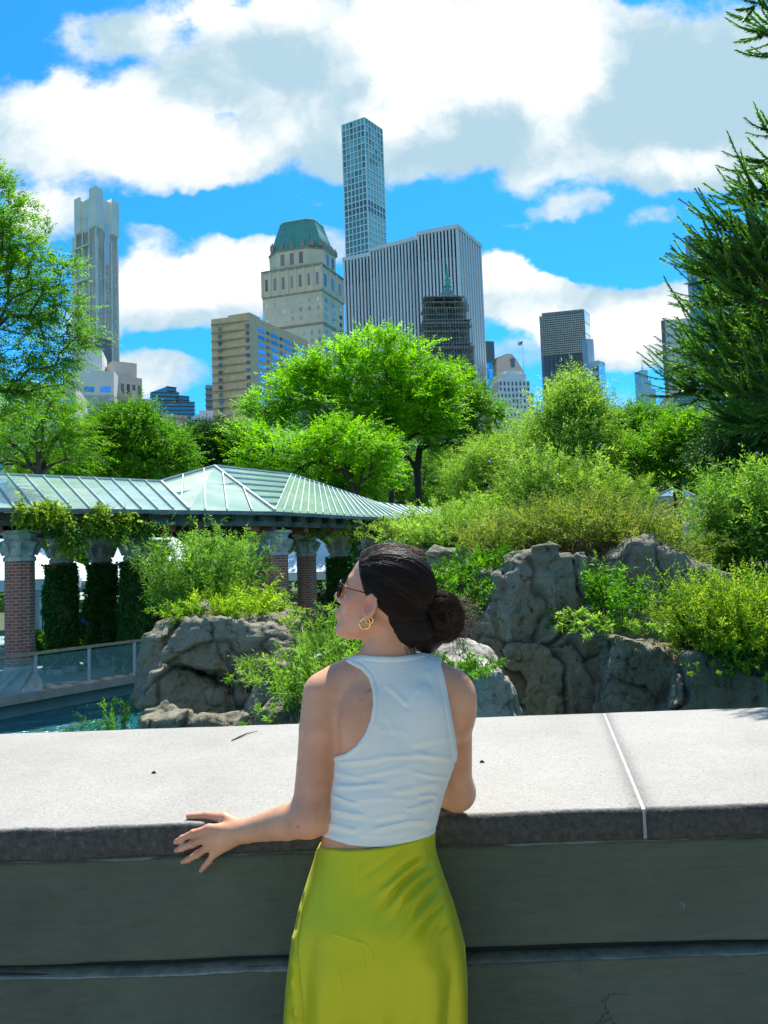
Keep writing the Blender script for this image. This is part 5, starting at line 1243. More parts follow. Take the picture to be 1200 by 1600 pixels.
# cafe roofs at the right, beyond the planting
c = at(1066, 30); cf = thing('cafe_pavilion', 'small low building with flat white roofs and a pyramid skylight between the bushes', 'building', (c.x, c.y, -.6))
M_WROOF = mat('white_flat_roof', (.62, .62, .60), .7, var=.1, scale=1)
def zpx(py, D, px=1066): return P(px, py, D).z
for (x0, x1, D_, py0, py1, dep) in ((1022, 1108, 30, 774, 782, 5), (1052, 1112, 27, 786, 792, 3), (1068, 1108, 25.5, 797, 808, 2)):
    q = MB(); qd = quad(x0, x1, D_, dep, 0); q.prism([uv(p) for p in qd], zpx(py1, D_), zpx(py0, D_)); q.build('roof', M_WROOF, cf)
q = MB(); qd = quad(1030, 1112, 30.4, 4, 0); q.prism([uv(p) for p in qd], -.6, zpx(782, 30)-.01); q.build('wall', M_WROOF, cf)
q = MB(); c2 = at(1062, 31.5); q.lathe((c2.x, c2.y, zpx(774, 30)), [(.95, 0), (.02, .48)], 6); so = q.build('skylight', M_PANEB, cf)
q = MB(); 
for k in range(6): a = k*math.pi/3; q.bar((c2.x+.96*math.cos(a), c2.y+.96*math.sin(a), zpx(774, 30)+.01), (c2.x, c2.y, zpx(774, 30)+.51), .05, .05)
q.build('skylight_bars', M_BARW, so)
c = at(1058, 34); kk = thing('kiosk', 'tiny white canopy with a dark rounded window above the pyramid skylight', 'kiosk', (c.x, c.y, -.6))
z_ = zpx(736, 34); q = MB(); q.box((c.x-.35, c.y, z_), (1.5, .8, .09)); q.build('canopy', M_WROOF, kk)
q = MB(); 
q.box((c.x-.1, c.y, z_-.35), (.05, .05, .7)); q.build('post', M_WROOF, kk); q = MB(); q.tube([(c.x+.25, c.y-.1, z_-.32), (c.x+.25, c.y+.5, z_-.32)], .38, 16); w_ = q.build('rounded_window', mat('dark_blue_window', (.01, .03, .10), .1), kk)
q = MB(); q.box((c.x, c.y+.2, (z_-.6)/2-.35), (1.2, .6, z_+.0)); q.build('stand', M_TIMD, kk)

# ------------------------------------------------------------------ rocks
def mat_rock(name, c1, c2, dark):
    m, nt, b = newmat(name); tc = nt.nodes.new('ShaderNodeTexCoord'); v = tc.outputs['Object']
    n = nnoise(nt, v, 1.6, 7, .6, .4).outputs[0]; c = nramp(nt, n, [(.3, c1), (.68, c2)])
    st = nnoise(nt, vmath(nt, 'MULTIPLY', v, (1, 1, .22)), 5, 6, .65, .5).outputs[0]
    c = nmix(nt, nmaprange(nt, st, .54, .72, 0, .75), c, dark)
    gr = nnoise(nt, v, 60, 4, .6).outputs[0]; c = nmix(nt, nmaprange(nt, gr, .3, .7, 0, .25), c, dark)
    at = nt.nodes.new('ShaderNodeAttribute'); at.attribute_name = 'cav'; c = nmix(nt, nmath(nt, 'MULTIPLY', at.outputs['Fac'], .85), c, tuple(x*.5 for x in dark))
    ms = nnoise(nt, v, 3.2, 5, .6).outputs[0]; c = nmix(nt, nmaprange(nt, ms, .60, .78, 0, .5), c, (.08, .11, .03))
    lk(nt, c, b.inputs['Base Color']); b.inputs['Roughness'].default_value = .9; b.inputs['Specular IOR Level'].default_value = .25
    bn = nt.nodes.new('ShaderNodeBump'); bn.inputs['Distance'].default_value = .045
    h = nmath(nt, 'ADD', nnoise(nt, v, 7, 10, .62, .8).outputs[0], nmath(nt, 'MULTIPLY', gr, .15))
    vo = nt.nodes.new('ShaderNodeTexVoronoi'); vo.feature = 'DISTANCE_TO_EDGE'; vo.inputs['Scale'].default_value = 2.6
    wp = vmath(nt, 'ADD', v, vmath(nt, 'MULTIPLY', nnoise(nt, v, 3, 4, .6).outputs['Color'], (.5, .5, .35))); lk(nt, wp, vo.inputs['Vector'])
    h = nmath(nt, 'SUBTRACT', h, nmath(nt, 'MULTIPLY', nmaprange(nt, vo.outputs[0], .03, .0), .16))
    lk(nt, h, bn.inputs['Height']); lk(nt, bn.outputs[0], b.inputs['Normal'])
    return m
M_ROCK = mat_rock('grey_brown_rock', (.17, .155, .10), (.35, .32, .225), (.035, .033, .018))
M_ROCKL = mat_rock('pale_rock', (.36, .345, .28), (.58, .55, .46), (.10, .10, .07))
def rock(label, polys, D, mt, seed, cell=.5, h=.022, amp=.05, slope=.25, zbot=-1.5):
    """polys: [(pixel outline, dy, thickness)], union of rounded blocks cut into facets and cracks"""
    g = np.random.default_rng(seed); W = []
    for pl, dy, th in polys:
        q = [P(x, y, D+dy) for x, y in pl]; W.append(([(p.x, p.z) for p in q], D+dy, th))
    xs = [x for w in W for x, z in w[0]]; zs = [z for w in W for x, z in w[0]]; ys = [w[1]-.05 for w in W]+[w[1]+w[2] for w in W]
    lo = (min(xs)-.15, min(ys)-.3, min(zs)-.05); hi = (max(xs)+.15, max(ys)+.15, max(zs)+.15)
    vol = (hi[0]-lo[0])*(hi[1]-lo[1])*(hi[2]-lo[2]); nc = max(9, int(vol/(cell*1.45)**3)); S = (g.random((nc, 3))*(np.array(hi)-lo)+lo).astype(np.float32)
    off = g.uniform(-1, 1, nc).astype(np.float32); gd = nrm_(g.normal(size=(nc, 3))).astype(np.float32)
    def f(p, want=False):
        wpt = p+np.stack([fbm(p*1.7+3, 3), fbm(p*1.7+31, 3), fbm(p*1.7+71, 3)], -1)*.16
        d1 = np.full(len(p), 1e9, np.float32); d2 = d1.copy(); k = np.zeros(len(p), int)
        for i in range(nc):
            q = (wpt-S[i])*np.array([1, 1, .8], np.float32); d = (q*q).sum(-1); m_ = d < d1; d2 = np.where(m_, d1, np.minimum(d2, d)); k = np.where(m_, i, k); d1 = np.where(m_, d, d1)
        ed = np.sqrt(d2)-np.sqrt(d1)
        rd_ = np.abs(fbm(p*np.array([3.2, 3.2, 4.5])+seed+40, 3))
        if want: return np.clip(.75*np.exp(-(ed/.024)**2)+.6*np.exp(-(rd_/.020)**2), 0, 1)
        r = None
        for poly, dd, th in W:
            b2 = poly_sdf(wpt[:, 0]*.6+p[:, 0]*.4, wpt[:, 2]*.6+p[:, 2]*.4, poly)+.045
            fy = np.maximum(dd-p[:, 1]+(p[:, 2]-lo[2])*slope*-.0-.0, p[:, 1]-(dd+th)); lean = (p[:, 2]-lo[2])*slope; fy = np.maximum(dd+lean*.5-p[:, 1], p[:, 1]-(dd+th))+.045
            v = smax(b2, fy, .10)-.045; r = v if r is None else smin(r, v, .03)
        loc = ((wpt-S[k])*gd[k]).sum(-1)
        sm = np.clip(ed/.06, 0, 1)
        r = r+amp*1.2*(off[k]*.9+loc/(cell*1.45)*1.5)*sm+.050*np.exp(-(ed/.026)**2)*(.4+.6*np.clip(vnoise(p*1.3+9)+.5, 0, 1))
        r = r+fbm(p*4.5+seed, 4)*.026+fbm(p*13+seed, 3)*.016+np.abs(fbm(p*np.array([2, 2, 7])+seed, 2))*.035+.035*np.exp(-(rd_/.035)**2)+(1-np.abs(vnoise(p*2.2+5)))*-.03+.03
        return r.astype(np.float32)
    c = np.mean([[a, b_] for w in W for a, b_ in w[0]], 0)
    root_loc = (float(c[0]), float(D+.3), float(min(zs)))
    V, F = surface_nets(f, lo, hi, h, 2.0)
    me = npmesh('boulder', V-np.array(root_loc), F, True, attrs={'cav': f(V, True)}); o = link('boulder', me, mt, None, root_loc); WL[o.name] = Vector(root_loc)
    return tag(o, label, 'boulder')
rock('big grey boulder with undercut ledge at the left, topped by lime-green plants',
     [([(248, 1062), (244, 1005), (256, 950), (268, 945), (330, 958), (395, 972), (452, 970), (456, 1010), (446, 1050), (400, 1082), (320, 1072)], 0, 1.5),
      ([(204, 1060), (206, 985), (214, 964), (256, 974), (262, 1060), (250, 1120), (216, 1120)], .5, 1.2),
      ([(212, 1200), (206, 1105), (228, 1056), (262, 1052), (330, 1066), (396, 1080), (402, 1200)], .22, 1.5)], 8.3, M_ROCK, 5, .55)
rock('rough grey rock leaning against the right flank of the left boulder', [([(380, 1190), (382, 1095), (394, 1046), (412, 1032), (455, 1042), (500, 1060), (510, 1190)], 0, .9)], 7.6, M_ROCK, 6, .4)
rock('small rounded rock low down between the weeds and the arm of the woman', [([(406, 1190), (410, 1112), (432, 1086), (500, 1088), (520, 1190)], 0, .6)], 7.0, M_ROCK, 7, .4)
rock('low ledge of rock rising from the pool at the foot of the left boulder', [([(180, 1200), (200, 1130), (250, 1124), (420, 1126), (560, 1122), (560, 1200)], 0, .7)], 7.4, M_ROCK, 17, .4)
rock('tall cracked rock cliff with hanging plants right of the hair bun',
     [([(745, 1200), (746, 1010), (772, 945), (776, 884), (800, 872), (812, 950), (812, 1200)], .12, 1.2),
      ([(800, 1200), (798, 960), (803, 860), (826, 849), (884, 852), (922, 868), (940, 930), (948, 1000), (975, 1060), (975, 1200)], 0, 1.6),
      ([(915, 1200), (915, 940), (960, 905), (1010, 925), (1030, 1200)], .45, 1.0),
      ([(960, 1200), (965, 868), (1008, 851), (1068, 852), (1122, 868), (1165, 908), (1200, 960), (1210, 1200)], .7, 1.4)], 7.6, M_ROCK, 8, .5, h=.021, amp=.055)
rock('squarish grey rock standing in front of the cliff below the hanging plants', [([(955, 1200), (962, 1050), (980, 1000), (1046, 1006), (1076, 1038), (1072, 1200)], 0, 1.1)], 6.7, M_ROCK, 9, .6, amp=.035)
rock('smooth sloping grey rock in the right corner under the fine-leaved shrub', [([(1050, 1200), (1066, 1090), (1086, 1030), (1140, 1040), (1230, 1056), (1260, 1200)], 0, 1.1)], 6.45, M_ROCK, 10, .6, amp=.03)
rock('pale sunlit flat-topped rock just right of the shoulder of the woman', [([(660, 1200), (664, 1030), (700, 1016), (742, 1018), (792, 1030), (806, 1058), (808, 1200)], 0, 1.0)], 6.2, M_ROCKL, 11, .45, slope=.5)
rock('weathered rock half buried in greenery above the hair bun', [([(655, 1010), (664, 862), (672, 852), (722, 854), (748, 870), (760, 1010)], 0, 1.0)], 9.6, M_ROCK, 12, .6)
rock('dark rock low in the gap between the hair bun and the cliff', [([(690, 1150), (700, 985), (730, 950), (765, 965), (770, 1150)], 0, .8)], 8.0, M_ROCK, 13, .5)

# ------------------------------------------------------------------ planting
def plant(label, spots, m, seed, name='leafy_shrub', cat='shrub', **k):
    g = np.random.default_rng(seed); Bs, Ds, Ls = [], [], []
    for (px, py, D, n, sp, l0, l1) in spots:
        b_, d, l = clump(px, py, D, n, g, sp, k.get('lean', .35), (l0, l1), k.get('dy', .3)); Bs.append(b_); Ds.append(d); Ls.append(l)
    kk_ = {a: v for a, v in k.items() if a not in ('lean', 'dy')}
    return stem_plant(name, label, cat, np.concatenate(Bs), np.concatenate(Ds), np.concatenate(Ls), m, seed, **kk_)
plant('tall feathery butterfly bush in front of the colonnade above the left boulder', [(315, 965, 10.6, 120, 22, 1.0, 1.75), (350, 955, 10.3, 70, 16, .8, 1.4), (285, 965, 11, 46, 13, .5, 1.2)], LEAF_SHRUB, 51, 'butterfly_bush', nl=30, LL=.085, LW=.021, side=4, side_len=.22, lean=.13)
plant('lime green ferny plants spilling over the top of the left boulder', [(350, 972, 9.6, 90, 24, .3, .62), (388, 975, 9.5, 70, 18, .3, .75), (320, 962, 9.7, 40, 14, .2, .45)], LEAF_LIME, 52, 'fern_clump', nl=30, LL=.07, LW=.02, side=3, lean=.55)
plant('bright green willowy weeds rising between the left boulder and the face of the woman', [(480, 1120, 7.3, 44, 22, .5, .9), (455, 1110, 7.6, 22, 14, .3, .7), (520, 1100, 7.8, 50, 22, .6, 1.05), (500, 1030, 9, 40, 24, .4, .85), (560, 1080, 8, 30, 20, .5, .9)], LEAF_SHRUB, 53, 'willow_herb', nl=30, LL=.085, LW=.018, side=2, side_len=.22, lean=.16, flower=3)
plant('pale leafy sprays arching over the right shoulder of the left boulder', [(418, 1062, 7.5, 14, 12, .3, .5)], LEAF_PALE, 54, 'willow_herb', nl=22, LL=.07, LW=.016, lean=1.0, side=2)
plant('low leafy weed on the small rock beside the arm of the woman', [(435, 1128, 6.6, 12, 22, .08, .2)], LEAF_SHRUB, 55, 'weed', nl=16, LL=.07, LW=.018, lean=1.2, side=1, flower=1)
plant('small bright weed growing out of the pool at the foot of the left boulder', [(183, 1150, 9.0, 26, 14, .3, .62)], LEAF_DARK, 56, 'weed', nl=22, LL=.06, LW=.018, side=2, lean=.4)
plant('mound of olive and reddish twiggy shrub on top of the cliff', [(815, 865, 9.6, 90, 18, .3, .6), (880, 865, 9.6, 150, 24, .65, 1.1), (955, 870, 9.6, 150, 24, .7, 1.2), (1015, 870, 9.5, 100, 16, .4, .72), (1052, 880, 9.4, 30, 9, .2, .4), (775, 865, 9.8, 60, 20, .4, .75)], LEAF_OLIVE, 57, 'twiggy_shrub', nl=34, LL=.042, LW=.016, side=5, side_len=.4, lean=.5, mstem=mat('reddish_twig', (.14, .08, .05), .8), stem_r=.005)
plant('soft green shrubs mounded behind the hair bun below the pale locust trees', [(700, 860, 11.5, 110, 34, .4, .85), (760, 850, 12.2, 120, 34, .5, 1.05), (690, 840, 14.5, 80, 30, .4, 1.0)], LEAF_PALE, 58, 'leafy_shrub', nl=30, LL=.075, LW=.018, side=4, lean=.4)
plant('dark leafy shrub tumbling down beside the left edge of the cliff', [(735, 965, 8.7, 60, 18, .3, .65), (755, 900, 8.9, 40, 14, .25, .5), (715, 915, 9.2, 30, 12, .2, .4)], LEAF_DARK, 59, nl=24, LL=.075, LW=.024, side=3, lean=.6)
plant('tall pale butterfly bush with lilac spikes standing highest behind the cliff', [(860, 810, 12.4, 110, 24, .9, 1.65), (920, 810, 12.4, 80, 24, .6, 1.2), (975, 812, 12.2, 40, 14, .5, 1.1), (800, 815, 12.8, 50, 24, .5, 1.0)], LEAF_PALE, 60, 'butterfly_bush', nl=34, LL=.09, LW=.02, side=4, side_len=.24, lean=.15, flower=14)
plant('green underplanting behind the olive shrub on the bank', [(800, 835, 14.5, 90, 50, .4, .9), (900, 835, 15, 90, 50, .3, .8), (980, 840, 14.5, 60, 26, .25, .5)], LEAF_SHRUB, 61, nl=26, LL=.09, LW=.03, side=4)
plant('tall leafy butterfly bush filling the right edge above the fine-leaved shrub', [(1158, 905, 10.2, 90, 15, 1.1, 1.9), (1185, 905, 10.0, 120, 24, 1.4, 2.15), (1240, 905, 9.8, 80, 30, 1.3, 2.2), (1122, 895, 10.4, 36, 8, .4, .8)], LEAF_SHRUB, 62, 'butterfly_bush', nl=34, LL=.09, LW=.026, side=4, side_len=.24, lean=.12, flower=3)
plant('rounded fine-leaved yellow-green shrub over the rocks in the right corner', [(1122, 1030, 6.95, 260, 13, .4, 1.0), (1155, 1035, 6.8, 240, 18, .4, .95), (1195, 1040, 6.8, 190, 24, .4, .95), (1088, 1015, 7.0, 70, 7, .2, .5)], mat_leaf('fine_shrub_leaf', [(0, (.02, .07, .015)), (.3, (.08, .19, .02)), (.62, (.26, .38, .03)), (1, (.52, .56, .06))], .4), 63, 'fine_leaved_shrub', nl=40, LL=.03, LW=.015, side=5, side_len=.25, lean=.3, droop=.1)
plant('thin strip of yellow-green creeper lying along the corner rocks', [(1110, 1042, 6.5, 26, 28, .08, .2), (1160, 1050, 6.4, 26, 24, .08, .2)], LEAF_LIME, 64, 'creeper', nl=16, LL=.03, LW=.014, lean=1.5, side=2)
plant('upright leafy plant rooted in the cleft of the cliff', [(948, 965, 7.5, 30, 8, .45, .8), (960, 960, 7.4, 18, 8, .2, .5), (938, 960, 7.5, 14, 7, .2, .5)], LEAF_DARK, 65, 'cliff_plant', cat='plant', nl=26, LL=.075, LW=.022, lean=.12, side=2)
plant('trailing leafy plant hanging over the dark hollow of the cliff', [(930, 975, 7.25, 40, 18, .08, .2), (985, 982, 7.2, 30, 16, .08, .18), (900, 965, 7.2, 14, 10, .08, .18)], LEAF_PALE, 66, 'trailing_plant', cat='plant', nl=20, LL=.06, LW=.02, lean=1.3, side=2, droop=.6)
plant('low bright weeds growing on the pale flat-topped rock beside the shoulder', [(705, 1040, 6.5, 26, 20, .12, .26), (735, 1045, 6.4, 20, 14, .08, .22)], LEAF_DARK, 67, 'weed', nl=16, LL=.06, LW=.018, lean=1.2, side=1, flower=1)
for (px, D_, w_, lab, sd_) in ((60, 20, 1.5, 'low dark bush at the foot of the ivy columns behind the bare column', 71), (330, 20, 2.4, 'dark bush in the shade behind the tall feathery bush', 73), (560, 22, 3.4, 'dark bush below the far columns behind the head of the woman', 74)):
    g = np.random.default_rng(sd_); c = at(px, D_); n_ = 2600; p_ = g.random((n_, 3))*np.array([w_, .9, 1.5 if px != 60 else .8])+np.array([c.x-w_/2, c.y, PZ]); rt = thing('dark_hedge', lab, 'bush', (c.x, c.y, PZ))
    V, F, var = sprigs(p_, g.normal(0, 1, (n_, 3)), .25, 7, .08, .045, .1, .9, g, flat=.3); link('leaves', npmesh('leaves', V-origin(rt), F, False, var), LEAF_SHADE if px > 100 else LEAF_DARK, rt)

# ------------------------------------------------------------------ conifer with whip-like sprays at the right edge
LEAF_CON = mat_leaf('conifer_needles', [(0, (.035, .11, .04)), (.5, (.08, .22, .05)), (1, (.24, .42, .08))], .35, .45)
g = np.random.default_rng(9)
con = thing('conifer', 'near dark conifer with long whip-like sprays reaching in from the right edge', 'tree', (3.75, 4.8, 0))
br = MB(); CB, CD, CL = [], [], []
tips = [(1172, 52, .38), (1178, 10, .3), (1205, 90, .2), (1196, 210, .4), (1192, 255, .45), (1168, 318, .6), (1130, 356, .7), (1112, 395, .8), (1104, 432, .8), (1104, 472, .8), (1106, 520, .8), (1080, 592, .9), (1098, 560, .8), (1078, 610, .8), (1130, 415, .8), (1130, 530, .8), (1130, 605, .9), (1150, 460, .9), (1168, 370, .7), (1160, 560, 1.0), (1180, 400, 1), (1190, 500, 1), (1185, 300, .8), (1100, 560, .9), (1170, 620, .9), (1140, 655, .7), (1190, 660, .9)]
q = MB(); q.tube([(3.9, 4.9, -.2), (3.86, 4.86, 2.5), (3.8, 4.8, 5), (3.75, 4.7, 9)], [.3, .26, .2, .1], 12); q.build('trunk', M_BARK, con)
for i, (px, py, s_) in enumerate(tips):
    Dd = 4.3+g.uniform(-.25, .5); T = P(px, py, Dd); z0 = T.z+g.uniform(.0, .5) if py > 250 else T.z+.3
    S = Vector((3.8, 4.8, z0)); M1 = lerp(S, T, .5)+Vector((0, 0, -.12)); M2 = lerp(S, T, .82)+Vector((0, 0, -.10)); br.tube([S, M1, M2, lerp(S, T, .96)], [.03, .018, .009, .004], 5)
    nc = int(80*s_)
    for k in range(nc):
        u = 1-(.62*g.random()**1.3); base = lerp(M1, T, max(0, (u-.5)*2)) if u > .5 else lerp(S, M1, u*2)
        dr = (T-M1).normalized(); CB.append(base+Vector(g.normal(0, .02, 3))); dv = np.array(dr)*1.0+g.normal(0, .38, 3)+np.array([0, 0, -.10 if g.random() < .5 else .22]); CD.append(dv); CL.append(g.uniform(.14, .34)*(.6+.5*s_))
pf, of_ = clouds_sample(px_blobs([(1195, 440, 45, 80, .4), (1200, 570, 70, 100, .4), (1250, 480, 80, 180, .6), (1165, 630, 50, 50, .4), (1245, 320, 40, 60, .4)], 4.9), 650, g, .3)
CB += [Vector(q_) for q_ in pf]; CD += [np.array([-.8, -.2, -.15])+g.normal(0, .45, 3) for _ in pf]; CL += list(g.uniform(.14, .32, len(pf)))
for k in range(46):                       # boughs on the other sides of the trunk, beyond the frame
    a = g.uniform(-2.3, 1.9); z0 = g.uniform(1.9, 6.8); L_ = g.uniform(.9, 1.5)*(1.15-z0/12); S = Vector((3.85, 4.85, z0)); T = S+Vector((math.cos(a)*L_, math.sin(a)*L_, -.15)); br.tube([S, lerp(S, T, .5)+Vector((0, 0, .05)), T], [.03, .016, .005], 5)
    for j in range(44): u = .25+.75*g.random(); CB.append(lerp(S, T, u)); CD.append(np.array((T-S).normalized())+g.normal(0, .45, 3)+np.array([0, 0, -.05])); CL.append(g.uniform(.16, .36))
br.build('branches', M_BARK, con)
CB, CD, CL = np.array(CB), nrm_(np.array(CD)), np.array(CL)
ts = np.linspace(0, 1, 7); pts = CB[:, None]+CD[:, None]*(CL[:, None]*ts)[..., None]; pts[..., 2] += .32*CL[:, None]*ts**2
V, F = tubes(pts[:, :-1].reshape(-1, 3), pts[:, 1:].reshape(-1, 3), np.tile(.0042-.0022*ts[:-1], len(CB)), np.tile(.0042-.0022*ts[1:], len(CB)), 5)
link('cords', npmesh('cords', V-origin(con), F, True), mat('needle_cord', (.025, .065, .028), .6), con)
V, F, var = sprigs(CB, CD, CL, 110, .034, .0078, -.30, .40, g, flat=0, jit=.14, tipvar=.5, t0=.02, lrand=.2)
link('needles', npmesh('needles', V-origin(con), F, False, var), LEAF_CON, con)

# unseen tree added at right behind the camera to cut the fill light
g = np.random.default_rng(77)
tree('added_shade_tree', 'dense unseen tree added outside the frame to darken the fill light from the right', 'tree', Vector((5.6, -1.6, 0)), [Vector((5.6, -1.6, 0)), Vector((5.5, -1.6, 1.5)), Vector((5.3, -1.5, 3)), Vector((5.2, -1.4, 4))],
     [((4.4, -2.6, 3.4), (2.0, 2.4, 1.8)), ((5.6, -.4, 3.2), (2.2, 1.6, 1.8)), ((4.2, -5.0, 3.6), (2.6, 2.2, 2.0)), ((6.5, -3, 2.4), (2, 2.4, 2.2)), ((3.2, -4, 5.0), (2.4, 2.4, 1.2))], LEAF_DARK, 78, ntwig=260, nspr=14, nl=12, LL=.26, LW=.13, sl=.7, droop=.15, r_tip=.012, surf=.5)

# ------------------------------------------------------------------ the woman leaning on the parapet
def mat_skin():
    m, nt, b = newmat('skin'); tc = nt.nodes.new('ShaderNodeTexCoord'); v = tc.outputs['Object']
    n = nnoise(nt, v, 14, 5, .55).outputs[0]; c = nramp(nt, n, [(.3, (.54, .245, .125)), (.7, (.66, .335, .185))])
    n2 = nnoise(nt, v, 160, 3, .6).outputs[0]; c = nmix(nt, nmaprange(nt, n2, .60, .72, 0, .30), c, (.40, .15, .08)); n3 = nnoise(nt, v, 5, 3, .5).outputs[0]; c = nmix(nt, nmaprange(nt, n3, .45, .7, 0, .25), c, (.60, .22, .14)); n5 = nnoise(nt, v, 55, 4, .6).outputs[0]; c = nmix(nt, nmaprange(nt, n5, .5, .7, 0, .16), c, (.40, .16, .09))
    at = nt.nodes.new('ShaderNodeAttribute'); at.attribute_name = 'red'; c = nmix(nt, at.outputs['Fac'], c, (.55, .20, .15))
    a2 = nt.nodes.new('ShaderNodeAttribute'); a2.attribute_name = 'mole'; c = nmix(nt, a2.outputs['Fac'], c, (.13, .06, .04))
    lk(nt, c, b.inputs['Base Color']); b.inputs['Roughness'].default_value = .45; b.inputs['Specular IOR Level'].default_value = .4
    b.inputs['Subsurface Weight'].default_value = .18; b.inputs['Subsurface Radius'].default_value = (.9, .35, .2); b.inputs['Subsurface Scale'].default_value = .008
    bn = nt.nodes.new('ShaderNodeBump'); bn.inputs['Distance'].default_value = .0005; lk(nt, nnoise(nt, v, 330, 3, .6).outputs[0], bn.inputs['Height']); lk(nt, bn.outputs[0], b.inputs['Normal'])
    return m
M_SKIN = mat_skin()
DY = 1.75
woman = thing('person', 'dark-haired woman seen from behind, white tank top and lime skirt, leaning on the parapet', 'person', (0.02, 1.74, 0))
# torso sections: py, left px, right px, centre y, half depth
SEC = [(1030, 548, 672, 1.765, .045), (1044, 530, 690, 1.762, .058), (1062, 520, 704, 1.76, .072), (1100, 516, 711, 1.758, .088), (1140, 517, 713, 1.757, .098), (1180, 520, 711, 1.755, .102), (1220, 516, 697, 1.75, .099),
       (1260, 511, 684, 1.745, .094), (1300, 505, 675, 1.74, .092), (1330, 498, 676, 1.74, .096), (1370, 485, 688, 1.74, .106), (1420, 470, 705, 1.735, .119), (1480, 459, 721, 1.732, .127), (1540, 452, 725, 1.738, .124), (1600, 449, 724, 1.745, .116), (1680, 448, 722, 1.75, .105)]
def table(sec, inset=0.):
    rows = []
    for py, l, r, yc, hb in sec:
        a, b = P(l, py, yc), P(r, py, yc); rows.append(((a.z+b.z)/2, (a.x+b.x)/2, (b.x-a.x)/2-inset, yc, hb-inset, (b.z-a.z)/(b.x-a.x)))
    rows.sort(); T = np.array(rows); zz = np.linspace(T[0, 0], T[-1, 0], 240); K = np.hanning(19); K /= K.sum()
    out = [zz]
    for c in range(1, 5):
        y = np.interp(zz, T[:, 0], T[:, c]); y = np.convolve(np.pad(y, 9, mode='edge'), K, 'valid'); out.append(y)
    return out
TT = table(SEC)
def torso_at(z, T=TT): return [np.interp(z, T[0], T[k]) for k in range(1, 5)]
ZTOP = TT[0][-1]
SPINE = [1.]
def f_torso(p, off=0.):
    cx, a, cy, b = torso_at(p[:, 2]); dx = p[:, 0]-cx; dy = p[:, 1]-cy
    q = (np.abs(dx/a)**2.35+np.abs(dy/b)**2.35)**(1/2.35)
    d = (q-1)*np.minimum(a, b)*.98
    back = np.clip(-dy/b, 0, 1)
    d = d+SPINE[0]*back*.0075*np.exp(-(dx/.016)**2)*np.clip((p[:, 2]-1.02)/.1, 0, 1)           # spine furrow
    d = smax(d, p[:, 2]-ZTOP, .03)
    return d
def W3(v): return np.array(v, np.float32)
LS, LE, LW_ = P(508, 1084, 1.752), P(483, 1277, 1.70), P(390, 1297, 1.828)
RS, RE, RW_ = P(707, 1082, 1.77), P(713, 1236, 1.865), Pz(625, 1218, ZT+.032)
NB, NT_ = P(603, 1040, 1.765), P(606, 985, 1.765)
YAW, TILT = R_(17), R_(17); HS = .955
fv = Vector((-math.cos(YAW)*math.cos(TILT), math.sin(YAW)*math.cos(TILT), math.sin(TILT))); lv = Vector((-math.sin(YAW), -math.cos(YAW), 0)); uv_ = fv.cross(lv).normalized()
HC = P(596, 943, 1.765)
HM = np.array([fv, lv, uv_], np.float32)
def loc(p): return ((p-W3(HC))@HM.T)/HS
def hw(x, y, z): return HC+(fv*x+lv*y+uv_*z)*HS        # head-local metres to world
def f_cran(q): return ellipsoid(q, (-.012, 0, .05), (.100, .077, .088))
def f_head(q):
    s = np.stack([q[:, 0], np.abs(q[:, 1]), q[:, 2]], 1)
    d = smin(f_cran(q), ellipsoid(q, (.040, 0, -.018), (.054, .058, .078)), .03)
    d = smin(d, capsule(s, (-.004, .052, -.042), (.072, .013, -.088), .016, .015), .03)
    d = smin(d, ellipsoid(q, (.078, 0, -.086), (.018, .020, .016)), .014)
    d = smin(d, ellipsoid(s, (.054, .040, -.010), (.026, .024, .022)), .02)
    d = smin(d, capsule(s, (.083, .004, .040), (.072, .038, .038), .010, .009), .014)
    d = smax(d, -ellipsoid(s, (.098, .031, .014), (.016, .016, .012)), .012)
    d = smin(d, ellipsoid(s, (.078, .031, .014), (.0125, .0125, .0125)), .004)
    d = smin(d, capsule(q, (.086, 0, .030), (.112, 0, -.012), .0065, .0085), .012)
    d = smin(d, capsule(s, (.100, .008, -.020), (.104, .006, -.018), .0075, .007), .007)
    d = smin(d, ellipsoid(q, (.090, 0, -.050), (.013, .026, .018)), .012)
    d = smin(d, ellipsoid(q, (.0985, 0, -.0455), (.008, .019, .0048)), .004)
    d = smin(d, ellipsoid(q, (.0965, 0, -.0555), (.008, .017, .0058)), .004)
    d = smax(d, -capsule(s, (.108, 0, -.0505), (.092, .022, -.0495), .0011, .0011), .003)
    # ear: plate, rim, hollow, lobe
    s = s-np.array([.007, .002, -.009], np.float32); e = ellipsoid(s, (-.004, .077, .004), (.017, .006, .029)); e = smax(e, -ellipsoid(s, (.000, .0865, .005), (.0115, .0115, .021)), .002)
    rim = [(.008, .073, .014), (.006, .078, .026), (-.004, .082, .033), (-.015, .084, .028), (-.020, .084, .014), (-.017, .081, -.002), (-.010, .077, -.016), (-.003, .075, -.023)]
    for a, b in zip(rim, rim[1:]): e = smin(e, capsule(s, a, b, .0036, .0036), .003)
    e = smin(e, ellipsoid(s, (-.001, .0745, -.022), (.0075, .0042, .0085)), .004)
    e = smin(e, ellipsoid(s, (.009, .073, -.002), (.004, .005, .006)), .004)
    return smin(d, e, .005)
FING = {}
def finger(pts, r0, r1): return [(pts[i], pts[i+1], r0+(r1-r0)*i/(len(pts)-1), r0+(r1-r0)*(i+1)/(len(pts)-1)) for i in range(len(pts)-1)]
yk = 1.846
MCP = [P(326, 1295, yk-.002), P(323, 1309, yk-.006), P(327, 1322, yk-.006), P(336, 1332, yk-.003)]
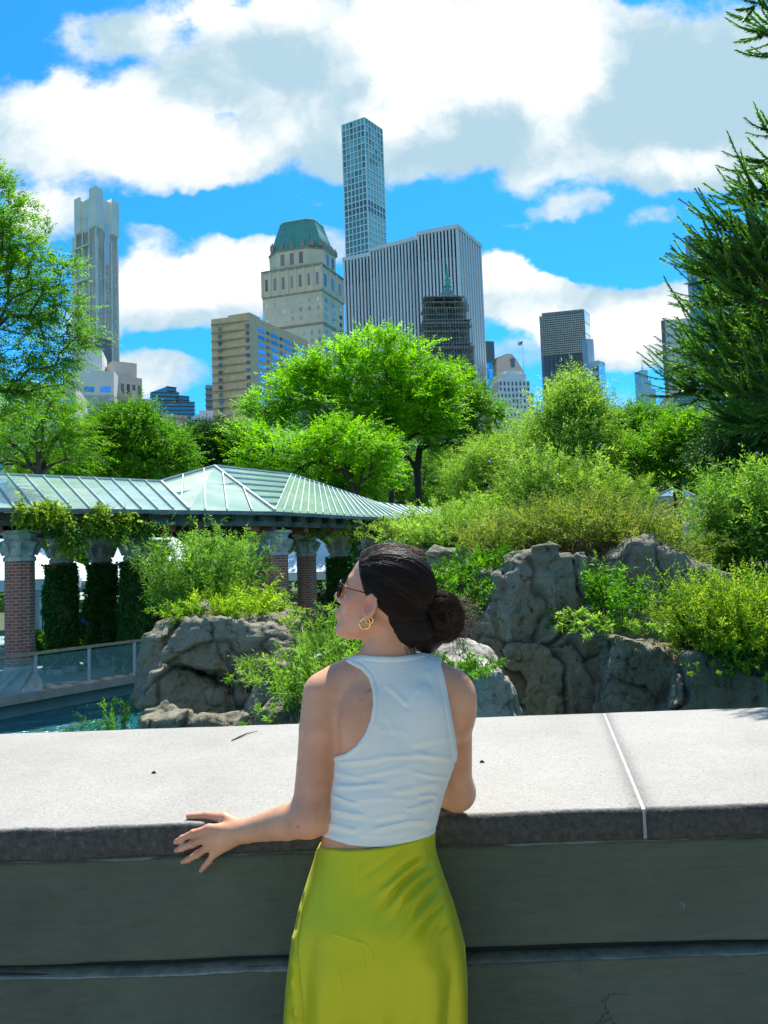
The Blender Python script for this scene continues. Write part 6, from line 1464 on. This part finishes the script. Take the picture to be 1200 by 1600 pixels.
LH = [finger([MCP[0], P(302, 1302, 1.842), P(285, 1310, 1.850), P(276, 1315, 1.857)], .0092, .0066),
      finger([MCP[1], P(300, 1319, 1.836), P(284, 1325, 1.846), P(277, 1328, 1.856)], .0092, .0066),
      finger([MCP[2], P(308, 1335, 1.838), P(294, 1343, 1.850), P(287, 1346, 1.860)], .0088, .0062),
      finger([MCP[3], P(326, 1346, 1.842), P(319, 1354, 1.854), P(315, 1359, 1.862)], .0078, .0056),
      finger([P(372, 1288, 1.842), P(350, 1277, 1.862), Pz(322, 1274, ZT+.0095), Pz(295, 1275.5, ZT+.0075)], .0125, .0072)]
RH = []
kx = RW_+Vector((-.085, .02, -.012))
for i in range(4):
    m_ = kx+Vector((0, -.03+.02*i, 0)); m_.z = ZT+.016; L_ = (.075, .082, .076, .06)[i]
    RH.append(finger([m_, m_+Vector((-L_*.45, .004*i-.004, .004)), m_+Vector((-L_*.78, .006*i-.006, -.002)), m_+Vector((-L_, .007*i-.007, -.0075))], .009, .0066))
RH.append(finger([RW_+Vector((-.02, -.02, -.008)), RW_+Vector((-.05, -.045, -.013)), RW_+Vector((-.082, -.06, -.022))], .0115, .0075))
def near(p, c, r, fn):
    c = W3(c); d = np.linalg.norm(p-c, axis=1)-r; out = np.maximum(d, .02).astype(np.float32)+.03
    m = d < .03
    if m.any(): out[m] = np.minimum(fn(p[m]), 10)
    return out
def f_hand(p, W, M, F, pk):
    # palm: fan of capsules from the wrist to each knuckle
    d = None
    for i in range(4):
        c = capsule(p, lerp(W, M[i], .12), M[i], .0165, .0108); d = c if d is None else smin(d, c, .012)
    for i, fg in enumerate(F):
        c = None
        for a, b, ra, rb in fg:
            q = capsule(p, a, b, ra, rb); c = q if c is None else smin(c, q, .003)
        for a, b, ra, rb in fg[1:]: c = smin(c, np.linalg.norm(p-W3(a), axis=1)-ra*1.05, .003)
        d = smin(d, c, .007 if i < 4 else .014)
    return d
LFC, RFC = (LW_+MCP[1])/2, (RW_+kx)/2
def f_arms(p):
    d = near(p, (LS+LE)/2, .2, lambda q: smin(smin(capsule(q, LS, lerp(LS, LE, .3), .050, .0475), capsule(q, lerp(LS, LE, .3), lerp(LS, LE, .6), .0475, .0415), .003), capsule(q, lerp(LS, LE, .6), LE, .0415, .0380), .003))
    d2 = near(p, (LE+LW_)/2, .17, lambda q: smin(smin(capsule(q, LE, lerp(LE, LW_, .35), .0400, .0385), capsule(q, lerp(LE, LW_, .35), lerp(LE, LW_, .7), .0385, .0315), .003), capsule(q, lerp(LE, LW_, .7), LW_, .0315, .0270), .003))
    d = smin(d, d2, .022)
    d3 = near(p, (RS+RE)/2, .18, lambda q: smin(smin(capsule(q, RS, RE, .0445, .037), ellipsoid(q, W3(RS)+np.array([.004, 0, -.03]), (.046, .05, .07)), .03), ellipsoid(q, W3(RE)+np.array([.002, -.004, -.006]), (.037, .036, .036)), .02))
    d4 = near(p, (RE+RW_)/2, .2, lambda q: smin(capsule(q, RE, RW_, .037, .026), ellipsoid(q, W3(lerp(RE, RW_, .3)), (.05, .06, .038)), .03))
    d3 = smin(d3, d4, .025)
    h1 = near(p, LFC, .13, lambda q: f_hand(q, LW_, MCP, LH, .01)); h2 = near(p, RFC, .17, lambda q: f_hand(q, RW_, [f[0][0] for f in RH[:4]], RH, .01))
    return smin(d, h1, .014), smin(d3, h2, .014)
def f_upper(p):
    d = f_torso(p)
    d = smin(d, capsule(p, NB, NT_, .056, .050), .03)
    d = smin(d, capsule(p, P(598, 1040, 1.768), P(528, 1062, 1.76), .034, .034), .035)
    d = smin(d, capsule(p, P(606, 1040, 1.768), P(686, 1062, 1.768), .034, .034), .035)
    for px, s in ((566, -1), (664, 1)):        # shoulder blades
        d = smin(d, ellipsoid(p, W3(P(px, 1130, 1.695)), (.038, .022, .060)), .035)
    return d
def f_legs(p):
    d = None
    for s in (-1, 1):
        x = -.022+s*.072; c = capsule(p, (x, 1.74, .80), (x+s*.0, 1.73, .47), .070, .050); c = smin(c, capsule(p, (x, 1.73, .47), (x+.002, 1.68, .10), .052, .036), .03)
        c = smin(c, capsule(p, (x, 1.67, .05), (x, 1.80, .035), .036, .026), .03); d = c if d is None else smin(d, c, .02)
    return d
def f_body(p):
    d = f_upper(p)
    lo = p[:, 2] < 1.0
    if lo.any(): e = d.copy(); w_ = np.clip((1.0-p[lo, 2])/.05, 0, 1); e[lo] = smin(smax(d[lo]+.02*w_, .76-p[lo, 2], .03), f_legs(p[lo]), .02); d = np.where(lo, e, d)
    a1, a2 = f_arms(p); d = smin(smin(d, a1, .018), a2, .018)
    d = smin(d, near(p, HC, .2, lambda q: f_head(loc(q))*HS), .02)
    return d
def body_attr(V):
    q = loc(V); red = np.zeros(len(V))
    s = np.abs(q[:, 1])
    red += .9*np.exp(-((q[:, 0]-.096)/.012)**2-((q[:, 2]+.0505)/.009)**2-(s/.02)**2)
    red += .35*np.exp(-((q[:, 0]-.055)/.022)**2-((q[:, 2]+.016)/.02)**2)*(s > .02)
    red += .35*np.exp(-((q[:, 0]+.004)/.02)**2-((q[:, 2]-.004)/.03)**2)*(s > .07)
    red += 1.0*np.exp(-((q[:, 0]-.008)/.008)**2-((q[:, 2]+.004)/.013)**2)*(s > .07)  # ear hollow: its shade painted in as deeper red
    for fg in LH+RH:
        red += .5*np.exp(-(np.linalg.norm(V-W3(fg[-1][1]), axis=1)/.012)**2)
        red += .28*np.exp(-(np.linalg.norm(V-W3(fg[1][0]), axis=1)/.010)**2)
    red += .25*np.exp(-(np.linalg.norm(V-W3(LE+Vector((0, -.03, -.02))), axis=1)/.03)**2)
    px, py = proj(V); mole = np.zeros(len(V))
    for mx, my, r in ((577, 1079, 2.3), (573, 1082, 1.4), (565, 1095, 1.2), (562, 1093, 1), (466, 1292, 2.2), (530, 1125, .9), (478, 1150, 1.0)):
        mole = np.maximum(mole, np.exp(-(((px-mx)**2+(py-my)**2)/r**2)))*1.0
    mole *= (V[:, 1] < 1.78)
    return {'red': np.clip(red, 0, 1), 'mole': np.clip(mole*.8, 0, 1)}
VX = .0026
xs0 = min(P(268, 1320, 1.84).x, P(450, 1550, 1.7).x)-.02
body = net_object('body', f_body, (xs0, 1.55, .0), (.235, 2.26, HC.z+.17), VX, M_SKIN, woman, 1.6, body_attr)
# fingernails
M_NAIL = mat('fingernail', (.72, .50, .44), .22)
for fg in LH:
    a, b, ra, rb = fg[-1]; a, b = Vector(a), Vector(b); t = (b-a).normalized(); out = Vector((0, -1, .25)) if fg is not LH[4] else Vector((0, -.5, 1)); out = (out-t*out.dot(t)).normalized(); sd_ = t.cross(out)
    q = MB(); n = 8; ring = []
    cc = b+t*rb*.1+out*rb*.86
    for k in range(n): an = 2*math.pi*k/n; ring.append(cc+t*math.cos(an)*.0052+sd_*math.sin(an)*.0042-out*(abs(math.sin(an))*.0012))
    q.rings([[p-out*.002 for p in ring], ring, [lerp(p, cc+out*.0009, .4) for p in ring]]); q.build('fingernail', M_NAIL, body, smooth=True)

# ---- white tank top
TANK = [(492, 1302), (494, 1275), (498, 1235), (502, 1200), (506, 1184), (524, 1182), (541, 1177), (557, 1165), (570, 1147), (579, 1125), (583, 1100), (582, 1078), (576, 1059), (564, 1046), (548, 1038), (540, 1033), (545, 1026), (566, 1023), (590, 1025.5), (620, 1026), (650, 1022), (670, 1016), (690, 1026), (689, 1040), (694, 1056), (699, 1080), (704, 1108), (709, 1136), (712, 1156), (714, 1170), (718, 1188), (730, 1215), (720, 1250), (700, 1285), (695, 1298), (668, 1308), (640, 1316), (605, 1323), (575, 1323.5), (545, 1320), (522, 1313)]
def ridges(px, py, L):
    s = 0
    for x0, y0, x1, y1, w, a in L:
        ex, ey = x1-x0, y1-y0; l2 = ex*ex+ey*ey; t = np.clip(((px-x0)*ex+(py-y0)*ey)/l2, 0, 1); bow = 0
        d = np.sqrt((px-x0-t*ex)**2+(py-y0-t*ey)**2); end = np.clip(np.minimum(t, 1-t)*5, 0, 1); end = end*end*(3-2*end)
        s = s+a*np.exp(-(d/w)**2)*end
    return s
WR = []                                       # folds of the jersey: bands sweeping across the small of the back
rw = random.Random(3)
for (x0, y0, x1, y1, w, a) in [(521, 1194, 600, 1187, 3.5, 2.6), (585, 1186, 680, 1180, 3, 1.9), (640, 1176, 712, 1186, 4, 2.2), (519, 1210, 575, 1219, 4, 2.0), (560, 1214, 640, 1200, 3.5, 1.6), (640, 1208, 704, 1216, 3.5, 2.4),
                               (517, 1232, 610, 1226, 3.5, 2.6), (610, 1240, 690, 1226, 4.5, 2.6), (516, 1246, 560, 1258, 3, 3.0), (550, 1252, 650, 1248, 4, 1.4), (650, 1246, 688, 1250, 3, 2.4),
                               (512, 1266, 575, 1276, 3.5, 3.2), (580, 1284, 640, 1272, 4.5, 2.0), (630, 1266, 683, 1258, 3, 3.0), (509, 1284, 560, 1296, 3.5, 2.8), (575, 1300, 676, 1280, 3.5, 3.0),
                               (600, 1070, 642, 1104, 4, 1.6), (657, 1072, 628, 1104, 4, 1.2), (585, 1150, 640, 1140, 6, 1.0), (640, 1165, 708, 1150, 5, 1.5), (557, 1172, 592, 1132, 4, 1.6), (600, 1120, 620, 1150, 5, .9), (668, 1040, 690, 1090, 5, 1.2)]:
    WR.append((x0, y0, x1, y1, w*1.0, a)); WR.append((x0+rw.uniform(-6, 6), y0+7, x1+rw.uniform(-6, 6), y1+7, w*1.5, -a*.6))
def tank_disp(p):
    px, py = proj(p); warp = vnoise(np.stack([px*.022, py*.02, px*0], -1))*7
    d = ridges(px, py+warp, WR)*.0012
    d += vnoise(np.stack([px*.012, py*.05, px*0+4], -1))*.0014*np.clip((py-1150)/60, 0, 1)
    return d*np.clip((1.78-p[:, 1])/.03, 0, 1)
def f_tank(p):
    px, py = proj(p); rg = poly_sdf(px, py, TANK)
    SPINE[0] = -.15; base = f_upper(p); t = f_torso(p); SPINE[0] = 1.
    a1, a2 = f_arms(p); full = smin(smin(base, a1, .018), a2, .018)
    hem = .0010*np.clip(1-np.abs(rg+4.5)/3.5, 0, 1)*np.where(py < 1298, 1, 0)-.0009*np.exp(-((rg+9.0)/1.3)**2)
    hem2 = -.0008*np.exp(-((rg+13)/1.6)**2)*(py > 1296)
    wj = np.clip((py-1163)/26, 0, 1); full = full*(1-wj)+np.minimum(base, base*0+9)*wj
    d = full-.0042-np.maximum(tank_disp(p), -.0036)-hem-hem2
    d = np.maximum(d, t-.020)
    return smax(d, rg/690., .0015).astype(np.float32)
m, nt, b = newmat('white_jersey'); tc = nt.nodes.new('ShaderNodeTexCoord'); v = tc.outputs['Object']
b.inputs['Base Color'].default_value = (.69, .69, .60, 1); b.inputs['Roughness'].default_value = .8; b.inputs['Sheen Weight'].default_value = .15; b.inputs['Specular IOR Level'].default_value = .2
bn = nt.nodes.new('ShaderNodeBump'); bn.inputs['Distance'].default_value = .0004; wv = nnoise(nt, vmath(nt, 'MULTIPLY', v, (1, 1, .25)), 900, 2, .5).outputs[0]
h = nmath(nt, 'ADD', wv, nmath(nt, 'MULTIPLY', nnoise(nt, vmath(nt, 'MULTIPLY', v, (1, 1, 3)), 24, 4, .55).outputs[0], 3.2)); lk(nt, h, bn.inputs['Height']); lk(nt, bn.outputs[0], b.inputs['Normal'])
net_object('tank_top', f_tank, (P(500, 1200, 1.7).x-.02, 1.62, P(600, 1340, 1.74).z), (.19, 1.89, P(600, 1000, 1.74).z), .0023, m, woman, 1.6)

# ---- satin skirt
TOPL = [(470, 1312), (487, 1321), (505, 1326), (540, 1329), (575, 1328), (610, 1323), (640, 1316), (662, 1309), (680, 1300)]
SKW = 1.45
SKF = [(528, 1510, 546, 1600, 1.8, .7), (565, 1480, 572, 1540, 1.6, .5), (515, 1458, 580, 1484, 2.2, .5), (580, 1484, 583, 1512, 2, .5), (533, 1580, 550, 1500, 2, .4), (560, 1395, 561, 1350, 1.4, .4), (640, 1440, 655, 1400, 2, .4)]
def soft_folds(px, py):
    wx = vnoise(np.stack([px*.018, py*.018, px*0+3], -1)); wy = vnoise(np.stack([px*.018, py*.018, px*0+13], -1))
    a = math.radians(46); u = (px+wx*14)*math.sin(a)+(py+wy*14)*math.cos(a); v = -(px*math.cos(a))+py*math.sin(a)
    sp = 15+3*vnoise(np.stack([u*.02, u*0, u*0+1], -1)); ph = u/24*2*math.pi
    prof = np.sin(ph)+.28*np.sin(2*ph+.6)
    m = np.exp(-((px-640)/46)**2-((py-1380-(px-600)*.35)/46)**2)*np.clip((py-1318)/26, 0, 1)*(.65+.6*vnoise(np.stack([u*.07, v*.01, u*0], -1)))
    d = prof*m*.0078
    def col_(x, w, y0, A): t = np.clip((py-y0)/90, 0, 1); t = t*t*(3-2*t); return A*t*np.exp(-((px-x-(py-1550)*-.05)/w)**2)
    d = d+col_(646, 20, 1470, -.011)+col_(604, 18, 1510, -.005)+col_(690, 14, 1490, .004)+col_(706, 6, 1490, -.004)+col_(500, 22, 1480, .002)+col_(560, 24, 1520, .003)
    return d
SEAM = [(489, 1326), (484, 1350), (473, 1392), (467, 1440), (464.5, 1480), (466, 1540), (470, 1600), (475, 1680)]
SKF = [(a_, b_, c_, d_, w_*(SKW if w_ > 3 else 1), h_) for a_, b_, c_, d_, w_, h_ in SKF]
def skirt():
    nt_, nz = 820, 340; th = np.linspace(0, 2*math.pi, nt_, endpoint=False)
    zt_px = np.array(TOPL)
    v = np.linspace(0, 1, nz)**1.0
    zl = P(600, 1660, 1.745).z
    T2 = table(SEC[-8:])
    # upper part follows the hips, the lower part hangs and flares to the ankle
    c, s = np.cos(th), np.sin(th); e = 2/2.25
    ux, uy = np.sign(c)*np.abs(c)**e, np.sign(s)*np.abs(s)**e
    V = np.zeros((nz, nt_, 3)); z0 = TT[0]
    zh = P(600, 1322, 1.74).z
    cx, a, cy, b = torso_at(np.array([zh])); X = cx+ux*(a+.005); Y = cy+uy*(b+.006)
    # top edge height from the photo outline
    ztop = np.array([0.]*nt_)
    for k in range(nt_):
        px = proj(np.array([[X[k], Y[k], zh]]))[0][0]; py = np.interp(px, zt_px[:, 0], zt_px[:, 1]); ztop[k] = P(px, py, Y[k]).z if Y[k] < 1.76 else zh+.004
    K = np.hanning(31); K /= K.sum(); ztop = np.convolve(np.concatenate([ztop[-15:], ztop, ztop[:15]]), K, 'valid')
    zbot = .14
    for i in range(nz):
        f = (i/(nz-1)); f = f*.42/.55 if f < .55 else .42+(f-.55)/.45*.58
        # fine rows over the visible top
        z = ztop*(1-f)+zbot*f
        zz = np.maximum(z, zl)
        cx, a, cy, b = torso_at(zz); fl = np.clip((zl-z)/(zl-zbot), 0, 1)
        a = a+.006+fl*.09; b = b+.007+fl*.12
        cyy = cy-fl*.01
        V[i, :, 0] = cx+ux*a; V[i, :, 1] = cyy+uy*b; V[i, :, 2] = z
    p = V.reshape(-1, 3); px, py = proj(p); back = np.clip((1.755-p[:, 1])/.03, 0, 1)
    d = ridges(px, py+vnoise(np.stack([px*.03, py*.03, px*0], -1))*4, SKF)*.002+soft_folds(px, py)
    sx = np.interp(py, [q[1] for q in SEAM], [q[0] for q in SEAM]); ds = px-sx
    pk = vnoise(np.stack([py*.06, py*.0, py*0+2], -1))
    d += -.0042*np.exp(-(ds/1.7)**2)+.0026*np.exp(-((ds+6)/3.5)**2)*(1+1.2*pk)+.0014*np.exp(-((ds-5)/4)**2)
    d += vnoise(np.stack([px*.02, py*.012, px*0+9], -1))*.0022+vnoise(np.stack([px*.05, py*.03, px*0+5], -1))*.0007
    low = np.clip((1.0-p[:, 2])/.5, 0, 1); ang = np.tile(th, nz)
    d = d*back+.010*low*np.sin(ang*9+1.3*np.sin(ang*2))
    cxx, aa, cyy, bb = torso_at(np.maximum(p[:, 2], zl)); nn = nrm_(np.stack([(p[:, 0]-cxx)/aa**2, (p[:, 1]-cyy)/bb**2, np.zeros(len(p))], 1))
    p = p+nn*np.maximum(d, -.02)[:, None]
    edge = np.arange(nz)[:, None]*np.ones(nt_)[None]; inn = (edge.reshape(-1) == 0); p[inn] -= nn[inn]*.004
    I = np.arange(nz*nt_).reshape(nz, nt_); J = np.roll(I, -1, 1)
    F = np.stack([I[:-1], I[1:], J[1:], J[:-1]], -1).reshape(-1, 4)
    return p, F
m, nt, b = newmat('lime_satin'); tc = nt.nodes.new('ShaderNodeTexCoord'); v = tc.outputs['Object']
b.inputs['Base Color'].default_value = (.43, .42, .008, 1); b.inputs['Roughness'].default_value = .34; b.inputs['Specular IOR Level'].default_value = .55; b.inputs['Specular Tint'].default_value = (1, 1, .35, 1)
b.inputs['Sheen Weight'].default_value = .2; b.inputs['Sheen Tint'].default_value = (.8, .9, .2, 1); b.inputs['Metallic'].default_value = .12
bn = nt.nodes.new('ShaderNodeBump'); bn.inputs['Distance'].default_value = .0018; lk(nt, nnoise(nt, vmath(nt, 'MULTIPLY', v, (1, 1, .5)), 16, 4, .5, .6).outputs[0], bn.inputs['Height']); lk(nt, bn.outputs[0], b.inputs['Normal'])
Vs, Fs = skirt(); sk = link('skirt', npmesh('skirt', Vs-origin(woman), Fs, True), m, woman)

# ---- hair
HAIRP = [(569, 835), (563, 862), (560, 880), (562, 900), (568, 922), (574, 937), (584, 933), (594, 935), (602, 945), (606, 962), (608, 978), (610, 1000), (618, 1012), (645, 1018), (672, 1008), (700, 960), (710, 900), (690, 830), (620, 815)]
BC = P(691, 964, 1.80); BC2 = P(667, 997, 1.79)
bax = (BC-HC).normalized()
def f_hair(p):
    px, py = proj(p); rg = poly_sdf(px, py, HAIRP)/690.
    q = loc(p); d = smin(f_cran(q), ellipsoid(q, (.035, 0, -.01), (.05, .058, .075)), .03)*HS
    d = smin(d, capsule(p, P(622, 985, 1.765), P(655, 985, 1.775), .040, .030), .03)
    b1_ = bax.cross(Vector((0, 0, 1))).normalized(); b2_ = bax.cross(b1_)
    w = p-W3(HC); an = np.arctan2(w@W3(b2_), w@W3(b1_)); st = vnoise(np.stack([np.cos(an)*26, np.sin(an)*26, p[:, 2]*3], -1))
    d = d-.0075-.0012*st
    return smax(d, rg, .006).astype(np.float32)
def hair_attr(c, ax):
    b1_ = Vector(ax).cross(Vector((0, 0, 1))).normalized(); b2_ = Vector(ax).cross(b1_)
    def fn(V):
        w = V-W3(c); an = np.arctan2(w@W3(b2_), w@W3(b1_)); return {'hs': np.stack([np.cos(an), np.sin(an), (w@W3(ax))*.6], 1)}
    return fn
def hair_mat(name, c1, c2, sc):
    m, nt, b = newmat(name); at = nt.nodes.new('ShaderNodeAttribute'); at.attribute_name = 'hs'
    n = nnoise(nt, at.outputs['Vector'], sc, 4, .7).outputs[0]; n2 = nnoise(nt, at.outputs['Vector'], sc*4, 3, .7).outputs[0]
    lk(nt, nramp(nt, n, [(.35, c1), (.7, c2)]), b.inputs['Base Color']); b.inputs['Roughness'].default_value = .36; b.inputs['Specular IOR Level'].default_value = .16
    bn = nt.nodes.new('ShaderNodeBump'); bn.inputs['Distance'].default_value = .0022; lk(nt, nmath(nt, 'ADD', n, nmath(nt, 'MULTIPLY', n2, .6)), bn.inputs['Height']); lk(nt, bn.outputs[0], b.inputs['Normal'])
    return m
M_HAIR = hair_mat('dark_brown_hair', (.008, .005, .0035), (.026, .015, .009), 26)
hair = net_object('hair', f_hair, (HC.x-.16, 1.64, HC.z-.14), (HC.x+.16, 1.90, HC.z+.18), .0023, M_HAIR, woman, 1.6, hair_attr(HC, bax))
def f_bun(p):
    q = p-W3(BC); an = np.arctan2(q[:, 2], q[:, 0]); r = np.linalg.norm(q, axis=1)
    d = ellipsoid(p, W3(BC), (.046, .040, .056)); d = smin(d, ellipsoid(p, W3(BC2), (.034, .034, .036)), .02)
    sw = vnoise(np.stack([np.cos(an+r*18)*7, np.sin(an+r*18)*7, r*50], -1)); return (d-.0035*sw).astype(np.float32)
net_object('bun', f_bun, (BC.x-.11, BC.y-.07, BC.z-.12), (BC.x+.08, BC.y+.08, BC.z+.08), .0022, M_HAIR, hair, 1.8, hair_attr(BC, (0, -1, .01)))
M_STR = mat('hair_strand', (.024, .013, .007), .36, spec=.25)
M_STR2 = mat('lighter_hair_strand', (.12, .058, .028), .4, spec=.25)
def strands(name, curves, r, m_, parent):
    A_ = np.concatenate([c[:-1] for c in curves]); B2 = np.concatenate([c[1:] for c in curves]); V, F = tubes(A_, B2, np.full(len(A_), r), np.full(len(A_), r), 3)
    return link(name, npmesh(name, V-origin(parent), F, True), m_, parent)
g = np.random.default_rng(8); CV = []
er = np.array([.100, .077, .088])*HS+.0085
def onhead(d):                                # direction in head-local coordinates -> world point on the hair surface
    return None
C0 = np.array(HC)+(HM.T@np.array([-.012, 0, .05]))*HS
target = (HM@(np.array(BC)-C0)); target = target/er; target /= np.linalg.norm(target)
for k in range(900):
    # start on the hairline (front arc), run over the skull to the bun
    a = g.uniform(-2.3, 2.3); st = np.array([.80+.05*abs(math.cos(a)), math.sin(a)*.66, math.cos(a)*.42+.08]); st[0] -= abs(math.sin(a))*.30; st /= np.linalg.norm(st); st = nrm_(st+g.normal(0, .05, 3))
    dot = np.clip(st@target, -1, 1); om = math.acos(dot); t = np.linspace(g.uniform(0, .25), .93, 20); wob = g.normal(0, .012, 3)
    q = (np.sin((1-t)*om)[:, None]*st+np.sin(t*om)[:, None]*target)/math.sin(om)+wob*np.sin(t*math.pi)[:, None]; q = nrm_(q)*(er+g.uniform(-.0010, .0014)); w = C0+(q@HM)
    px, py = proj(w); keep = poly_sdf(px, py, HAIRP) < -1
    if keep.sum() > 5 and keep[len(keep)//2:].all(): w = w[keep]; CV.append(w)
strands('strands', CV, .00055, M_STR, hair)
CV = []; CV2 = []
for k in range(420):
    ax = nrm_(np.array([g.normal(0, .25), -1, g.normal(0, .25)+.15])); u = nrm_(np.cross(ax, [0, 0, 1])); w_ = np.cross(ax, u); t = np.linspace(0, g.uniform(1.2, 4.5), 22)+g.uniform(0, 6.3); h_ = g.uniform(-.1, .92)
    rr = math.sqrt(max(0, 1-h_*h_)); q = (u*np.cos(t)[:, None]+w_*np.sin(t)[:, None])*rr+ax*h_; q = q*(1+.03*np.sin(t*3+k)[:, None]); w = np.array(BC)+q*(np.array([.046, .040, .056])+.0025+abs(g.normal(0, .0015))); (CV if k % 3 else CV2).append(w)
for k in range(230):                           # loose ends sticking out of the bun and a few at the nape
    a = g.uniform(-1.1, 1.2); s = np.array(BC)+np.array([math.cos(a)*.044, g.uniform(-.02, .02), math.sin(a)*.052]); d = np.array([math.cos(a)+g.normal(0, .5), g.normal(0, .4), math.sin(a)*.6+g.normal(0, .7)-.2]); t = np.linspace(0, 1, 9)[:, None]; cv = g.normal(0, .012, 3); L_ = g.uniform(.008, .036)
    (CV if k % 2 else CV2).append(s+d*L_*t+cv*t*t+np.array([0, 0, -.006])*t*t)
for k in range(26):
    s = np.array(P(g.uniform(612, 668), g.uniform(1004, 1013), 1.73)); t = np.linspace(0, 1, 8)[:, None]; CV.append(s+np.array([g.normal(.004, .008), g.normal(0, .004), -g.uniform(.006, .022)])*t+g.normal(0, .004, 3)*t*t)
for k in range(60):                            # fine hairs standing off the crown
    a = g.uniform(-.3, 1.5); st = nrm_(np.array([math.cos(a*1.2+.4), g.normal(0, .3), abs(math.sin(a+.5))+.2])); s = C0+((st*er)@HM); t = np.linspace(0, 1, 9)[:, None]; back_ = -np.array(fv); CV2.append(s+(back_*g.uniform(.02, .045)+np.array(uv_)*g.uniform(-.004, .006))*t+((st@HM)*.004)*np.sin(t*3.14))
strands('bun_strands', CV, .0006, M_STR, hair); strands('loose_hairs', CV2, .00042, M_STR2, hair)

# ---- sunglasses, earrings, necklace
sg = MB()
M_RIM = mat('dark_metal_rim', (.03, .025, .03), .3, metal=.8); ml, nt, b = newmat('smoked_lens'); b.inputs['Base Color'].default_value = (.012, .012, .018, 1); b.inputs['Roughness'].default_value = .05; b.inputs['Specular IOR Level'].default_value = .8
def ringpts(c, nrm, r, rz, n=28):
    n_ = Vector(nrm).normalized(); a = Vector((0, 0, 1)).cross(n_).normalized(); u = n_.cross(a); return [Vector(c)+a*math.cos(2*math.pi*k/n)*r+u*math.sin(2*math.pi*k/n)*rz for k in range(n)]
for s in (-1, 1):
    ring = ringpts((.1005, s*.031, .010), (1, s*.16, -.08), .0245, .0215); ring = [hw(*p) for p in ring]; sg.tube(ring+[ring[0]], .0011, 6)
    sg.tube([hw(.0985, s*.055, .018), hw(.090, s*.068, .021), hw(.05, s*.0775, .023), hw(.012, s*.0800, .0245), hw(-.006, s*.0815, .030)], [.0012, .0012, .0012, .0015, .0015], 6)
sg.tube([hw(.1015, -.007, .016), hw(.106, 0, .019), hw(.1015, .007, .016)], .001, 6)
sgo = sg.build('sunglasses', M_RIM, woman, smooth=True)
for s in (-1, 1):
    ring = [hw(*p) for p in ringpts((.1005, s*.031, .010), (1, s*.16, -.08), .0242, .0212)]; c = sum(ring, Vector())/len(ring); n_ = fv*.0022
    q = MB(); q.rings([[p-n_*.3 for p in ring], ring, [lerp(p, c, .5)+n_*.6 for p in ring], [lerp(p, c, .95)+n_ for p in ring]]); q.build('lens', ml, sgo, smooth=True)
M_GOLD = mat('polished_gold', (.85, .56, .20), .18, metal=1)
for (x, z, r, t_) in ((.004, -.044, .0125, .0026), (-.004, -.034, .0085, .002)):
    ring = [hw(x+math.cos(k*2*math.pi/26)*r*.9, .0775+math.cos(k*2*math.pi/26)*r*.35, z+math.sin(k*2*math.pi/26)*r) for k in range(26)]; q = MB(); q.tube(ring+[ring[0]], t_, 8); q.build('hoop_earring', M_GOLD, woman, smooth=True)
